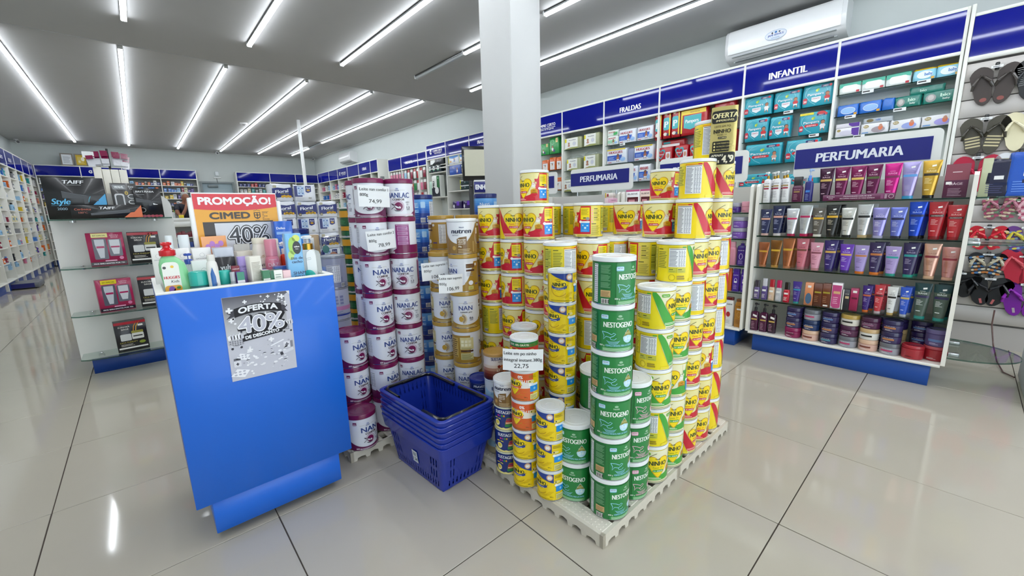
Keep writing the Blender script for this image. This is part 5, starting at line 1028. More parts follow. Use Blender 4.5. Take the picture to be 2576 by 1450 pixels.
# --- top shelf
R_ = 'the top gondola shelf'; zt1 = SH[3]
def f_w(cv, w, h): cv.text('SIÀGE', 0, h*.78, .0065, '#4a4a52', 1, 'c', 0, 0, w*.7); cv.rect(-w*.38, h*.66, w*.30, h*.72, '#a5885a', 1); cv.rect(-w*.38, h*.56, w*.30, h*.62, '#9a2040', 1); cv.lines(-w*.36, h*.22, w*.1, h*.5, 6, '#9a9aa2', 1, .35); [cv.ring(-.010+.010*i, h*.1, .0035, .0035, .0007, '#77777f', 1, 10) for i in range(3)]
_w = pump_p(.044, .040, .205, '#e6e6e8', '#b8923a', '#f4f4f2', f_w, .45, .30, .046, -1)
for i, y in enumerate((.946, .889, .834)): gput('pump_bottle', _w, y, zt1, LAB('white pump bottle with gold collar', i, R_), 'bottle')
for i, y in enumerate((.925, .868)): gput('pump_bottle', _w, y, zt1, f'white pump bottle with gold collar in the second rank, {"left" if i == 0 else "right"} one', 'bottle', 3.30)
def f_pl(cv, w, h): cv.text('SIÀGE', 0, h*.70, .007, '#c79aa8', 1, 'c', 0, 0, w*.6); cv.lines(-w*.3, h*.15, w*.1, h*.5, 5, '#a8788c', 1, .35); cv.rect(-w*.3, h*.58, w*.25, h*.64, '#b0904a', 1)
gput('spray_bottle', capbottle_p(.058, .036, .160, '#54163e', '#121014', f_pl, .5, .34, .85), .768, zt1, LAB('plum square bottle with black cap', 3, R_), 'bottle')
gput('spray_bottle', pump_p(.046, .036, .205, '#2b2a78', '#4f86d8', '#9db8e2', lambda cv, w, h: (cv.rect(-w*.3, h*.45, w*.2, h*.55, '#3f7fd0', 1), cv.lines(-w*.3, h*.1, w*.1, h*.4, 5, '#8fa0d0', 1, .35)), .5, .30, .075), .708, zt1, LAB('indigo spray bottle with clear blue cap', 4, R_), 'bottle')
T1 = [(.620, '#3a1230', '#1a0c18', '#c8a858', '#d8b8c8', 'plum and black tube'), (.544, '#6a1248', '#2a0a22', '#d8b860', '#d8b8c8', 'plum tube with gold band'), (.468, '#7a164e', '#2a0a22', '#d8b860', '#e0c0d0', 'plum tube with pale sticker'), (.397, '#641446', '#1c0818', '#4a5a2a', '#d8b8c8', 'tilted plum tube with dark green band'),
      (.315, '#c0187e', '#1a0c18', '#7a1250', '#f0b8dc', 'bright magenta tube'), (.241, '#a79cd0', '#3f9fd0', '#5a9ad8', '#6a5aa0', 'lavender tube with blue cap'), (.160, '#d0a63c', '#16140f', '#2a2210', '#f4e6b8', 'shiny gold tube with black cap')]
for i, (y, c, cap, bd, ink, s_) in enumerate(T1): gput('hair_tube', tube_p(.075, .200, c, cap, bd, None, ink, i not in (4,), None, 'SIÀGE', 'foil'), y, zt1, LAB(s_, i+5, R_), 'tube', 3.225, -6 if i == 3 else 0)
gput('gift_carton', carton(.088, .05, .172, '#5a2848', lambda cv, w, h: (cv.rect(-w/2+.001, h*.52, w/2-.001, h-.001, '#8d4a58', 1), cv.text('SIÀGE', 0, h*.38, .012, '#e0ccd6', 2, 'c', .02, 0, w*.55), cv.rect(-w*.42, h*.40, -w*.18, h*.48, '#f2f0ee', 2), cv.lines(-w*.3, h*.06, w*.3, h*.30, 6, '#a88a9c', 2, .35), cv.lines(-w*.2, h*.75, w*.2, h*.80, 1, '#e8d4d8', 2))), .062, zt1, 'rose and plum gift carton at the right end of the top gondola shelf', 'carton')
b = MB().use('print').box(-.165, -.003, 0, .165, .0, .036, '#64204c', .001); q = MB(); cv = Canvas(q, frontf(-.003), 1, .0004); cv.text('EUDORA', -.125, .020, .007, '#ecd8e2', 1, 'c', .0); cv.text('SIÀGE', -.125, .010, .006, '#ecd8e2', 1, 'c'); cv.text('CRONOGRAMA CAPILAR QUE', .0, .021, .0062, '#ecd8e2', 1, 'c', .02, 0, .13); cv.text('RECUPERA DANOS 2X MAIS RÁPIDO', .0, .009, .0062, '#ecd8e2', 1, 'c', .02, 0, .16); cv.rect(.105, .006, .118, .030, '#8a4a76', 1); cv.rect(.122, .006, .132, .030, '#a88a9c', 1); cv.ring(.15, .018, .011, .011, .0015, '#ecd8e2', 1)
gput('shelf_banner', [('banner', b.done('banner')), ('lettering', q.done('lettering'))], .455, zt1, 'plum shelf banner reading 2X below the plum tubes', 'sign', 3.185)
# --- second shelf
R_ = 'the second gondola shelf'
T2 = [(.935, .178, '#1c2450', '#e0b8b0', '#e0a890', '#b8c0e0', 'navy tube with peach band'), (.862, .200, '#16204a', '#d8d0d0', '#d8a090', '#b8c0e0', 'taller navy tube with peach band'), (.780, .180, '#d6d8dc', '#b0184a', '#c0205a', '#5a5a62', 'silver tube with crimson cap'), (.709, .200, '#c8cacc', '#c01a52', '#b01a56', '#5a5a62', 'taller silver tube with crimson band'), (.637, .182, '#5c564e', '#e4e0d4', '#e0b030', '#e8e4d8', 'smoky grey tube with yellow band'), (.567, .198, '#181816', '#26241f', '#d8a82c', '#e0d8c0', 'black tube with gold band'),
      (.490, .178, '#dcdcd6', '#1a1a1a', '#1a1a18', '#4a4a48', 'pearl tube with black cap'), (.415, .198, '#d2d3d4', '#c2a878', '#161616', '#4a4a4a', 'large silver tube with black band'), (.343, .176, '#9a94d6', '#b4b0d0', '#20204a', '#e8e4f8', 'periwinkle metallic tube'), (.266, .176, '#7480d8', '#2c2c3c', '#1e2250', '#d0d8f8', 'light blue metallic tube'), (.190, .204, '#1f4cc8', '#16161c', '#12225c', '#b8ccf8', 'tall royal blue tube'), (.112, .202, '#b01c28', '#8a1420', '#3a0a10', '#f0c0c0', 'tall red tube with dark band'), (.040, .184, '#ba2a34', '#a01c28', '#4a1016', '#f0c8c4', 'red tube at the shelf end')]
for i, (y, h, c, cap, bd, ink, s_) in enumerate(T2): gput('hair_tube', tube_p(.072, h, c, cap, bd, {11: 'CAUTERIZAÇÃO', 12: 'CAUTERIZAÇÃO'}.get(i), ink, i not in (3, 7, 8), None, 'SIÀGE', 'foil' if i in (2, 3, 6, 7, 8, 9, 10) else 'plastic'), y, SH[2], LAB(s_, i, R_), 'tube', 3.225, (i % 3-1)*3)
# --- third shelf
R_ = 'the third gondola shelf'
T3 = [(.932, .170, '#a8623a', '#b87850', '#c89a30', '#5a2e18', 'copper tube'), (.858, .186, '#8a5a24', '#c09040', '#d0a830', '#4a2e10', 'bronze tube with yellow band'), (.786, .200, '#b06a40', '#b87850', '#c8a030', '#5a2e18', 'taller copper tube'), (.707, .202, '#c8707e', '#b87880', '#7a4a40', '#6a2a34', 'rose tube with brown band'), (.629, .180, '#d898ac', '#c88a90', '#8a4a5a', '#7a3a4a', 'pale pink tube'), (.556, .196, '#30206a', '#3a3060', '#c8a050', '#c0b0e0', 'dark violet tube with gold band'), (.476, .176, '#6a3ab4', '#3a2a68', '#d0a860', '#e0d0f4', 'bright violet tube'),
      (.405, .172, '#a492cc', '#e07828', '#b87a50', '#5a4a80', 'lilac tube with orange cap'), (.337, .192, '#2e2050', '#e07a2c', '#b8703c', '#b8b0d0', 'dark purple tube with orange cap'), (.265, .172, '#a896cc', '#2a9a8a', '#2a9a98', '#5a4a80', 'lilac tube with teal cap'), (.190, .195, '#2c2252', '#2a9a8a', '#2a8f90', '#b8b0d0', 'dark purple tube with teal cap'), (.106, .194, '#d8a894', '#d8b090', '#7a2430', '#7a4a3a', 'large peach metallic tube'), (.035, .178, '#cf938e', '#d8a890', '#8a2a38', '#7a3a38', 'rose gold tube at the shelf end')]
for i, (y, h, c, cap, bd, ink, s_) in enumerate(T3): gput('hair_tube', tube_p(.070, h, c, cap, bd, None, ink, i > 2, None, 'SIÀGE', 'foil' if i in (0, 1, 2, 11, 12) else 'plastic'), y, SH[1], LAB(s_, i, R_), 'tube', 3.225, (i % 3-1)*4)
for rk, TT, zz, ww, ks in (('second', T2, SH[2], .072, (1, 3, 5, 7, 10, 11)), ('third', T3, SH[1], .070, (2, 3, 5, 8, 10))):
    for i in ks:
        y, h, c, cap, bd, ink, s_ = TT[i]; gput('hair_tube', tube_p(ww, h, c, cap, bd, None, ink, False), y-.016, zz, f'{s_} behind its {NUM[i]} front twin on the {rk} gondola shelf', 'tube', 3.285)
# --- fourth shelf
R_ = 'the fourth gondola shelf'; z4 = SH[0]
def f_sp(ink): return lambda cv, w, h: (cv.lines(-w*.32, h*.15, w*.2, h*.45, 4, ink, 1, .35), cv.rect(-w*.3, h*.62, w*.3, h*.76, '#f0f0ee', 1))
for i, (y, h, c, cap, s_) in enumerate([(.950, .132, '#6a5a8a', '#3a3440', 'violet grey bottle with dark cap'), (.902, .150, '#5a4a86', '#c8c8d0', 'violet bottle with clear cap'), (.858, .147, '#d8b89a', '#b02030', 'beige bottle with red pump'), (.815, .146, '#b8bac0', '#c01c5a', 'silver bottle with crimson cap'), (.768, .136, '#c01c34', '#1a1216', 'red bottle with black cap')]):
    gput('serum_bottle', capbottle_p(.038, .030, h, c, cap, f_sp('#f0e8e8'), .8, .36, .75), y, z4, LAB(s_, i, R_), 'bottle', 3.22)
gput('hair_tube', tube_p(.052, .148, '#43308a', '#2a9a98', '#2f8fb0', None, '#c0b8e0', False), .711, z4, LAB('violet tube with teal cap', 5, R_), 'tube', 3.22)
for i, (y, w, h, c, s_, fn) in enumerate([(.641, .046, .150, '#d88a5c', 'orange carton with round window', lambda cv, w, h: (cv.ell(0, h*.30, .017, .036, '#4a6a8a', 1), cv.rect(-.008, h*.78, .010, h*.88, '#f4f2ee', 1))), (.593, .044, .150, '#5e2c16', 'brown carton, left of two', lambda cv, w, h: (cv.rect(-w*.4, h*.58, w*.4, h*.65, '#a89a3a', 1), cv.lines(-w*.36, h*.2, w*.1, h*.5, 4, '#a87a5a', 1, .3))), (.548, .044, .154, '#6a3218', 'brown carton, right of two', lambda cv, w, h: (cv.rect(-w*.4, h*.58, w*.4, h*.65, '#a89a3a', 1), cv.lines(-w*.36, h*.2, w*.1, h*.5, 4, '#a87a5a', 1, .3), cv.rect(-.012, h*.04, .012, h*.10, '#f0eee8', 1))),
                                     (.497, .052, .163, '#efe8ea', 'white and pink carton', lambda cv, w, h: (cv.strip([-w*.45, -w*.2, w*.2, w*.45], [h*.92]*4, [h*.1, h*.02, h*.02, h*.06], '#c24a84', 1), cv.rect(-w*.3, h*.58, w*.35, h*.68, '#d8b080', 2), cv.lines(-w*.3, h*.2, w*.2, h*.5, 4, '#f0c8dc', 2, .3))), (.449, .036, .128, '#22222e', 'small dark carton with white edge', lambda cv, w, h: (cv.rect(-w/2+.001, 0, -w*.32, h, '#e8e6e0', 1), cv.rect(-w*.1, h*.56, w*.4, h*.68, '#c8b48a', 1), cv.text('SIÀGE', w*.12, h*.76, .006, '#e0dcd4', 1, 'c', 0, 0, w*.55))), (.410, .038, .140, '#a01a52', 'magenta carton', lambda cv, w, h: (cv.rect(-w*.2, h*.80, w*.3, h*.90, '#f2f0ee', 1), cv.rect(-w*.3, h*.52, w*.4, h*.60, '#5a0a2c', 1)))]):
    gput('hair_carton', carton(w, .04, h, c, fn), y, z4, LAB(s_, i+6, R_), 'carton', 3.225)
T4 = [(.353, .162, .046, '#3a2278', '#e07028', '#b8603c', '#c8b8e8', 'small violet tube with orange cap'), (.298, .172, .048, '#c23a44', '#c8b8bc', '#5a1a24', '#f4d0d0', 'coral red tube with clear cap'), (.241, .168, .048, '#dfe0de', '#c8a868', '#1e1c18', '#3a3a3a', 'white tube with gold cap'), (.185, .172, .048, '#2c56c4', '#b8bcc8', '#c8b060', '#c8d8f8', 'blue tube with clear cap'), (.117, .204, .072, '#123a40', '#2a8f88', '#2a2450', '#e4ecea', 'large dark teal tube, left of two'), (.041, .204, .072, '#123a40', '#2a8f88', '#2a2450', '#e4ecea', 'large dark teal tube, right of two')]
for i, (y, h, w, c, cap, bd, ink, s_) in enumerate(T4): gput('hair_tube', tube_p(w, h, c, cap, bd, None, ink, True, '#46564c' if i > 3 else None), y, z4, LAB(s_, i+12, R_), 'tube', 3.225)
for i in (0, 1, 2, 3, 5): y, h, w, c, cap, bd, ink, s_ = T4[i]; gput('hair_tube', tube_p(w, h, c, cap, bd, None, ink, False), y-.014, z4, f'{s_.replace("small ", "").replace("large ", "")} behind its front twin, fourth gondola shelf', 'tube', 3.285)
# --- bottom board
z5 = .141
def f_mar(cv, w, h): cv.rect(-w*.36, h*.56, w*.36, h*.63, '#c8a858', 1); cv.lines(-w*.34, h*.12, w*.1, h*.5, 5, '#b88aa0', 1, .3); cv.poly([(-w*.2, h*.76), (w*.3, h*.70), (w*.33, h*.80), (-w*.17, h*.86)], '#f2f0ee', 1)
for i, y in enumerate((.950, .893, .838)): gput('pump_bottle', pump_p(.050, .042, .202, '#4a1238' if i < 2 else '#2e0e26', '#15121a', '#15121a', f_mar, .35, .30, .06), y, z5, f'dark plum pump bottle, {NUM[i]} from the left on the bottom gondola board', 'bottle', 3.23)
JC = {'v': ('#2e2458', '#2a2050', '#5a7ab0'), 'c': ('#8a1c54', '#8a1c54', '#5a1038'), 's': ('#9a9ca6', '#6a6c74', '#b83a6a'), 'n': ('#223a6a', '#1c3058', '#b89a80'), 'p': ('#d8b0a0', '#d8b498', '#7a3a30'), 'd': ('#3c3460', '#2c2650', '#b8784a'), 'g': ('#e2ddd2', '#b8984a', '#1a1a1a'), 'm': ('#542448', '#481c3e', '#8a5a7a'), 'w': ('#e6e4dc', '#c8a878', '#1e1c18'), 't': ('#34305a', '#343058', '#4a8aa0'), 'h': ('#b8a070', '#b8a070', '#3a3020'), 'r': ('#9a2430', '#a02834', '#4a1016')}
def jars(y, ks, x, who, k0=0):
    z = z5
    for i, k in enumerate(ks):
        c, l, bd = JC[k]; inst('cream_jar', jar_p(.047, .0695, c, l, bd, '#d8d4dc', .36), (x, y, z+.0004), R90-.08, f'{ {"v":"violet","c":"crimson","s":"silver grey","n":"navy","p":"peach","d":"dusky violet","g":"white gold-lidded","m":"mauve","w":"cream tan-lidded","t":"slate violet","h":"tan","r":"red"}[k]} cream jar, {nth(i, len(ks)).replace(" the ", " ")} in the {who}', 'jar', GR); z += .0695
for i, (y, ks) in enumerate([(.712, 'cdv'), (.612, 'pns'), (.514, 'tdv'), (.416, 'smg'), (.318, 'pwm'), (.219, 'sdd')]): jars(y, ks, 3.235, f'{NUM[i]} jar pile of the bottom board')
for i, (y, ks) in enumerate([(.205, 'phv'), (.100, 'vvv'), (.66, 'vvv'), (.27, 'vvd')]): jars(y, ks, 3.335, f'{["right", "rightmost", "left", "middle"][i]} rear jar pile')
gput('cream_jar', jar_p(.049, .080, '#a82632', '#a82632', None, '#5a1218', .22, ''), .120, z5, 'wide red jar alone at the right of the bottom board', 'jar', 3.232)
gput('cream_jar', jar_p(.050, .084, '#a02430', '#b04a54', None, '#e0c0c4', .2, ''), .035-.003, z5, 'wide red jar under the violet tub, right end of bottom board', 'jar', 3.275)
gput('cream_tub', jar_p(.049, .098, '#5a5080', '#6a6090', '#5a7ab0', '#c8c0e0', .25, ''), .032, z5+.084, 'tall violet tub on the red jar, right end of bottom board', 'jar', 3.275)
# --- second gondola, right end in view beside the yellow cans
GR2 = 'goods on the second gondola'
gz = [.41, .605, .80, .985]
def g2(name, parts, y, z, label, cat, x=3.232): return inst(name, parts, (x, y, z+.0005), R90, label+' on the second gondola', cat, GR2)
g2('cream_jar', jar_p(.032, .070, '#4a2a84', '#9a9aa8', None, '#d0c0e8'), 1.135, gz[3], 'violet jar with grey lid, upper left', 'jar'); g2('cream_jar', jar_p(.034, .078, '#d898a8', '#d898a8', None, '#8a4a5a', .45, ''), 1.065, gz[3], 'pink jar, upper right', 'jar')
g2('hair_tube', tube_p(.03, .10, '#a02030', '#e06a28', None, None, '#f0d0c0', False), 1.045, gz[3], 'red and orange tube at the top right corner', 'tube', 3.27)
for i, dz in enumerate((0, .077)): g2('cream_jar', jar_p(.048, .077, '#7a52b0', '#9a98a8', None, '#e0d4f0', .36, 'ELSEVE'), 1.100, gz[2]+dz, f'violet jar with silver lid, {("lower", "upper")[i]} of two stacked', 'jar')
g2('pump_bottle', pump_p(.066, .042, .178, '#3a1c80', '#4a2a90', '#b8b0d0', lambda cv, w, h: (cv.text('ELSEVE', 0, h*.72, .007, '#d8c8f0', 1, 'c', .02, 0, w*.6), cv.ring(0, h*.45, .012, .022, .003, '#d8c8f0', 1), cv.lines(-w*.25, h*.08, w*.25, h*.28, 5, '#a890d0', 1, .35)), .6, .3, .03), 1.072, gz[1], 'violet pump bottle with white swirl', 'bottle'); g2('shampoo_bottle', capbottle_p(.05, .04, .17, '#d890a4', '#e0a0b0', None, .7, .2, .7), 1.135, gz[1], 'pink bottle left of the violet pump bottle', 'bottle')
_el = lambda cv, w, h: (cv.text('ELSEVE', 0, h*.80, .007, '#d8c8f0', 1, 'c', .02, 0, w*.6), cv.ring(0, h*.55, .010, .018, .0026, '#e8e0f4', 1), cv.rect(-.010, h*.44, .010, h*.52, '#f2f0f4', 2), cv.lines(-w*.25, h*.12, w*.25, h*.36, 5, '#a890d0', 1, .35))
g2('shampoo_bottle', capbottle_p(.052, .036, .168, '#4a249a', '#40208a', _el, .7, .12, .9), 1.096, gz[0], 'violet bottle, left of two on the low shelf', 'bottle'); g2('shampoo_bottle', capbottle_p(.050, .036, .168, '#4a249a', '#40208a', _el, .7, .12, .9), 1.040, gz[0], 'violet bottle, right of two on the low shelf', 'bottle'); g2('shampoo_bottle', capbottle_p(.040, .036, .168, '#d8641e', '#c85a1a', None, .7, .12, .9), 1.145, gz[0], 'orange bottle beside the violet pair', 'bottle')
g2('shampoo_bottle', capbottle_p(.060, .04, .22, '#e6e6e4', '#6a1c1c', lambda cv, w, h: (cv.text('ELSEVE', 0, h*.82, .009, '#3a3a3a', 1, 'c', .02, 0, w*.7), cv.ell(-.004, h*.45, .014, .02, '#b02a2a', 1), cv.lines(-w*.3, h*.1, w*.2, h*.25, 4, '#a0a0a0', 1, .3)), .6, .1, .8), 1.125, z5, 'white bottle on the bottom board', 'bottle'); g2('shampoo_bottle', capbottle_p(.066, .042, .215, '#b47a24', '#7a4a18', lambda cv, w, h: (cv.text('ELSEVE', 0, h*.80, .009, '#4a2c0c', 1, 'c', .02, 0, w*.65), cv.rect(-.016, h*.68, .012, h*.74, '#f2eee4', 1), cv.ring(0, h*.5, .012, .02, .002, '#d8a850', 1), cv.lines(-w*.3, h*.15, w*.25, h*.32, 4, '#7a4a18', 1, .3)), .6, .1, .8), 1.055, z5, 'golden brown bottle on the bottom board', 'bottle')
# --- goods seen over the flat top of the cans
GR3 = 'goods on the third gondola'
def g3(name, parts, y, z, label, cat, x=3.26): return inst(name, parts, (x, y, z+.0005), R90, label, cat, GR3)
b = MB().use('print'); b.box(-.085, -.04, 0, .085, .04, .055, '#d79a98', .002); b.prism([(-.04, .055), (.085, .055), (.085, .128), (.072, .138), (-.028, .138), (-.04, .125)], 'y', .034, .040, '#d79a98'); q = MB(); cv = Canvas(q, frontf(-.04), 1, .0006); cv.rect(-.06, .012, .05, .032, '#e9dcd6', 0); [cv.rect(-.05+.022*i, .013, -.035+.022*i, .031, '#8f8a84', 1) for i in range(5)]; cv.text('SALVE', -.02, .038, .008, '#a85a58', 1, 'c', .02)
g3('display_tray', [('tray_carton', b.done('tray_carton')), ('print', q.done('print'))], 2.10, .985, 'salmon pink display carton with raised back on the third gondola', 'carton', 3.30)
g3('cosmetic_carton', carton(.084, .04, .042, '#e8e2da', lambda cv, w, h: (cv.rect(-w/2+.001, 0, -w*.36, h, '#e0b820', 1), cv.rect(-w*.25, h*.2, -w*.05, h*.8, '#a02a34', 1))), 2.235, .985+.15, 'small white and yellow carton left of the salmon display', 'carton')
g3('box_under', carton(.09, .045, .15, '#e0c8cc', None), 2.235, .985, 'pale pink carton under the small white and yellow one', 'carton')
g3('cosmetic_carton', carton(.115, .03, .14, '#d9a4bc', lambda cv, w, h: cv.text('CARMED', 0, h*.85, .010, '#8a4a68', 1, 'c', .01)), 2.155, .985, 'pink carton in front of the salmon display on the third gondola', 'carton', 3.21)
def f_els(cv, w, h): cv.text('ELSEVE', 0, h*.80, .014, '#1c1c20', 1, 'c', .02, 0, w*.72); cv.rect(-w*.40, h*.18, w*.40, h*.70, '#5a1c24', 1); cv.rect(-w*.30, h*.22, w*.16, h*.60, '#d8949c', 2); cv.rect(w*.22, h*.22, w*.34, h*.6, '#7a4a5c', 2); cv.rect(-w/2+.001, h*.93, w/2-.001, h, '#c85a8c', 1)
g3('hair_kit', carton(.132, .06, .205, '#ecebec', f_els), 1.965, .985, 'white hair kit carton with dark red window, over the can top', 'carton', 3.23); g3('hair_kit', carton(.10, .06, .205, '#ecd2c4', f_els), 1.845, .985, 'peach hair kit carton right of the white one', 'carton', 3.23)
for i, (y, c, s_) in enumerate(((2.94, '#3a74c4', 'blue'), (3.05, '#c83a74', 'pink'))): g3('storage_tub', pack_p(.10, .08, .09, c, None, 'plastic', .001), y, .985, f'{s_} plastic tub on the third gondola behind the cans', 'tub')
b = MB().use('film'); b.rings([rrsec(.62*k, .13*k2, .03, z) for k, k2, z in ((.95, .8, 0), (1, 1, .02), (1, 1, .07), (.96, .8, .10))], '#c9d2dc'); g3('wrapped_rolls', [('wrapper', b.done('wrapper'))]+[('roll', MB().use('matte').lathe([(.036, 0), (.036, .1)], '#e6eaf0', 14, -.26+.074*i, 0).done('roll')) for i in range(8)], 2.55, .985, 'clear wrapped row of white rolls on the third gondola', 'pack', 3.27)
# ================================================================== packs on the right wall shelves
PX = 4.42
def baby(cv, u, v, k, shirt, hair='#2a1a14', skin='#b87a5a'):
    cv.ell(u, v+k*1.55, k*.42, k*.46, hair, 5, 12); cv.ell(u+k*.02, v+k*1.48, k*.36, k*.38, skin, 6, 12)
    cv.strip([u-k*.55, u-k*.35, u, u+k*.35, u+k*.55], [v+k*.8, v+k*1.1, v+k*1.18, v+k*1.1, v+k*.8], [v+k*.6, v+k*.35, v+k*.3, v+k*.35, v+k*.6], shirt, 5)
    cv.strip([u-k*.4, u-k*.2, u, u+k*.2, u+k*.4], [v+k*.40]*5, [v-k*.1, v+k*.0, v+k*.2, v+k*.0, v-k*.1], '#f2f0ee', 5.5); cv.line([(u-k*.28, v), (u-k*.34, v-k*.4)], k*.2, skin, 6); cv.line([(u+k*.28, v), (u+k*.34, v-k*.4)], k*.2, skin, 6)
def f_pam(size, shirt='#c8242c', pants=False, redtop=False, ph=.17):
    def f(cv, w, h):
        cv.ring(-w*.04, h*.60, w*.36, h*.36, .0035, '#7fd8e4', 1, 22, -.3, pi+.3); cv.line([(-w*.39, h*.52), (-w*.2, h*.22), (-w*.04, h*.08)], .0035, '#7fd8e4', 1)
        cv.text('Pampers', -w*.06, h*.50, h*.105, '#f2fafc', 2, 'c', .02, 0, w*.52); cv.ell(-w*.02, h*.70, w*.045, h*.06, '#c8d84a', 2); cv.ell(w*.02, h*.73, w*.03, h*.05, '#8fc83a', 3)
        if pants: cv.rrect(-w*.28, h*.34, w*.18, h*.46, h*.05, '#c8242c', 3); cv.text('pants', -w*.05, h*.37, h*.065, '#ffffff', 4, 'c', .02, 0, w*.30)
        else: cv.strip([-w*.18, -w*.03, w*.12], [h*.42]*3, [h*.26, h*.16, h*.26], '#e8eef2', 3); cv.text('PANTS', -w*.03, h*.32, h*.055, '#b01c3c', 4, 'c', .03, 0, w*.22)
        cv.rrect(-w*.46, h*.16, -w*.32, h*.42, min(w*.06, h*.06), '#c41c34', 3); cv.text(size, -w*.39, h*.22, h*.09, '#ffffff', 4, 'c', .02, 0, w*.10)
        cv.rrect(w*.10, h*.80, w*.44, h*.91, h*.03, '#16306c', 3); cv.text('ZERO', w*.24, h*.82, h*.06, '#ffffff', 4, 'c', .02, 0, w*.16); cv.ell(w*.40, h*.855, w*.045, h*.055, '#d8303c', 4)
        baby(cv, w*.32, h*.20, h*.20, shirt)
        if redtop: cv.rect(-w*.46, h*.88, w*.0, h*.98, '#e8d81c', 5); cv.ell(w*.25, h*.92, w*.14, h*.07, '#c8242c', 5)
    return f
GW = 'packs on the right wall shelves'
def wput(name, parts, y, z, label, x=PX, cat='pack', rz=0): return inst(name, parts, (x, y, z+.0005), R90+rad(rz), label, cat, GW)
TL = '#22a2b8'
for i, (y, w, z, h, sz, sh_, pa, lb, rt) in enumerate([(1.418, .235, 1.84, .172, '32', '#f0eeea', 0, 'teal diaper pack with size 32, left on the INFANTIL top shelf', 0), (1.187, .205, 1.84, .172, '30', '#c8242c', 0, 'teal diaper pack with size 30, middle of the INFANTIL top shelf', 0), (.968, .214, 1.84, .178, '28', '#c8242c', 0, 'teal diaper pack with standing child, right on the INFANTIL top shelf', 0),
    (1.415, .198, 1.617, .202, '20', '#c8242c', 0, 'tall teal diaper pack with size 20, second INFANTIL shelf', 0), (1.226, .168, 1.617, .187, '31', '#c8242c', 0, 'narrow teal diaper pack with dark-haired child, second INFANTIL shelf', 0), (.978, .212, 1.617, .180, '28', '#e8e8e8', 1, 'teal diaper pack with yellow strip, second INFANTIL shelf', 1),
    (1.345, .305, 1.40, .187, '64', '#d8a890', 1, 'wide teal diaper pack with crawling baby, third INFANTIL shelf', 0), (1.040, .250, 1.40, .186, '84', '#d8a890', 1, 'teal diaper pack marked 84 behind the PERFUMARIA sign', 0), (1.40, .26, 1.20, .12, '48', '#c8242c', 1, 'teal diaper pack behind the white pump bottles, lowest visible INFANTIL shelf', 0), (1.02, .24, 1.20, .10, '50', '#c8242c', 1, 'low teal diaper pack beside the gondola sign, lowest visible INFANTIL shelf', 0)]):
    wput('diaper_pack', pack_p(w, .11, h, TL, f_pam(sz, sh_, pa, rt), top='#3ab4c6', seed=i, puff=.008), y, z, lb)
# wipes, rightmost bay
def f_wip(base, lid, oval=True, txt='', tcol='#ffffff', accent=None):
    def f(cv, w, h):
        if accent: cv.strip([-w*.48, -w*.3, -w*.1, w*.2, w*.48], [h*.94]*5, [h*.55, h*.62, h*.72, h*.75, h*.6], accent, 1)
        if oval: cv.ell(w*.02, h*.46, w*.34, h*.30, lid, 2, 16); cv.ring(w*.02, h*.46, w*.34, h*.30, .002, '#ffffff', 3, 18)
        else: cv.rrect(-w*.34, h*.14, w*.36, h*.74, h*.18, lid, 2)
        if txt: cv.text(txt, w*.18, h*.38, h*.26, tcol, 4, 'c', .03, 0, w*.34)
        cv.rect(w*.30, h*.06, w*.44, h*.24, '#d8a01c' if oval else '#c02838', 5)
    return f
z = 1.895
for i, y in enumerate((.758, .616, .474)): wput('wipes_pack', pack_p(.140, .09, .086, '#e8eeec', f_wip('#fff', '#f2f4f2', False, '', accent='#2fb296'), seed=i, top='#3ab89c'), y, z, f'white and green wipes pack, {NUM[i]} of three on the top right shelf')
for i, y in enumerate((.335, .215)): wput('wipes_pack', pack_p(.120, .09, .084, '#8fd0e6', f_wip('#fff', '#e6f2f8', True, 'baby', '#3a7ac0'), seed=i+5, top='#e8c42a'), y, z, f'light blue wipes pack with yellow top, {"left" if i == 0 else "right"} of two on the top right shelf')
z = 1.726
for i, (y, w) in enumerate(((.756, .136), (.618, .134), (.512, .07))): wput('wipes_pack', pack_p(w, .08, .088, '#1f6fd0', f_wip('#fff', '#8fbcf0', True) if i < 2 else None, seed=i+9), y, z, f'blue wipes pack, {NUM[i]} of three on the second right shelf')
def f_bio(cv, w, h): cv.ell(-w*.26, h*.48, w*.15, h*.34, '#9a9a98', 1); cv.ell(-w*.26, h*.52, w*.09, h*.22, '#c8c4c0', 2); cv.text('bio', w*.14, h*.50, h*.30, '#c8f0dc', 2, 'c', .04, 0, w*.26); cv.text('baby', w*.18, h*.26, h*.16, '#e8f8f0', 2, 'c', .02, 0, w*.2)
for i, (y, w, zz, x) in enumerate(((.404, .146, z, PX), (.236, .18, z, PX), (.310, .185, z+.081, PX+.01))): wput('wipes_pack', pack_p(w, .08, .080 if i < 2 else .05, '#157a6c', f_bio if i < 2 else (lambda cv, w, h: cv.text('bio', -w*.1, h*.3, h*.36, '#c8f0dc', 2, 'c', .03, 0, w*.18)), seed=i+20, puff=.01), y, zz, f'dark green wipes pack, {("left of the lower two", "right of the lower two", "lying on top of the other two")[i]}', x)
z = 1.565
def f_bab(acc, face='#c89078'): return lambda cv, w, h: (cv.ell(-w*.30, h*.72, w*.10, h*.15, '#a8945a', 2), cv.text('Baby', -w*.30, h*.68, h*.11, '#f4f0e4', 3, 'c', .02, 0, w*.14), cv.ell(w*.14, h*.36, w*.24, h*.28, acc, 2, 14), cv.ell(w*.22, h*.52, w*.08, h*.24, '#e07850', 3), cv.ell(w*.22, h*.70, w*.055, h*.14, face, 4), cv.rect(-w*.44, h*.10, -w*.2, h*.2, '#6a9ad0', 2))
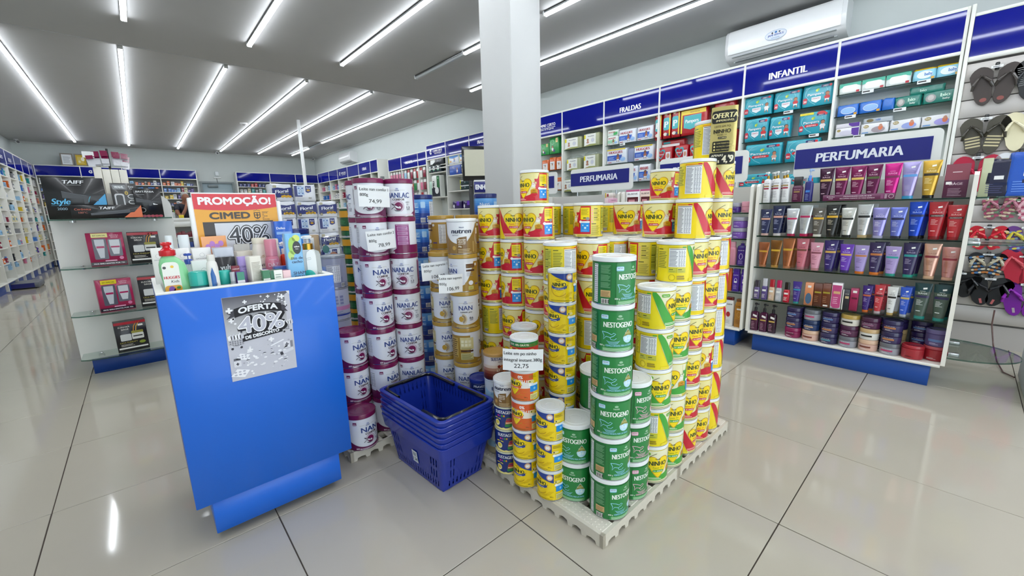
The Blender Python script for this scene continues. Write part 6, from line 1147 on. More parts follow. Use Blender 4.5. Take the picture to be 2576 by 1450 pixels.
wput('wipes_pack', pack_p(.156, .08, .070, '#eceaf0', lambda cv, w, h: (cv.ell(-w*.06, h*.42, w*.26, h*.28, '#d8d4e4', 2), cv.strip([w*.18, w*.3, w*.48], [h*.9]*3, [h*.3, h*.08, h*.06], '#5a2a9a', 1), cv.ell(-w*.34, h*.74, w*.08, h*.14, '#a8945a', 2)), seed=31), .744, z, 'white and violet wipes pack, lower left on the third right shelf'); wput('wipes_pack', pack_p(.156, .08, .036, '#ece8f0', lambda cv, w, h: cv.strip([w*.05, w*.2, w*.48], [h*.9]*3, [h*.5, h*.1, h*.06], '#5a2a9a', 1), seed=32), .744, z+.0705, 'flat white and violet wipes pack on top of its twin')
for i, (y, w, c) in enumerate(((.576, .166, '#a89aa0'), (.402, .168, '#9aa8e0'), (.230, .168, '#a8a0e0'))): wput('wipes_pack', pack_p(w, .08, .080, '#e9e9ec', f_bab(c), seed=33+i, puff=.008), y, z, f'white wipes pack with child picture, {NUM[i]} of three on the third right shelf')
wput('wipes_pack', pack_p(.175, .07, .038, '#b9c0c6', lambda cv, w, h: (cv.ell(-w*.26, h*.5, w*.12, h*.32, '#7a6a3a', 2), cv.text('100', w*.02, h*.34, h*.4, '#2a6ac0', 2, 'c', .02)), seed=40), .562, z+.082, 'grey wipes pack marked 100 lying on the white ones')
# red diaper packs
z = 1.762
def f_red(cv, w, h): cv.rrect(-w*.36, h*.30, w*.34, h*.74, h*.06, '#3ab0b8', 1); cv.text('P', 0, h*.40, h*.22, '#f2f4f2', 2, 'c', .04); cv.ell(-w*.1, h*.16, w*.22, h*.06, '#e8e0d0', 2); cv.ell(w*.2, h*.14, w*.14, h*.05, '#1e2a5a', 2); cv.strip([w*.34, w*.47], [h*.97]*2, [h*.10]*2, '#f0d01c', 1); cv.ell(-w*.1, h*.86, w*.16, h*.05, '#e8c8a8', 2)
for i, (y, w) in enumerate(((2.392, .082), (2.294, .092), (2.196, .096))): wput('diaper_pack', pack_p(w, .12, .29, '#b41420', f_red, seed=50+i, puff=.012), y, z, f'upright red and yellow diaper pack, {NUM[i]} of four under the blank header')
wput('diaper_pack', pack_p(.27, .12, .255, '#b41420', lambda cv, w, h: (cv.rect(-w*.48, h*.80, w*.46, h*.96, '#f0d01c', 1), cv.text('MAIS MACIA', w*.05, h*.85, h*.05, '#8a1418', 2, 'c', .02), cv.strip([-w*.36, -w*.1, w*.3], [h*.76]*3, [h*.3, h*.22, h*.34], '#3ab0b8', 1), cv.text('Pampers', -w*.05, h*.48, h*.14, '#f2f4f2', 2, 'c', .02, 0, w*.5), cv.ell(w*.36, h*.2, w*.08, h*.08, '#1e2a5a', 2), cv.rect(-w*.48, h*.1, -w*.42, h*.8, '#f0d01c', 1)), seed=53, puff=.012), 2.005, z, 'wide red and yellow diaper pack right of the three upright ones')
wput('diaper_pack', pack_p(.20, .12, .30, '#b01824', lambda cv, w, h: cv.rect(-w*.4, h*.3, w*.4, h*.6, '#3ab0b8', 1), seed=54), 1.71, z, 'red diaper pack mostly behind the gold flyer, upper')
wput('diaper_pack', pack_p(.20, .12, .22, '#b01824', lambda cv, w, h: (cv.rect(-w*.4, h*.3, w*.4, h*.6, '#3ab0b8', 1), cv.ell(w*.2, h*.2, w*.1, h*.1, '#e8c41c', 2)), seed=55), 1.68, 1.535, 'red diaper pack mostly behind the gold flyer, lower')
z = 1.535
def f_hr(cv, w, h): heart(cv, -w*.12, h*.52, min(w*.34, h*.34), '#3ab0b8', 1); heart(cv, -w*.12, h*.50, min(w*.25, h*.25), '#b41828', 2); cv.text('Pampers', -w*.12, h*.44, h*.10, '#f4f2f2', 3, 'c', .02, 0, w*.36); cv.rect(w*.16, h*.06, w*.42, h*.62, '#e8e8ea', 1); cv.ell(w*.29, h*.34, w*.09, h*.18, '#c89078', 2)
for i, (y, w) in enumerate(((2.320, .20), (2.118, .15), (1.955, .16))): wput('diaper_pack', pack_p(w, .12, .14, '#b41420', f_hr, seed=56+i), y, z, f'red diaper pack with heart print, {NUM[i]} of three on the lower red shelf')
wput('diaper_pack', pack_p(.26, .10, .07, '#a81420', lambda cv, w, h: (cv.rect(-w*.46, h*.06, w*.3, h*.42, '#e8e6e4', 1), cv.rect(-w*.4, h*.5, -w*.1, h*.8, '#2a8a90', 1)), seed=59), 2.235, z+.141, 'red diaper pack lying on the heart print packs', PX+.03)
# white and blue packs, FRALDAS bay
def f_hug(blue='#2a62c8', cap=None):
    return lambda cv, w, h: (cv.rect(-w*.44, h*.22, w*.30, h*.56, blue, 1), cv.text('HUGGIES', -w*.02, h*.68, h*.16, '#b01c2c', 2, 'c', .04, .06, w*.68), cv.lines(-w*.38, h*.28, -w*.06, h*.50, 3, '#b8d0f4', 2, .3), cv.ell(w*.34, h*.26, w*.13, h*.14, '#9ac0ec', 2), cv.ring(w*.34, h*.42, w*.07, h*.09, .002, '#e8f0fa', 3, 12), baby(cv, w*.10, h*.20, h*.22, '#a86a4a', skin='#8a5a44'), cv.rect(-w*.40, h*.08, -w*.22, h*.12, '#b8303c', 2)) and (cap and cv.rect(-w*.46, h*.90, w*.46, h*.98, cap, 4))
z = 1.785
wput('diaper_pack', pack_p(.148, .09, .105, '#e4ece6', f_hug('#9ad0a0'), seed=60), 2.985, z, 'white and green diaper pack, lower of two at the left of the FRALDAS top shelf'); wput('diaper_pack', pack_p(.155, .09, .068, '#e2ece4', lambda cv, w, h: (cv.text('HUGGIES', -w*.05, h*.50, h*.24, '#b03040', 2, 'c', .03, 0, w*.6), cv.strip([w*.1, w*.3, w*.46], [h*.6]*3, [h*.1, h*.1, h*.2], '#4ab868', 1)), seed=61), 2.985, z+.1055, 'white and green diaper pack, upper of two at the left of the FRALDAS top shelf')
wput('diaper_pack', pack_p(.225, .10, .150, '#e3e8f0', f_hug(), seed=62), 2.785, z, 'white and blue diaper pack in the middle of the FRALDAS top shelf'); wput('diaper_pack', pack_p(.200, .10, .150, '#e6eaf2', f_hug(), seed=63), 2.555, z, 'white and blue diaper pack at the right of the FRALDAS top shelf')
z = 1.565
wput('diaper_pack', pack_p(.275, .10, .172, '#e3e8f0', f_hug('#2a56b8', '#e8d43a'), seed=64), 2.925, z, 'white and blue diaper pack with yellow top, left on the second FRALDAS shelf'); wput('diaper_pack', pack_p(.245, .10, .168, '#e6eaf2', f_hug('#2a56b8', '#e8d43a'), seed=65), 2.565, z, 'white and blue diaper pack with yellow top, right on the second FRALDAS shelf'); wput('diaper_pack', pack_p(.09, .10, .16, '#8a94b4', None, seed=66), 2.745, z, 'narrow grey blue pack edge between the two yellow-topped packs', PX+.03)
z = 1.335
wput('diaper_pack', pack_p(.150, .10, .19, '#e6eaf2', f_hug('#2a62c8'), seed=67), 2.545, z, 'white and blue diaper pack on the third FRALDAS shelf, right'); wput('diaper_pack', pack_p(.16, .10, .18, '#e2e8f2', f_hug('#2a62c8'), seed=68), 2.712, z, 'white and blue diaper pack on the third FRALDAS shelf, half behind the sign')
# clear bags with olive sides
def bagpack(w, h, seed):
    P = pack_p(w, .11, h*.78, '#a8ac86', lambda cv, w, h: (cv.rect(-w*.46, h*.04, w*.30, h*.95, '#e9ebe4', 0), cv.rect(-w*.46, h*.62, -w*.36, h*.92, '#e0d81c', 1), cv.text('Personalidade', -w*.02, h*.74, h*.09, '#3a3a5a', 1, 'c', .02, 0, w*.4), cv.ring(w*.10, h*.46, w*.10, h*.16, .003, '#8a90a8', 1, 16), cv.ell(w*.10, h*.46, w*.07, h*.11, '#c8ccd8', 1), baby(cv, -w*.22, h*.16, h*.22, '#b08068'), cv.strip([-w*.46, -w*.1, w*.3], [h*.06, h*.18, h*.16], [h*.04]*3, '#9aa25a', 2)), seed=seed)
    b = MB().use('clear'); rd = random.Random(seed)
    b.rings([[(x*k+rd.uniform(-.006, .006), y*k+rd.uniform(-.006, .006), h*zz) for x, y, _ in rrsec(w, .11, .02, 0, 2)] for zz, k in ((.74, 1.0), (.86, .92), (.95, .6), (1.0, .45))], '#ffffff', False)
    return P+[('bag_top', b.done('bag_top'))]
for i, (y, w, z, h, lb) in enumerate(((3.588, .28, 1.812, .19, 'upper left'), (3.29, .235, 1.812, .20, 'upper right'), (3.578, .228, 1.54, .20, 'middle left'), (3.294, .232, 1.54, .22, 'middle right'), (3.66, .20, 1.27, .21, 'lower left'), (3.36, .22, 1.27, .20, 'lower right'))): wput('diaper_bag', bagpack(w, h, 70+i), y, z, f'clear bagged diaper pack with olive side, {lb} in the bay left of FRALDAS')
for i, (y, w, z, h, c, lb) in enumerate(((4.10, .16, 1.79, .155, '#2a9a4a', 'green pack, left of two beside the pillar'), (3.925, .175, 1.79, .215, '#2a9a4a', 'taller green pack, right of two beside the pillar'), (4.09, .13, 1.575, .15, '#d8641e', 'orange pack, left of three beside the pillar'), (3.955, .118, 1.575, .172, '#d8641e', 'orange pack, middle of three beside the pillar'), (3.835, .105, 1.575, .165, '#d8641e', 'orange pack, right of three beside the pillar'), (3.86, .18, 1.30, .17, '#c8601e', 'orange and black pack under the orange trio'))):
    f = (lambda cv, w, h: (cv.ring(-w*.1, h*.72, w*.2, h*.14, .004, '#8ad8a0', 1, 14), cv.rect(w*.22, h*.68, w*.44, h*.95, '#e8d890', 2), cv.text('2', w*.33, h*.74, h*.14, '#c83a1c', 3, 'c', .03), cv.ell(w*.05, h*.2, w*.1, h*.08, '#3a2a7a', 2), baby(cv, -w*.1, h*.2, h*.16, '#e8e8e8'))) if i < 2 else (lambda cv, w, h: (cv.rect(-w*.30, h*.06, w*.40, h*.68, '#ecebe8', 1), baby(cv, w*.05, h*.2, h*.16, '#e8d8c8'), cv.lines(-w*.2, h*.52, w*.2, h*.60, 1, '#6a6a6a', 2)))
    wput('diaper_pack', pack_p(w, .10, h, c, f, seed=80+i), y, z, lb)
# shelf price strips
for i, (y, z) in enumerate(((1.165, 1.84), (.64, 1.895), (.33, 1.895), (.73, 1.726), (.44, 1.726), (.66, 1.565), (.96, 1.617), (2.83, 1.785))):
    b = MB().use('matte').box(-.035, -.004, -.012, .035, .0, .012, '#eef0f0'); b.mesh([(-.03, -.0042, -.003), (.012, -.0042, -.003), (.012, -.0042, .006), (-.03, -.0042, .006)], [(0, 1, 2, 3)], '#3a3a3c'); tag(ob('shelf_ticket', b, None, (4.355, y, z-.012), R90), f'small white shelf price ticket, {NUM[i]} of those on the right wall shelves', 'price tag', 'shelf price tickets')
# ================================================================== sandals
def sandal(c1, c2, strap, pat=None, L=.25, sole2=None, wide=.106):
    def out(k=1.0):
        p = []
        for i in range(28):
            a = 2*pi*i/28; y = L/2*cos(a); t_ = (y/L+.5); w = (wide*.72+(wide-wide*.72)*min(1, max(0, (t_-.25)/.5)))/2; x = w*sin(a)*(1.12 if abs(sin(a)) > .3 else 1.0)
            p.append((max(-w, min(w, x*1.15))*k, y*(.5+k*.5)))
        return p
    b = MB().use('satin'); P_ = []
    o = out(); b.rings([[(x, -.0, z) for x, z in o], [(x, -.010, z) for x, z in o]], sole2 or c2); b.rings([[(x, -.010, z) for x, z in o], [(x*.985, -.018, z*.985) for x, z in o]], c1); b.face([(x*.985, -.0182, z*.985) for x, z in o][::-1], c1)
    if pat:
        cv = Canvas(b, lambda u, v, d: (u, -.0186-d, v), 1, .0003, .0003); pat(cv, L)
    s = MB().use('plastic')
    for sx in (-1, 1): s.tube([(0, -.018, L*.27), (sx*wide*.16, -.036, L*.20), (sx*wide*.36, -.038, L*.06), (sx*wide*.44, -.020, -L*.06)], [.005, .008, .010, .008], strap, 7)
    s.lathe([(.006, L*.25), (.006, L*.29)], strap, 8, 0, -.022)
    return b.done('sole'), s.done('strap')
GSN = 'sandals hanging on the slat wall'
def hang(label, y, zb, parts, L, spread=.052, ang=9, x=4.338):
    t = thing('sandal_pair', label, 'sandals', (x, y, zb+L/2), R90, GSN)
    for sx in (-1, 1):
        s = ob('sole', parts[0], t, (sx*spread, -.004, 0)); s.rotation_euler = (0, rad(sx*ang), 0); ob('strap', parts[1], s)
    ob('hanger', MB().use('plastic').box(-.010, -.040, L*.36, .010, -.002, L*.54, '#17181a', .004), t)
    b = MB().use('matte').box(-.026, -.0425, L*.40, .026, -.0405, L*.46, '#eef0f0'); b.mesh([(-.018, -.0428, L*.42), (.012, -.0428, L*.42), (.012, -.0428, L*.435), (-.018, -.0428, L*.435)], [(0, 1, 2, 3)], '#3a3a3c'); ob('price_ticket', b, t)
dots = lambda c: (lambda cv, L: cv.ell(0, -L*.36, .016, .013, c, 0))
stripes = lambda cv, L: [cv.rect(-.034, -L*.30+.02*i, .034, -L*.30+.02*i+.010, '#c8bc94', 0) for i in range(4)]
def patch(cols): return lambda cv, L: [cv.ell((-.024+.016*(i % 4)), -L*.34+.022*(i//4), .009+.003*(i % 2), .007, cols[(i*7+i//4) % len(cols)], i*.1) for i in range(24)]
hang('dark brown flip-flops with red heel spots, highest on the slat wall', -.012, 1.655, sandal('#3a302c', '#b8b4ac', '#4a4440', dots('#8a4a44')), .25)
hang('black ridged slippers at the upper right of the slat wall', -.205, 1.655, sandal('#17191c', '#121315', '#2a2c30', lambda cv, L: [cv.rect(-.04, -.03+.012*i, .04, -.026+.012*i, '#8a8c8c', 0) for i in range(10)]), .25)
hang('olive brown flip-flops with ribbed pale heels, second row', -.006, 1.335, sandal('#4a463a', '#8a8268', '#3a362c', stripes), .25)
hang('cream flip-flops, second row right', -.190, 1.345, sandal('#e4dcb8', '#dcd4b0', '#ece4c4'), .24)
hang('crimson flip-flops behind the pink carton, third row left', .000, 1.085, sandal('#b4163c', '#9a1030', '#c8244a'), .25)
hang('white and navy flip-flops behind the blue bags, third row', -.185, 1.09, sandal('#e0e2e6', '#c8ccd4', '#2a3058'), .25)
hang('flower-patterned children\'s clogs under the blue bags', -.140, .895, sandal('#8a4a5a', '#3a3438', '#b87a8a', patch(['#c8b494', '#b04a6a', '#6a8a6a', '#d8c8b0']), .17, None, .075), .17, .042)
hang('pale pink patterned children\'s sandals at the right edge', -.290, .885, sandal('#d89aa8', '#c88a98', '#e0a8b4', patch(['#b04a6a', '#e8d8d8']), .18, None, .075), .18, .042)
hang('shiny red children\'s sandals with gold eyes, left', -.110, .690, sandal('#c8142c', '#a81024', '#e02a3c', patch(['#d83040', '#e8c8a0', '#c01828']), .17, None, .078), .17, .044, 14)
hang('purple rimmed multicolour children\'s sandals, right', -.275, .680, sandal('#6a3a8a', '#8a4aa0', '#d8c84a', patch(['#3a5a9a', '#d8c84a', '#8ab0c8']), .18, None, .078), .18, .044, 14)
hang('black printed children\'s sandals below the glass shelf, left', -.130, .505, sandal('#23242a', '#17181c', '#c8c0a8', patch(['#c87a3a', '#4a7ab0', '#d8d0b8']), .17, None, .078), .17, .044, 12)
hang('red and pink children\'s sandals below the glass shelf, right', -.290, .50, sandal('#c0203a', '#a81830', '#e0606a'), .17, .044, 12)
hang('black strappy sandals with pink heel label, lowest row', -.160, .300, sandal('#1d1d20', '#b09a6a', '#26262a', lambda cv, L: cv.rect(-.006, -L*.42, .006, -L*.26, '#c86a6a', 0), .21), .21, .046, 15)
hang('purple clogs, lowest row right', -.320, .250, sandal('#7a1a9a', '#4a1264', '#9a2ab8', lambda cv, L: cv.rect(-.006, -L*.40, .006, -L*.26, '#b8a8b0', 0), .24, None, .10), .24, .05, 12)
hang('black and beige sandals beside the gondola end, lowest row left', -.02, .345, sandal('#1a1a1c', '#a89470', '#141416', None, .19), .19, .042, 12)
# glass end shelves of the nearest gondola with their goods
def leaf(z, label, dx=.235, dy=.275):
    t = thing('glass_end_shelf', label, 'shelf', (3.415, -.0175, z), 0, 'glass shelves at the gondola end')
    pts = [(dx*cos(a), -dy*sin(a)) for a in [pi*i/20 for i in range(21)]]
    g = MB().use('glass'); g.prism(pts, 'z', -.008, 0, '#ffffff'); ob('glass', g, t)
    e_ = MB().use('glass_edge'); e_.rings([[(x*1.001, y*1.001, -.008) for x, y in pts], [(x*1.001, y*1.001, 0) for x, y in pts]], '#3a5a4c', False, False); ob('edge', e_, t)
    for x in (-.14, .14): ob('clip', MB().use('metal').box(x-.012, -.045, -.016, x+.012, .0, .008, '#c9ccce', .003), t)
leaf(1.050, 'glass leaf-shaped shelf at the gondola end, topmost, carrying blue bags'); leaf(.812, 'glass leaf-shaped shelf at the gondola end, second from the top'); leaf(.190, 'glass leaf-shaped shelf at the gondola end, lowest, empty')
bag = lambda c, w, h, ink: pack_p(w, .05, h, c, lambda cv, w, h: (cv.rect(-w*.1, h*.46, w*.25, h*.56, '#f0f0f0', 1), cv.lines(-w*.35, h*.1, w*.3, h*.38, 5, ink, 1, .3), cv.rect(-w*.1, h*.30, w*.4, h*.38, '#0e1640', 2)), 'film', .012, seed=90)
inst('cosmetic_pouch', bag('#1b1c3c', .09, .180, '#4a4c78'), (3.235, -.075, 1.0505), R90, 'navy plastic pouch on the top glass shelf, left', 'pouch', 'pouches on the glass end shelf')
inst('cosmetic_pouch', bag('#1c56c0', .12, .205, '#6a9ae8'), (3.24, -.165, 1.0505), R90+rad(10), 'bright blue plastic pouch on the top glass shelf, right', 'pouch', 'pouches on the glass end shelf')
inst('cosmetic_carton', carton(.035, .08, .19, '#b8bc9a'), (3.25, -.038, 1.0505), R90, 'narrow olive carton beside the navy pouch', 'carton')
# grey cabinet cut by the right edge, with its cable
t = thing('grey_cabinet', 'low grey metal cabinet corner at the right picture edge', 'cabinet', (3.42, -.56, 0)); ob('body', MB().use('satin').box(-.27, -.25, .012, .27, .25, .235, '#aeb3b8', .012), t); ob('foot_frame', MB().use('plastic').box(-.25, -.23, 0, .25, .23, .012, '#1c1d1f'), t); ob('lid', MB().use('plastic').box(-.275, -.255, .235, .275, .255, .262, '#c2c6ca', .008), t)
tag(ob('power_cable', MB().use('plastic').tube([(4.20, -.20, .30), (4.18, -.2, .2), (4.1, -.22, .08), (3.95, -.24, .012), (3.75, -.26, .006), (3.68, -.30, .006)], .004, '#5a3a34', 6)), 'thin dark brown cable hanging from slat wall to grey cabinet', 'cable')
# ================================================================== air conditioners, cameras, small fittings
def aircon(y0, y1, z0, z1, label, sticker):
    t = thing('air_conditioner', label, 'air conditioner', (WR, (y0+y1)/2, z0), R90, 'split air conditioners'); L = (y1-y0)/2; h = z1-z0
    pr = [(0, 0), (-.05, 0), (-.16, .028), (-.205, .075), (-.215, .14), (-.205, h-.03), (-.18, h-.004), (-.15, h), (0, h)]
    b = MB().use('plastic'); b.rings([[(x, y*k, z) for y, z in [(yy, .01+zz*.98) for yy, zz in pr]] for x, k in ((-L, .97), (-L+.012, 1), (L-.012, 1), (L, .97))], '#e6e8ea'); ob('casing', b, t)
    f = MB().use('plastic'); P2 = [(-.205, .072), (-.219, .14), (-.209, h-.03), (-.182, h+.001)]; n = len(P2)
    f.rings([[(x, y-.003, z) for y, z in P2]+[(x, y+.004, z) for y, z in P2[::-1]] for x in (-L+.03, L-.03)], '#f1f3f5'); ob('front_panel', f, t)
    for k, (y, z) in enumerate(((-.185, .052), (-.120, .018))): ob('louvre', MB().use('plastic').box(-L+.06, y-.018, z-.006, L-.06, y+.018, z, '#c9ced2', .002), t)
    ob('vent_slot', MB().use('plastic').box(-L+.08, -.16, .012, L-.08, -.13, .02, '#6a6e72'), t)
    if sticker:
        q = MB(); cv = Canvas(q, lambda u, v, o: (u, -.2225-o+.006*max(0, (v-.14)/.06), v), .03, .0006, .0004); cv.ell(-.03, .135, .085, .040, '#dfe6f0', 0, 18); cv.ring(-.03, .135, .085, .040, .003, '#9ab4d8', 1, 24)
        cv.text('JAMI SERVICE', -.03, .128, .016, '#2a56a8', 1, 'c', .03, 0, .125); cv.ell(-.03, .156, .010, .009, '#3a7ac0', 1); cv.ell(-.058, .153, .006, .008, '#2a2e3a', 1); cv.ell(-.002, .154, .007, .006, '#3a4450', 1); cv.lines(-.065, .106, .005, .120, 2, '#8aa4cc', 1, .4, .1); cv.text('AGRATTO', .0, .082, .007, '#8a9098', 1, 'c'); ob('sticker', q, t)
    return t
aircon(.85, 1.775, 2.385, 2.665, 'white split air conditioner with round service sticker above the INFANTIL header', True)
aircon(11.25, 12.05, 2.42, 2.70, 'white split air conditioner over the far right shelving', False)
def cctv(x, y, z, rz, label):
    t = thing('security_camera', label, 'camera', (x, y, z), rz, 'small white security cameras'); ob('mount', MB().use('plastic').lathe([(.035, -.012), (.04, 0)], '#e4e6e6', 14), t)
    b = MB().use('plastic'); b.tube([(0, 0, -.012), (0, -.01, -.045)], .012, '#e4e6e6', 8); b.tube([(0, .05, -.050), (0, -.085, -.066)], .034, '#eceeee', 14); ob('body', b, t); ob('lens', MB().use('plastic').tube([(0, -.084, -.066), (0, -.090, -.0667)], .026, '#15171a', 14), t)
cctv(-1.72, 14.5, ZF, .4, 'white bullet camera in the rear left ceiling corner'); cctv(4.52, 14.4, ZF, -.5, 'white bullet camera in the rear right ceiling corner'); cctv(1.95, 14.35, ZF, 0, 'white bullet camera at the middle of the back wall'); cctv(4.50, 5.50, ZN, -.7, 'small dark-lensed camera beside the pillar at the ceiling step')
t = thing('smoke_detector', 'small round white detector on the rear ceiling', 'detector', (1.86, 9.9, ZF)); ob('base', MB().use('plastic').lathe([(.05, -.03), (.065, -.02), (.07, 0)], '#e2e4e4', 18), t); ob('grille', MB().use('plastic').lathe([(.025, -.036), (.03, -.03)], '#7a7e80', 14), t)
t = thing('wifi_router', 'white router with small antenna box above the back door', 'router', (1.93, WB, 2.17)); ob('body', MB().use('plastic').box(-.09, -.03, 0, .09, 0, .03, '#e6e8e8', .006), t); ob('box', MB().use('plastic').box(-.045, -.05, .07, .045, -.005, .19, '#dfe6ea', .012), t); ob('antenna', MB().use('plastic').tube([(-.02, -.02, .0), (-.01, -.02, -.12)], .006, '#3a3d40', 6), t)
for x, c, lb in ((-1.0, '#dfe4e8', 'framed white certificate standing on the back shelving, left'), (-.765, '#c9a92c', 'framed gold certificate standing on the back shelving, middle'), (-.55, '#7fb4dc', 'framed light blue certificate on the back shelving, right')):
    t = thing('framed_certificate', lb, 'picture frame', (x, 14.53, 2.352), 0, 'certificates on the back shelving'); t.rotation_euler = (rad(-5), 0, 0); b = MB().use('satin')
    for x0, z0, x1, z1 in ((-.105, 0, .105, .022), (-.105, .258, .105, .28), (-.105, .022, -.083, .258), (.083, .022, .105, .258)): b.box(x0, -.012, z0, x1, .012, z1, '#7d756a')
    ob('frame', b, t); q = MB().use('matte').box(-.083, -.004, .022, .083, .008, .258, c); cv = Canvas(q, frontf(-.004), 1, .0006); cv.lines(-.06, .06, .06, .22, 9, '#8a9098' if c != '#c9a92c' else '#e8d890', 1, .35); 
    if c == '#c9a92c': cv.ell(.03, .16, .03, .045, '#f4f0d8', 2); cv.ell(-.03, .1, .02, .03, '#e8e0b0', 2)
    ob('sheet', q, t)
# ================================================================== left gondola end with hair appliances
LY = 3.90
t = thing('end_gondola', 'white gondola end panel with glass shelves and blue base, left of the counter', 'shelving', (-.10, LY, 0))
b = MB().use('laminate'); o = [(-.305, .115), (.305, .115), (.305, 1.13)]+[(.305-.09+.09*cos(pi/2*i/5), 1.13+.09*sin(pi/2*i/5)) for i in range(1, 6)]+[(-.215+.09*cos(pi/2+pi/2*i/5), 1.13+.09*sin(pi/2+pi/2*i/5)) for i in range(6)]
b.prism(o, 'y', 0, .018, '#e9e8e2'); ob('end_panel', b, t)
ob('plinth', MB().use('laminate').box(-.26, .03, 0, .27, 1.7, .115, '#0d3f94', .001), t)
ob('spine', MB().use('laminate').box(-.012, .018, .115, .012, 1.75, 1.2, '#d6d5cf'), t); ob('bottom_board', MB().use('laminate').box(-.30, .018, .115, .30, 1.75, .14, '#e9e8e2'), t); ob('far_panel', MB().use('laminate').prism(o, 'y', 1.75, 1.768, '#e9e8e2'), t)
for z in (1.055, .752, .448, .160):
    pts = [(-.29+.58*i/16, -.19-.045*(1-((i-8)/8)**2)) for i in range(17)]; pts = [(-.29, -.002), (-.29, -.17)]+pts[1:-1]+[(.29, -.17), (.29, -.002)]
    g = MB().use('glass'); g.prism(pts, 'z', z-.008, z, '#ffffff'); g.use('glass_edge').rings([[(x, y-.0006, z-.008) for x, y in pts[1:-1]], [(x, y-.0006, z) for x, y in pts[1:-1]]], '#3a5a4c', False, False); s = ob('glass_shelf', g, t)
    for x in (-.2, .2): ob('clamp', MB().use('metal').lathe([(.016, -.022), (.016, -.009), (.014, -.0085)], '#d4d6d6', 12, x, -.05).done('clamp'), s, (0, 0, z)); ob('clamp', MB().use('metal').lathe([(.014, .0005), (.012, .004)], '#c9cbcb', 12, x, -.05).done('clamp'), s, (0, 0, z))
GA = 'boxes on the end gondola shelves'
def lput(name, parts, x, y, z, label, rz=0, cat='box'): return inst(name, parts, (x, y, z+.0006), rad(rz), label, cat, GA)
def hairdryer(cv, u, v, k, c, rim):
    cv.strip([u-k*1.9, u-k*.8, u+k*.2, u+k*.9], [v+k*.95, v+k*.62, v+k*.42, v+k*.30], [v+k*.05, v+k*.02, v-k*.05, v-k*.12], c, 2); cv.strip([u+k*.45, u+k*.75, u+k*1.4, u+k*1.55], [v+k*.38, v+k*.34, v+k*.02, v-k*.1], [v-k*.08, v-k*.12, v-k*.36, v-k*.34], '#1e1f24', 3); cv.line([(u+k*.80, v+k*.30), (u+k*.62, v-k*.10), (u+k*.55, v-k*.5)], k*.06, rim, 4); cv.line([(u-k*1.9, v+k*.95), (u-k*.8, v+k*.62), (u+k*.2, v+k*.42), (u+k*.75, v+k*.32)], k*.04, '#5a5e66', 3); cv.strip([u+k*.1, u+k*.55], [v-k*.05, v-k*.1], [v-k*.75, v-k*.7], '#202126', 2)
def f_taiff(cv, w, h):
    cv.text('TAIFF', .0, h*.855, h*.085, '#eceef0', 2, 'c', .04, .15, w*.34); cv.text('PROFESSIONAL', .0, h*.815, h*.018, '#c0c2c4', 2, 'c', .0, .1, w*.24)
    cv.poly([(w*.5-.001, h*.36), (w*.5-.001, .002), (w*.24, .002), (w*.22, h*.06)], '#2aa2dc', 1); cv.poly([(w*.5-.001, h*.62), (w*.5-.001, h*.34), (w*.26, h*.34)], '#2aa2dc', 1); hairdryer(cv, w*.10, h*.50, w*.17, '#24262b', '#3ab0c8')
    cv.text('Style', -w*.26, h*.36, h*.14, '#45b4e4', 3, 'c', .03, .25, w*.30); cv.text('2000', -w*.26, h*.22, h*.06, '#7a9aac', 3, 'c', .02, 0, w*.16); cv.line([(-w*.42, h*.33), (-w*.1, h*.335)], .0012, '#45b4e4', 3)
lput('hair_dryer_box', carton(.265, .09, .250, '#101114', f_taiff, top='#1b2a30'), -.252, 3.775, 1.055, 'large black hair dryer box with blue corner, top shelf of the end gondola')
def f_flat(cv, w, h): cv.text('TAIFF', .0, h*.68, h*.20, '#eceef0', 2, 'c', .04, .15, w*.22); cv.poly([(w*.5-.001, h*.96), (w*.5-.001, h*.04), (w*.22, h*.04), (w*.33, h*.42), (w*.38, h*.44)], '#e2661a', 1); cv.text('Cerâmica', -w*.34, h*.62, h*.16, '#b04a1c', 2, 'c', .02, .2, w*.22); cv.text('180°C', -w*.34, h*.38, h*.14, '#8a3a1a', 2, 'c', .03, 0, w*.12); cv.strip([-w*.24, 0, w*.32], [h*.36, h*.46, h*.62], [h*.24, h*.30, h*.40], '#2b2d33', 2); cv.line([(-w*.24, h*.37), (w*.32, h*.62)], h*.03, '#5a5e66', 3)
lput('flat_iron_box', carton(.325, .045, .083, '#0f0f12', f_flat), -.122, 3.695, 1.055, 'long black flat iron box with orange corner in front of the dryer box')
def f_wahl(cv, w, h): cv.rrect(-w*.42, h*.82, w*.08, h*.96, .004, '#8a8c8e', 1); cv.text('WAHL', -w*.17, h*.86, h*.06, '#e8eaea', 2, 'c', .05, 0, w*.36); cv.text('Easy', w*.30, h*.88, h*.05, '#e0e2e2', 2, 'c', .02); cv.text('Cut', w*.32, h*.82, h*.05, '#e0e2e2', 2, 'c', .02); cv.rrect(-w*.40, h*.05, -w*.02, h*.70, .012, '#d4d5d6', 1); cv.rrect(-w*.34, h*.05, -w*.08, h*.66, .01, '#2c2a2a', 2); cv.ell(w*.08, h*.72, w*.07, h*.055, '#c8a83a', 2); cv.text('2', w*.08, h*.695, h*.05, '#1a1a1a', 3, 'c', .04); [cv.ell(w*.28, h*(.62-.16*i), w*.18, h*.065, '#e4e4e2', 2) for i in range(4)]; [cv.ell(w*.28, h*(.62-.16*i), w*.14, h*.045, '#232324', 3) for i in range(4)]
lput('clipper_box', carton(.125, .05, .225, '#4a4848', f_wahl), -.030, 3.795, 1.055, 'dark grey hair clipper box behind the flat iron box')
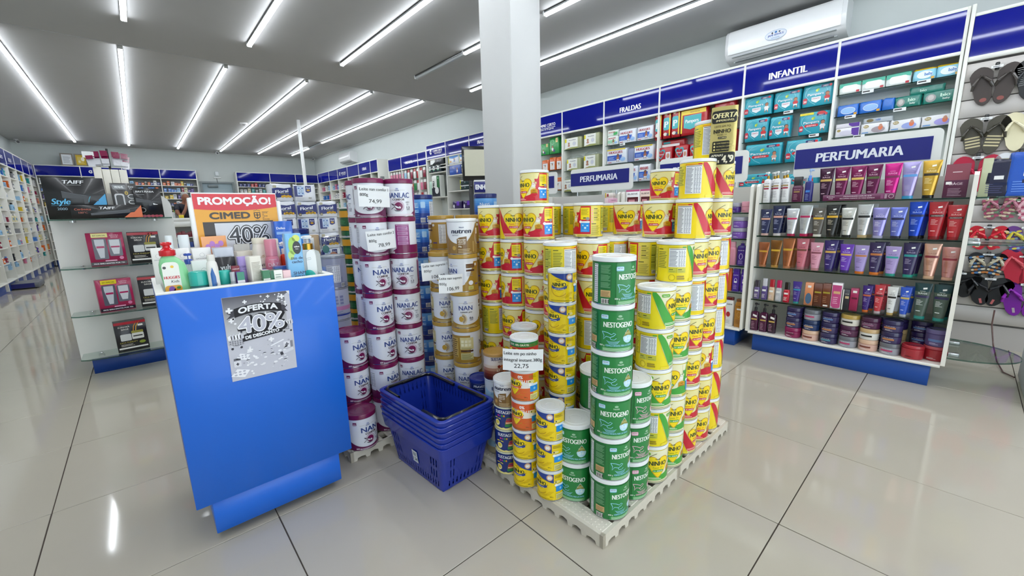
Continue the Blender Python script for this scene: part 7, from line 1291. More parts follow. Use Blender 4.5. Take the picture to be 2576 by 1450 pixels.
def f_brit(cv, w, h): cv.text('BRITÂNIA', -w*.08, h*.86, h*.06, '#eceeee', 2, 'c', .03, .1, w*.66); cv.lines(-w*.4, h*.78, -w*.1, h*.81, 1, '#8a8c90', 2); hairdryer(cv, -w*.02, h*.52, w*.22, '#2a2b30', '#3a3c42'); cv.ring(-w*.26, h*.26, w*.12, h*.08, .002, '#b8babc', 2, 16); cv.rect(w*.16, h*.44, w*.32, h*.50, '#eceeee', 3); [cv.ell(-w*.38+w*.15*i, h*.05, w*.08, h*.045, '#a81c38', 2) for i in range(6)]
lput('hair_dryer_box', carton(.140, .06, .192, '#131316', f_brit), .082, 3.775, 1.055, 'black hair dryer box with red flowers, right on the top glass shelf')
def f_kit(yb): return lambda cv, w, h: (cv.rect(-w*.36, h*.86, w*.08, h*.985, yb, 2), cv.text('KIT ESPECIAL', -w*.14, h*.90, h*.04, '#5a4a10', 3, 'c', .02, 0, w*.34), cv.text('EUDORA', w*.26, h*.90, h*.035, '#f0d0dc', 2, 'c', .0), cv.text('SIÀGE', w*.26, h*.84, h*.045, '#f0d0dc', 2, 'c', .0),
    cv.rrect(-w*.36, h*.20, w*.02, h*.83, .006, '#5a5a64', 1), cv.rrect(w*.06, h*.28, w*.42, h*.80, .006, '#6a6a74', 1), cv.strip([-w*.30, -w*.22, -w*.1, -w*.04], [h*.80]*4, [h*.66, h*.24, h*.24, h*.66], '#c9ccd2', 2), cv.rect(-w*.27, h*.54, -w*.06, h*.60, '#b01a58', 3), cv.strip([w*.10, w*.16, w*.32, w*.38], [h*.78]*4, [h*.62, h*.34, h*.34, h*.62], '#d4d6da', 2), cv.rect(w*.12, h*.54, w*.36, h*.59, '#b01a58', 3),
    cv.rect(-w*.5+.001, h*.02, w*.5-.001, h*.12, '#1c0c14', 2), cv.text('FIOS BRILHANTES POR 72h', .0, h*.05, h*.04, '#f4ecf0', 3, 'c', .03, 0, w*.84), cv.rect(-w*.1, h*.13, w*.22, h*.165, '#e8a8c4', 2), cv.ell(w*.36, h*.22, w*.06, h*.05, '#d87aa4', 2))
kit = carton(.172, .06, .212, '#a8144e', f_kit('#e8e08a'), side='#7a0e38'); kit2 = carton(.172, .06, .212, '#a8144e', f_kit('#f0d80c'), side='#7a0e38')
def f_cica(cv, w, h): cv.rect(-w*.5+.001, h*.90, w*.5-.001, h*.985, '#b01c2a', 2); cv.text('EUDORA', -w*.20, h*.80, h*.045, '#e8e4da', 2, 'c', .01, 0, w*.36); cv.text('SIÀGE', -w*.18, h*.72, h*.05, '#e8e4da', 2, 'c', .01, 0, w*.24); cv.line([(w*.06, h*.6), (w*.10, h*.8), (w*.2, h*.95)], .004, '#d88a1c', 2); cv.line([(w*.14, h*.62), (w*.18, h*.8), (w*.3, h*.95)], .004, '#e8b03c', 2); cv.rrect(-w*.36, h*.36, -w*.02, h*.58, .006, '#d0d2d0', 2); cv.rrect(.0, h*.38, w*.38, h*.58, .006, '#dcdcd6', 3); cv.rrect(.0, h*.58, w*.38, h*.66, .005, '#9a9438', 4); cv.rect(w*.04, h*.46, w*.34, h*.50, '#2a2a24', 4); cv.text('CICA-THERAPY', -.02, h*.28, h*.045, '#a89a3c', 2, 'c', .02, 0, w*.56); cv.lines(-w*.38, h*.18, w*.05, h*.26, 3, '#d8d4c8', 2, .35); cv.rect(-w*.46, h*.09, w*.46, h*.14, '#eceae4', 2); cv.ell(w*.30, h*.26, w*.1, h*.05, '#8a9a2c', 2); cv.rect(w*.24, h*.80, w*.40, h*.86, '#eceae4', 3)
cica = carton(.160, .07, .208, '#15131a', f_cica, side='#5a5424')
lput('hair_kit', kit, -.165, 3.765, .752, 'magenta hair kit with pale yellow strip, second glass shelf of the end gondola'); lput('hair_kit', cica, .020, 3.79, .752, 'black hair kit with red top on the second glass shelf')
lput('hair_kit', kit2, -.172, 3.765, .448, 'magenta hair kit with bright yellow strip, third glass shelf of the end gondola', 8); lput('hair_kit', cica, .030, 3.79, .448, 'black hair kit half hidden by the counter, third glass shelf', -4); lput('hair_kit', cica, -.135, 3.775, .160, 'black hair kit alone on the lowest glass shelf', 5)
# dispenser of hanging packets on top of the far gondola
t = thing('packet_stand', 'white box stand with fan of maroon and white hanging packets behind dryer box', 'display stand', (-.085, 4.32, 1.2)); b = MB().use('matte')
for i in range(4): ob('card_box', MB().use('matte').box(-.09+.045*i, -.05, 0, -.047+.045*i, .05, .21+.01*(i == 0), '#e6e2d6', .002), t)
ob('post', MB().use('plastic').tube([(0, 0, .2), (0, 0, .36)], .007, '#1c1c1e', 8), t)
for i in range(9):
    a = rad(-60+15*i+[0, 9, -6, 5, -9, 7, -4, 8, 0][i]); c = MB().use('film'); cx, cz = sin(a)*.068, .325+[.0, .012, .004, .016, .0, .014, .006, .01, -.01][i]
    for (q0, q1, cc) in ((0, .04, '#7a1440'), (.04, .092, '#cfcfd4')):
        pts = [(cx-.018, -.06+.008*(i % 3), cz-q1), (cx+.018, -.06+.008*(i % 3), cz-q1), (cx+.020, -.045+.008*(i % 3), cz-q0), (cx-.020, -.045+.008*(i % 3), cz-q0)]; c.mesh(pts+[(x, y+.006, z) for x, y, z in pts], [(0, 1, 2, 3), (7, 6, 5, 4), (0, 4, 5, 1), (2, 6, 7, 3), (1, 5, 6, 2), (3, 7, 4, 0)], cc)
    o_ = ob('packet', c, t); o_.rotation_euler = (0, a*.12, 0)
ob('white_card', MB().use('matte').box(-.130, -.05, .285, -.070, -.047, .328, '#eceeee'), t); ob('front_card', MB().use('matte').box(-.02, -.056, .02, .075, -.052, .085, '#e8e6ea'), t)
tag(ob('round_tin', MB().use('plastic').lathe([(.036, 0), (.038, .004), (.038, .02), (.034, .024), (.002, .024)], '#8a5a3a', 18), None, (-.21, 4.25, 1.305+.01)), 'round brown tin lid behind the large dryer box', 'tin')
inst('storage_carton', carton(.10, .10, .113, '#cfcdc6'), (-.21, 4.25, 1.2006), 0, 'pale carton under the brown tin behind the dryer box', 'carton')
# ================================================================== wrapped snack packs behind the counter
FY = 3.62
t = thing('pack_display', 'low white display base carrying the wrapped blue and white packs', 'display stand', (.96, FY+.10, 0)); ob('plinth', MB().use('laminate').box(-.36, -.14, 0, .40, .20, .06, '#123f8e'), t); ob('body', MB().use('laminate').box(-.40, -.16, .06, .42, .22, .50, '#e4e4de', .003), t)
def f_floA(cv, w, h): cv.strip([-w*.47, -w*.2, w*.1, w*.47], [h*.74, h*.80, h*.76, h*.84], [h*.20, h*.22, h*.26, h*.24], '#14206e', 1); cv.text('Floral', -w*.02, h*.50, h*.19, '#f2f4fa', 2, 'c', .03, .1, w*.62, .12); [cv.ell(w*(-.02+.09*i), h*(.28+.03*(i % 2)), w*.07, h*.07, '#d8a81c', 3) for i in range(5)]; cv.rrect(-w*.42, h*.78, -w*.26, h*.93, .004, '#b8b29a', 2); cv.rect(-w*.42, h*.12, -w*.30, h*.28, '#6a5a2a', 3); cv.text('20', -w*.36, h*.16, h*.07, '#f0e8d0', 4, 'c', .02); cv.lines(-w*.1, h*.44, w*.3, h*.48, 1, '#c8c83a', 3)
def f_floB(cv, w, h): cv.rect(-w*.47, h*.28, -w*.12, h*.92, '#14206e', 1); cv.rrect(-w*.34, h*.36, -w*.02, h*.90, .003, '#b8cce8', 2); cv.ring(-w*.18, h*.62, w*.06, h*.09, .002, '#4a6a5a', 3, 12); [cv.rect(-w*.30+w*.16*(i % 2), h*(.44+.30*(i//2)), -w*.22+w*.16*(i % 2), h*(.52+.30*(i//2)), '#5a7ab8', 3) for i in range(4)]; cv.strip([w*.04, w*.14, w*.30], [h*.92]*3, [h*.56, h*.50, h*.58], '#14206e', 2); cv.text('Floral', w*.17, h*.76, h*.08, '#f2f4fa', 3, 'c', .02, .1, w*.18); cv.ell(w*.17, h*.66, w*.08, h*.06, '#c8981c', 3); cv.lines(-w*.40, h*.06, w*.0, h*.24, 4, '#c0c0c6', 1, .4); cv.bars(w*.14, h*.12, w*.28, h*.26, '#4a4a50', 1)
GF = 'wrapped blue and white packs'
flo = [pack_p(.158, .12, .131, '#e6e8ee', f_floA, top='#dfe2ea', seed=100, puff=.010), pack_p(.158, .12, .131, '#e4e6ec', f_floB, top='#dcdfe8', seed=101, puff=.010), pack_p(.158, .12, .131, '#e2e5ec', f_floA, top='#dfe2ea', seed=102, puff=.012)]
rows = ['lowest row', 'second row from bottom', 'third row from bottom', 'fourth row from bottom', 'fifth row from bottom', 'top row']
z = .50; FX = [.72, .886, 1.047, 1.207]
lay = [[2, 2, 2, 2], [0, 1, 0, 1], [2, 2, 0, 0], [0, 1, 1, 1], [2, 0, 2, 0]]
for r in range(5):
    for c in range(4):
        inst('snack_pack', flo[lay[r][c]], (FX[c], FY+.07, z+.131*r+.0005), rad(-6+3*((r+c) % 4)), f'wrapped blue and white pack, {rows[r]}, {NUM[c]} from the left', 'pack', GF)
inst('snack_pack', flo[2], (.872, FY+.07, z+.131*5+.001), rad(8), 'wrapped blue and white pack, left of two on top of the pile', 'pack', GF); inst('snack_pack', flo[1], (1.056, FY+.07, z+.131*5+.001), rad(-12), 'wrapped blue and white pack, right of two on top of the pile', 'pack', GF)
inst('cardboard_box', carton(.075, .06, .24, '#b39a78'), (.668, 2.33, .70), 0, 'plain brown cardboard box right behind the counter tray', 'box'); 
t = thing('side_table', 'small white stand behind the counter carrying brown box', 'stand', (.70, 2.40, 0)); ob('top', MB().use('laminate').box(-.10, -.12, .68, .12, .12, .70, '#e2e2dc', .002), t)
for x in (-.085, .105):
    for y in (-.10, .10): ob('leg', MB().use('metal').box(x-.01, y-.01, 0, x+.01, y+.01, .68, '#c8c8c4'), t)
b = MB().use('matte').box(-.021, -.001, 0, .021, 0, .062, '#eceeec', .0004); cv = Canvas(b, frontf(-.001), 1, .0005); cv.ring(.0, .026, .008, .008, .0018, '#4a8a5a', 1, 14); cv.lines(-.016, .046, .008, .054, 2, '#8a8c8c', 1); cv.text('CDB', 0, .006, .007, '#4a8a5a', 1, 'c', .03); tag(ob('hang_tag', b, None, (.655, 2.292, .865), 0), 'white hang tag with green ring on the brown cardboard box', 'tag')
inst('diaper_bag', pack_p(.12, .10, .22, '#c9ccc4', lambda cv, w, h: (cv.lines(-w*.3, h*.1, w*.2, h*.4, 4, '#9a9a8e', 1), cv.ell(w*.1, h*.5, w*.2, h*.12, '#d89a7a', 2), cv.ell(-w*.2, h*.7, w*.15, h*.1, '#5a9a9a', 2)), 'clear', .012, seed=110), (.79, 2.42, .701), rad(-10), 'crinkled clear pack right of the brown cardboard box', 'pack')
t = thing('steel_post', 'thin white steel post reaching the ceiling behind the wrapped packs', 'post', (2.617, 9.0, 0)); ob('pole', MB().use('satin').box(-.025, -.025, 0, .025, .025, ZF, '#eceeee', .003), t); ob('base_plate', MB().use('satin').box(-.07, -.07, 0, .07, .07, .012, '#d8dada', .002), t)
# ================================================================== back counter with the attendant
t = thing('service_counter', 'white service counter with open niche in front of the medicine shelving', 'counter', (.50, 12.2, 0)); b = MB().use('laminate')
for bx_ in ((-.75, 0, .98, .62, .42, 1.06), (-.75, .0, 0, -.60, .40, .98), (.60, 0, 0, .62, .40, .98), (-.60, .38, 0, .60, .40, .98), (-.60, 0, .86, .60, .40, .98), (-.60, 0, 0, .60, .38, .10)): b.box(*bx_, '#e2e4e0', .002)
ob('body', b, t)
for z in (.36, .60): ob('shelf', MB().use('laminate').box(-.60, .03, z, .60, .38, z+.016, '#dfe1dd'), t)
GB = 'medicine boxes in the counter niche'
for j, z in enumerate((.376, .616)):
    for i in range(10):
        c = ('#2a4a9a', '#7a2030')[j] if i % 4 else ('#3a2a78', '#8a1c2a')[j]; inst('medicine_box', [('medicine_box', carton(.07, .06, .10+.02*(i % 3), c)[0][1])], (.50+.06*i-.02, 12.32, z+.0005), 0, f'small {("blue", "dark red")[j]} medicine box, {NUM[i]} from left, {("lower", "upper")[j]} counter niche', 'box', GB)
t = thing('gel_bottle', 'clear pump bottle standing on the service counter beside attendant', 'bottle', (.66, 12.35, 1.0605))
for p in pump_p(.06, .06, .20, '#b8bcbc', '#1c1c1e', '#1c1c1e', None, .98, .3, .06): ob(p[0], p[1], t)
inst('medicine_box', [('medicine_box', carton(.09, .06, .07, '#d8c01c')[0][1])], (.80, 12.34, 1.0605), 0, 'yellow box on the service counter in front of the attendant', 'box'); inst('medicine_box', [('medicine_box', carton(.07, .06, .13, '#d8d21c')[0][1])], (.56, 12.36, 1.0605), 0, 'tall yellow box at the left end of the service counter', 'box')
# attendant: one continuous skin surface, clothes and hair as parts
import bmesh
def skinned(name, pts, edges, parent, matname, col, sub=2):
    me = bpy.data.meshes.new(name); bm = bmesh.new(); ly = bm.verts.layers.skin.verify(); vs_ = []
    for i, (p, r) in enumerate(pts):
        v = bm.verts.new(p); v[ly].radius = r if isinstance(r, tuple) else (r, r); v[ly].use_root = (i == 0); vs_.append(v)
    for a, b_ in edges: bm.edges.new((vs_[a], vs_[b_]))
    bm.to_mesh(me); bm.free(); m_ = bpy.data.materials.new(name+'_'+matname); m_.use_nodes = True; q = m_.node_tree.nodes['Principled BSDF']; q.inputs['Base Color'].default_value = (*C(col), 1); q.inputs['Roughness'].default_value = .6; me.materials.append(m_)
    o = ob(name, me, parent); s_ = o.modifiers.new('skin', 'SKIN'); s_.use_smooth_shade = True; u = o.modifiers.new('sub', 'SUBSURF'); u.levels = sub; u.render_levels = sub; return o
px_, py_ = .955, 12.98
t = thing('person', 'grey-haired person in dark navy shirt leaning with hand on chin', 'person', (px_, py_, 0), rad(12))
P = [((0, 0, .90), .13), ((0, -.02, 1.08), .125), ((0, -.05, 1.26), (.16, .11)), ((0, -.06, 1.37), (.10, .08)), ((.0, -.075, 1.44), .052), ((.0, -.11, 1.51), (.062, .070)), ((.0, -.10, 1.585), (.074, .088)), ((0, -.085, 1.635), (.055, .065)),
     ((-.17, -.06, 1.355), .058), ((-.235, -.16, 1.20), .046), ((-.20, -.30, 1.085), .040), ((-.10, -.30, 1.25), .034), ((-.045, -.235, 1.38), .024), ((-.02, -.215, 1.43), (.03, .016)),
     ((.17, -.06, 1.355), .058), ((.235, -.15, 1.20), .046), ((.21, -.30, 1.085), .040), ((.05, -.36, 1.085), .032), ((-.04, -.38, 1.08), (.034, .018)),
     ((-.10, .0, .82), .085), ((-.11, -.01, .47), .060), ((-.11, .02, .09), .045), ((-.11, -.10, .04), .04), ((.10, .0, .82), .085), ((.11, -.01, .47), .060), ((.11, .02, .09), .045), ((.11, -.10, .04), .04),
     ((0, -.19, 1.515), (.013, .016)), ((-.005, -.205, 1.455), .010), ((-.05, -.22, 1.47), .010), ((.02, -.225, 1.45), .010)]
E_ = [(0, 1), (1, 2), (2, 3), (3, 4), (4, 5), (5, 6), (6, 7), (3, 8), (8, 9), (9, 10), (10, 11), (11, 12), (12, 13), (3, 14), (14, 15), (15, 16), (16, 17), (17, 18), (0, 19), (19, 20), (20, 21), (21, 22), (0, 23), (23, 24), (24, 25), (25, 26), (5, 27), (13, 28), (13, 29), (13, 30)]
skinned('body', P, E_, t, 'skin', '#8a5a44')
skinned('shirt', [((0, 0, .88), .15), ((0, -.02, 1.08), .145), ((0, -.05, 1.26), (.185, .13)), ((0, -.06, 1.375), (.115, .09)), ((-.175, -.06, 1.35), .075), ((-.235, -.15, 1.22), .062), ((.175, -.06, 1.35), .075), ((.235, -.14, 1.22), .062)], [(0, 1), (1, 2), (2, 3), (3, 4), (4, 5), (3, 6), (6, 7)], t, 'cloth', '#0e1122')
skinned('trousers', [((0, 0, .86), .145), ((-.10, 0, .80), .10), ((-.11, -.01, .47), .075), ((-.11, .02, .10), .06), ((.10, 0, .80), .10), ((.11, -.01, .47), .075), ((.11, .02, .10), .06)], [(0, 1), (1, 2), (2, 3), (0, 4), (4, 5), (5, 6)], t, 'cloth', '#16181f')
skinned('hair', [((0, -.080, 1.665), (.076, .078)), ((0, -.045, 1.61), (.090, .084)), ((0, -.035, 1.54), (.080, .070))], [(0, 1), (1, 2)], t, 'hair', '#9a9a98')
for sx in (-1, 1): ob('eye', MB().use('plastic').lathe([(.001, -.007), (.008, -.003), (.008, .003), (.001, .007)], '#1a1614', 8, sx*.027, -.182).done('eye'), t, (0, 0, 1.548)); ob('ear', MB().use('skin').lathe([(.004, -.025), (.012, -.01), (.013, .012), (.004, .026)], '#8a5a44', 8, sx*.076, -.09).done('ear'), t, (0, 0, 1.535))
ob('mouth', MB().use('skin').box(-.022, -.183, 1.483, .022, -.176, 1.490, '#5a302a', .002), t)
# ================================================================== queue terminal behind the pillar
a = math.atan2(2.66, 3.50); RT = rad(-37)
t = thing('display_terminal', 'black-framed screen on a dark post left of the pillar', 'monitor', (2.70, 3.47, 0), RT); ob('post', MB().use('satin').box(-.105, .0, 0.02, -.055, .05, 1.36, '#141518', .004), t); ob('base', MB().use('satin').box(-.22, -.16, 0, .16, .22, .02, '#1a1b1e', .006), t)
f = MB().use('plastic').box(-.165, .0, 1.355, .25, .045, 1.70, '#15171a', .008); s = ob('screen_case', f, t); ob('screen', MB().use('satin').box(-.140, -.003, 1.405, .225, .0, 1.665, '#cfcdb8'), s); ob('knob', MB().use('metal').lathe([(.012, 0), (.012, .006)], '#8a8c90', 10, -.08, -.002).done('knob'), t, (0, 0, 1.30)).rotation_euler = (0, 0, 0)
b = MB().use('print').box(-.05, -.012, 1.235, .30, .0, 1.345, '#121d74', .002); b.box(-.05, -.012, 1.346, .30, .0, 1.362, '#e8eaea'); s = ob('blue_sign', b, t); q = MB(); Canvas(q, plane((0, -.012, 0), (1, 0, 0), (0, 0, 1)), 1, .0008).text('SENHA PREFERENCIAL', -.068, 1.285, .034, '#f0f2f8', 1, 'l', .05, 0, .56); q = None
q = MB(); Canvas(q, plane((0, -.012, 0), (1, 0, 0), (0, 0, 1)), 1, .0008).text('ENHA PF', -.035, 1.268, .046, '#f0f2f8', 1, 'l', .05, 0, .20); ob('lettering', q, s)
# ================================================================== goods on the far shelving
rd = random.Random(11)
def one(name, me, loc, rz, label, cat, group): return tag(ob(name, me, None, loc, rz), label, cat, group)
CN = {'orange': '#d8641c', 'yellow': '#d8b81c', 'blue': '#3a78c8', 'navy': '#1c2c78', 'violet': '#4a2a8a', 'maroon': '#8a1c3a', 'beige': '#d8d0a8', 'white': '#e4e4e2', 'red': '#b8242c', 'green': '#2a8a4a', 'teal': '#2a9a9a', 'pink': '#d87a9a', 'grey': '#8a8c90', 'black': '#1c1c20', 'pale blue': '#9ac4e4'}
_sm = {}
def smallbox(w, d, h, c):
    k = (w, d, h, c)
    if k not in _sm:
        b = MB().use('print').box(-w/2, -d/2, 0, w/2, d/2, h, CN[c]); cv = Canvas(b, frontf(-d/2), 1, .0008); cc = '#e8e8e4' if sum(C(CN[c])) < 1.2 else '#5a6a8a'
        cv.rect(-w*.36, h*.55, w*.3, h*.72, cc, 1); cv.rect(-w*.36, h*.2, w*.05, h*.3, cc, 1); _sm[k] = b.done('medicine_box')
    return _sm[k]
_sb = {}
def smallbottle(r, h, c, cc):
    k = (r, h, c, cc)
    if k not in _sb:
        b = MB().use('plastic').lathe([(r*.9, 0), (r, .004), (r, h*.68), (r*.55, h*.76), (r*.5, h*.78)], CN[c], 12); b.lathe([(r*.55, h*.78), (r*.55, h), (.002, h)], CN[cc], 12); cv = Canvas(b, cyl(r), .02, .0008); cv.rect(-r*.9, h*.2, r*.9, h*.5, '#e8e8e4' if sum(C(CN[c])) < 1.2 else '#5a8ab0', 1); _sb[k] = b.done('small_bottle')
    return _sb[k]
rowsc = [['orange', 'orange', 'white', 'orange', 'orange', 'yellow', 'black', 'pale blue', 'navy', 'maroon'], ['blue', 'blue', 'blue', 'blue', 'pale blue', 'maroon', 'beige', 'violet', 'violet', 'orange', 'violet'], ['yellow', 'yellow', 'white', 'violet', 'violet', 'yellow', 'navy', 'blue', 'violet', 'navy'], ['red', 'navy', 'orange', 'white', 'white', 'white', 'orange', 'beige', 'red', 'navy'], ['yellow', 'yellow', 'green', 'teal', 'orange', 'green', 'yellow', 'white', 'teal', 'yellow'], ['blue', 'navy', 'violet', 'white', 'grey', 'red', 'maroon', 'blue', 'white', 'navy']]
bx0 = [(-1.55, .735, 'first'), (-.815, .74, 'second'), (-.075, .72, 'third'), (.645, .77, 'fourth')]
zs = [1.93, 1.76, 1.58, 1.40, 1.22, 1.02]; GM = 'medicine boxes on the back wall shelving'
for x0, w, bn in bx0:
    if bn == 'second': continue
    for r, z in enumerate(zs[:6] if bn != 'fourth' else zs[:5]):
        x = x0+.03; i = 0; cs = rowsc[r] if bn != 'first' else ['white', 'beige', 'blue', 'blue', 'navy', 'yellow', 'maroon', 'white', 'grey']
        while x < x0+w-.09 and i < 10:
            bw = rd.choice((.052, .06, .07)); c = cs[i % len(cs)] if bn == 'fourth' else (rd.choice(cs) if bn == 'third' else (['white', 'blue', 'violet', 'yellow', 'maroon', 'teal'][r])); hh = rd.choice((.06, .075, .10, .12))
            one('medicine_box', smallbox(bw, .06, hh, c), (x+bw/2, BY+.09, z+.0005), 0, f'small {c} medicine box, {NUM[i]} from left, {NUM[r]} shelf, {bn} back wall bay', 'box', GM); x += bw+rd.choice((.004, .004, .03)); i += 1
# right of the back door
for r, z in enumerate((1.93, 1.76, 1.58)):
    for i in range(7): c = rd.choice([['maroon', 'navy', 'red', 'white'], ['teal', 'white', 'beige', 'grey'], ['blue', 'white', 'pink', 'white']][r]); one('medicine_box', smallbox(.07, .06, rd.choice((.09, .12)), c), (2.45+.098*i, BY+.09, z+.0005), 0, f'small {c} box, {NUM[i]} from left, {NUM[r]} shelf right of the back door', 'box', 'boxes right of the back door')
# left wall
GL = 'toiletries on the left wall shelving'; ys = [8.9]
for w in (.72, .72, .62, .72, .72, .73, .74): ys.append(ys[-1]+w)
SHL = [1.86, 1.66, 1.46, 1.26, 1.06, .86, .66, .42, .304]
for b_ in range(1, 8):
    y0 = ys[b_]; w = (ys+[14.5])[b_+1]-y0
    for r, z in enumerate(SHL):
        k = 0
        for i in range(3):
            if rd.random() < .22: continue
            c = rd.choice(['white', 'white', 'white', 'white', 'pale blue', 'pale blue', 'beige', 'beige', 'grey', 'grey', 'blue', 'teal', 'orange', 'yellow', 'pink', 'maroon', 'violet', 'black']); y = y0+.11+(w-.22)*i/2+rd.uniform(-.03, .03)
            if rd.random() < .5: me = smallbox(rd.choice((.06, .09)), .07, rd.choice((.08, .12)), c); nm, ct = 'toiletry_box', 'box'
            else: me = smallbottle(rd.choice((.022, .03)), rd.choice((.10, .14)), c, rd.choice(('white', 'black', 'blue'))); nm, ct = 'toiletry_bottle', 'bottle'
            one(nm, me, (LX-.055, y, z+.0005+(0 if z > .31 else .0)), pi/2, f'{c} {ct}, {NUM[i]} from left, {NUM[r]} shelf down in {NUM[b_]} left wall bay', ct, GL)
# far right shelving and hook wall
GH = 'goods along the far right wall'
for b_, (y1, y0) in enumerate(((13.5, 12.7), (12.55, 12.0), (11.85, 11.25), (11.1, 10.5), (10.35, 9.75), (9.6, 9.3))):
    for r, z in enumerate((1.75, 1.5, 1.25)):
        for i in range(3):
            c = rd.choice(['white', 'white', 'blue', 'pale blue', 'maroon', 'pink', 'green', 'yellow', 'grey']); one('toiletry_box', smallbox(.10, .08, rd.choice((.12, .15)), c), (UX+.08, y1-(y1-y0)*(i+.5)/3, z+.0005), R90, f'{c} box, {NUM[i]} from left, {NUM[r]} shelf, {NUM[b_]} far right wall bay', 'box', GH)
GK = 'packets on the hook wall'
def hookpack(c, c2, h):
    k = ('hp', c, c2, h)
    if k not in _sm:
        b = MB().use('film'); b.rings([[(x*.05, y*.012*q, z*h) for x, y in ((-1, 0), (0, -1), (1, 0), (0, 1))] for z, q in ((0, .2), (.1, 1), (.5, 1), (.72, .3), (1, .15))], [CN[c], CN[c], CN[c], CN[c2]]); b.use('metal').tube([(0, .05, h*.92), (0, -.03, h*.93)], .003, '#c8cacc', 5); _sm[k] = b.done('hanging_packet')
    return _sm[k]
for r, (z, h, cs) in enumerate(((1.74, .19, ['pink', 'pink', 'pink', 'pink', 'pink', 'pale blue', 'white', 'maroon', 'white', 'red', 'white', 'maroon']), (1.50, .2, ['pink', 'violet', 'white', 'pale blue', 'white', 'beige', 'grey', 'orange', 'green', 'white', 'pink', 'maroon']), (1.25, .2, ['white', 'grey', 'beige', 'white', 'black', 'grey', 'green', 'white', 'grey', 'maroon', 'white', 'grey']))):
    for i, c in enumerate(cs): one('hanging_packet', hookpack(c, 'white' if c != 'white' else 'red', h), (UX+.03, 8.75-.128*i, z), R90, f'{c} packet hanging {NUM[i]} from left in the {("upper", "middle", "lower")[r]} hook wall row', 'packet', GK)
# unit between hook wall and pillar
GU = 'packs on the shelving left of the pillar'
def uput(name, parts, y, z, label, x=UX+.07): return inst(name, parts, (x, y, z+.0005), R90, label, 'pack', GU)
f_bw = lambda cv, w, h: (cv.ell(-w*.1, h*.55, w*.30, h*.34, '#e6eaea', 1), cv.text('Bigfral', -w*.08, h*.55, h*.14, '#23303a', 2, 'c', .03, .1, w*.4), cv.ell(-w*.1, h*.28, w*.16, h*.12, '#3a9a6a' , 2))
uput('adult_diaper_pack', pack_p(.44, .12, .135, '#1d242c', lambda cv, w, h: (cv.strip([-w*.46, -w*.3, -w*.1], [h*.9]*3, [h*.1, h*.1, h*.4], '#e6eaea', 1), cv.rect(w*.1, h*.4, w*.2, h*.6, '#8a9098', 1)), seed=120), 6.86, 1.925, 'wide black and white pack on the highest shelf left of the pillar')
for i, (y, w) in enumerate(((7.10, .12), (6.96, .13), (6.81, .13))): uput('adult_diaper_pack', pack_p(w, .10, .13, '#1f3038', f_bw, seed=121+i), y, 1.795-.0, f'black pack with white oval, {NUM[i]} of three left of the pillar')
wput_b = MB().use('laminate').box(-.33, .03, -.012, .33, .28, 0, WHT); wt = thing('bracket_shelf', 'white bracket shelf under the three black packs left of the pillar', 'shelf', (UX, 6.86, 1.794), R90); ob('board', wput_b, wt); ob('bracket', MB().use('metal').box(-.2, .20, -.06, -.19, .28, -.012, '#c8cacc'), wt)
wt = thing('bracket_shelf', 'white bracket shelf under the wide black pack left of the pillar', 'shelf', (UX, 6.86, 1.924), R90); ob('board', MB().use('laminate').box(-.33, .03, -.012, .33, .28, 0, WHT), wt); ob('bracket', MB().use('metal').box(-.2, .20, -.06, -.19, .28, -.012, '#c8cacc'), wt)
uput('adult_diaper_pack', pack_p(.30, .12, .40, '#e2e6e2', lambda cv, w, h: (cv.rect(w*.14, h*.42, w*.46, h*.97, '#1c6a34', 1), cv.rect(-w*.46, h*.03, w*.46, h*.42, '#161b2a', 1), cv.ell(w*.12, h*.30, w*.22, h*.16, '#e6e8e8', 2), cv.text('MILI', -w*.16, h*.58, h*.13, '#15181a', 2, 'c', .05, 0, h*.30, pi/2), cv.ell(w*.3, h*.86, w*.06, h*.03, '#8ac89a', 2)), seed=126), 6.92, 1.335, 'tall black and green pack with MILI lettering left of the pillar'); uput('adult_diaper_pack', pack_p(.15, .10, .30, '#b8d8c8', None, seed=127), 7.11, 1.335, 'pale green pack beside the tall black and green one')
wt = thing('bracket_shelf', 'white bracket shelf under the tall black and green pack', 'shelf', (UX, 6.86, 1.334), R90); ob('board', MB().use('laminate').box(-.33, .03, -.012, .33, .28, 0, WHT), wt); ob('bracket', MB().use('metal').box(-.2, .20, -.06, -.19, .28, -.012, '#c8cacc'), wt)
f_wb = lambda cv, w, h: (cv.strip([-w*.46, 0, w*.46], [h*.95]*3, [h*.7, h*.6, h*.72], '#3a8ad8', 1), baby(cv, w*.1, h*.16, h*.22, '#3a6ac0'), cv.rect(-w*.46, h*.1, -w*.40, h*.9, '#d8d83a', 2), cv.ell(-w*.25, h*.3, w*.08, h*.1, '#d89a3a', 2))
uput('diaper_pack', pack_p(.32, .11, .165, '#e4eaf2', f_wb, seed=130), 6.30, 1.88, 'white and sky blue pack, left of two at the upper left of pillar'); uput('diaper_pack', pack_p(.22, .11, .15, '#e4eaf2', f_wb, seed=131), 6.01, 1.88, 'white and sky blue pack, right of two at the upper left of pillar')
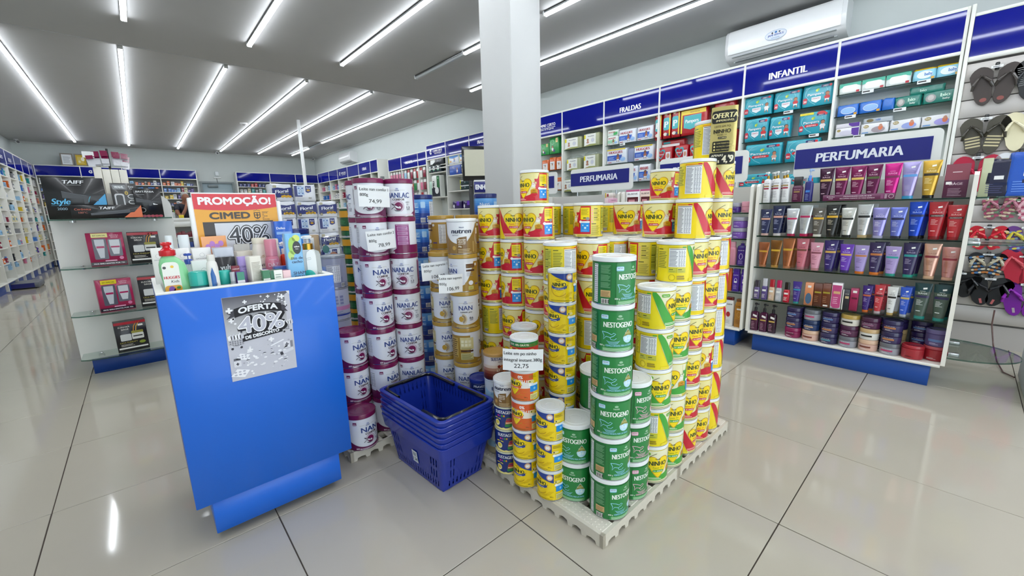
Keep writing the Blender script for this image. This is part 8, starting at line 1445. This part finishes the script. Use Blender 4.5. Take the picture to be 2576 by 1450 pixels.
uput('diaper_pack', pack_p(.36, .11, .16, '#1f52b8', lambda cv, w, h: (cv.text('TQ', -w*.1, h*.66, h*.2, '#b8d4f4', 2, 'c', .03), baby(cv, w*.22, h*.2, h*.26, '#e8e8f0'), cv.lines(-w*.4, h*.3, -w*.1, h*.5, 2, '#5a8ae0', 1)), seed=132), 6.27, 1.70, 'bright blue diaper pack left of the screen'); uput('diaper_pack', pack_p(.16, .11, .15, '#1a3a3c', lambda cv, w, h: (cv.rect(-w*.4, h*.8, w*.4, h*.95, '#c8dce0', 1), cv.rect(-w*.3, h*.1, 0, h*.6, '#c8a898', 1)), seed=133), 6.0, 1.70, 'dark green pack right of the bright blue one')
f_gr = lambda cv, w, h: (cv.rect(-w*.47, h*.70, w*.47, h*.84, '#e8eaea', 1), cv.rect(-w*.47, h*.2, -w*.40, h*.95, '#d8d81c', 2), cv.text('M', 0, h*.3, h*.3, '#c8d8d8', 2))
for i in range(2): uput('diaper_pack', pack_p(.30, .11, .088, '#123238', f_gr, seed=134+i), 5.98, 1.42+.089*i, f'dark green pack with yellow edge, {("lower", "upper")[i]} of two stacked left of the screen')
f_pu = lambda cv, w, h: (cv.rect(w*.0, h*.4, w*.3, h*.95, '#6a3ac0', 1), cv.ell(-w*.3, h*.3, w*.08, h*.25, '#e8e8f0', 2), cv.lines(-w*.2, h*.75, w*.0, h*.85, 1, '#d8d0f0', 2))
for i, y in enumerate((6.26, 5.94)): uput('diaper_pack', pack_p(.28, .11, .135, '#2a1858', f_pu, seed=136+i), y, 1.10+.0, f'dark violet pack, {("left", "right")[i]} of two low on the shelving left of pillar')
# white step platform by the left wall
t = thing('floor_scale', 'low grey floor scale platform with blue front near the left wall', 'scale', (-1.49, 10.2, 0)); ob('deck', MB().use('satin').box(-.19, -.24, .015, .19, .28, .095, '#6a6e76', .006), t); ob('front', MB().use('satin').box(-.185, -.2425, .02, .14, -.2405, .088, '#141a6a'), t)
for x in (-.16, .16):
    for y in (-.2, .24): ob('foot', MB().use('plastic').lathe([(.02, 0), (.02, .015)], '#1a1a1c', 10, x, y), t)

t = thing('offer_sign', 'small blue shelf sign reading OFERTAS on the far right shelving', 'sign', (UX-.02, 9.30, 1.40), R90); ob('plate', MB().use('print').box(-.30, -.006, 0, .30, .006, .16, '#121d74', .003), t); q = MB(); Canvas(q, frontf(-.006), 1, .0008).text('OFERTAS', 0, .05, .06, '#f0f2f8', 1, 'c', .04, 0, .34); ob('lettering', q, t)
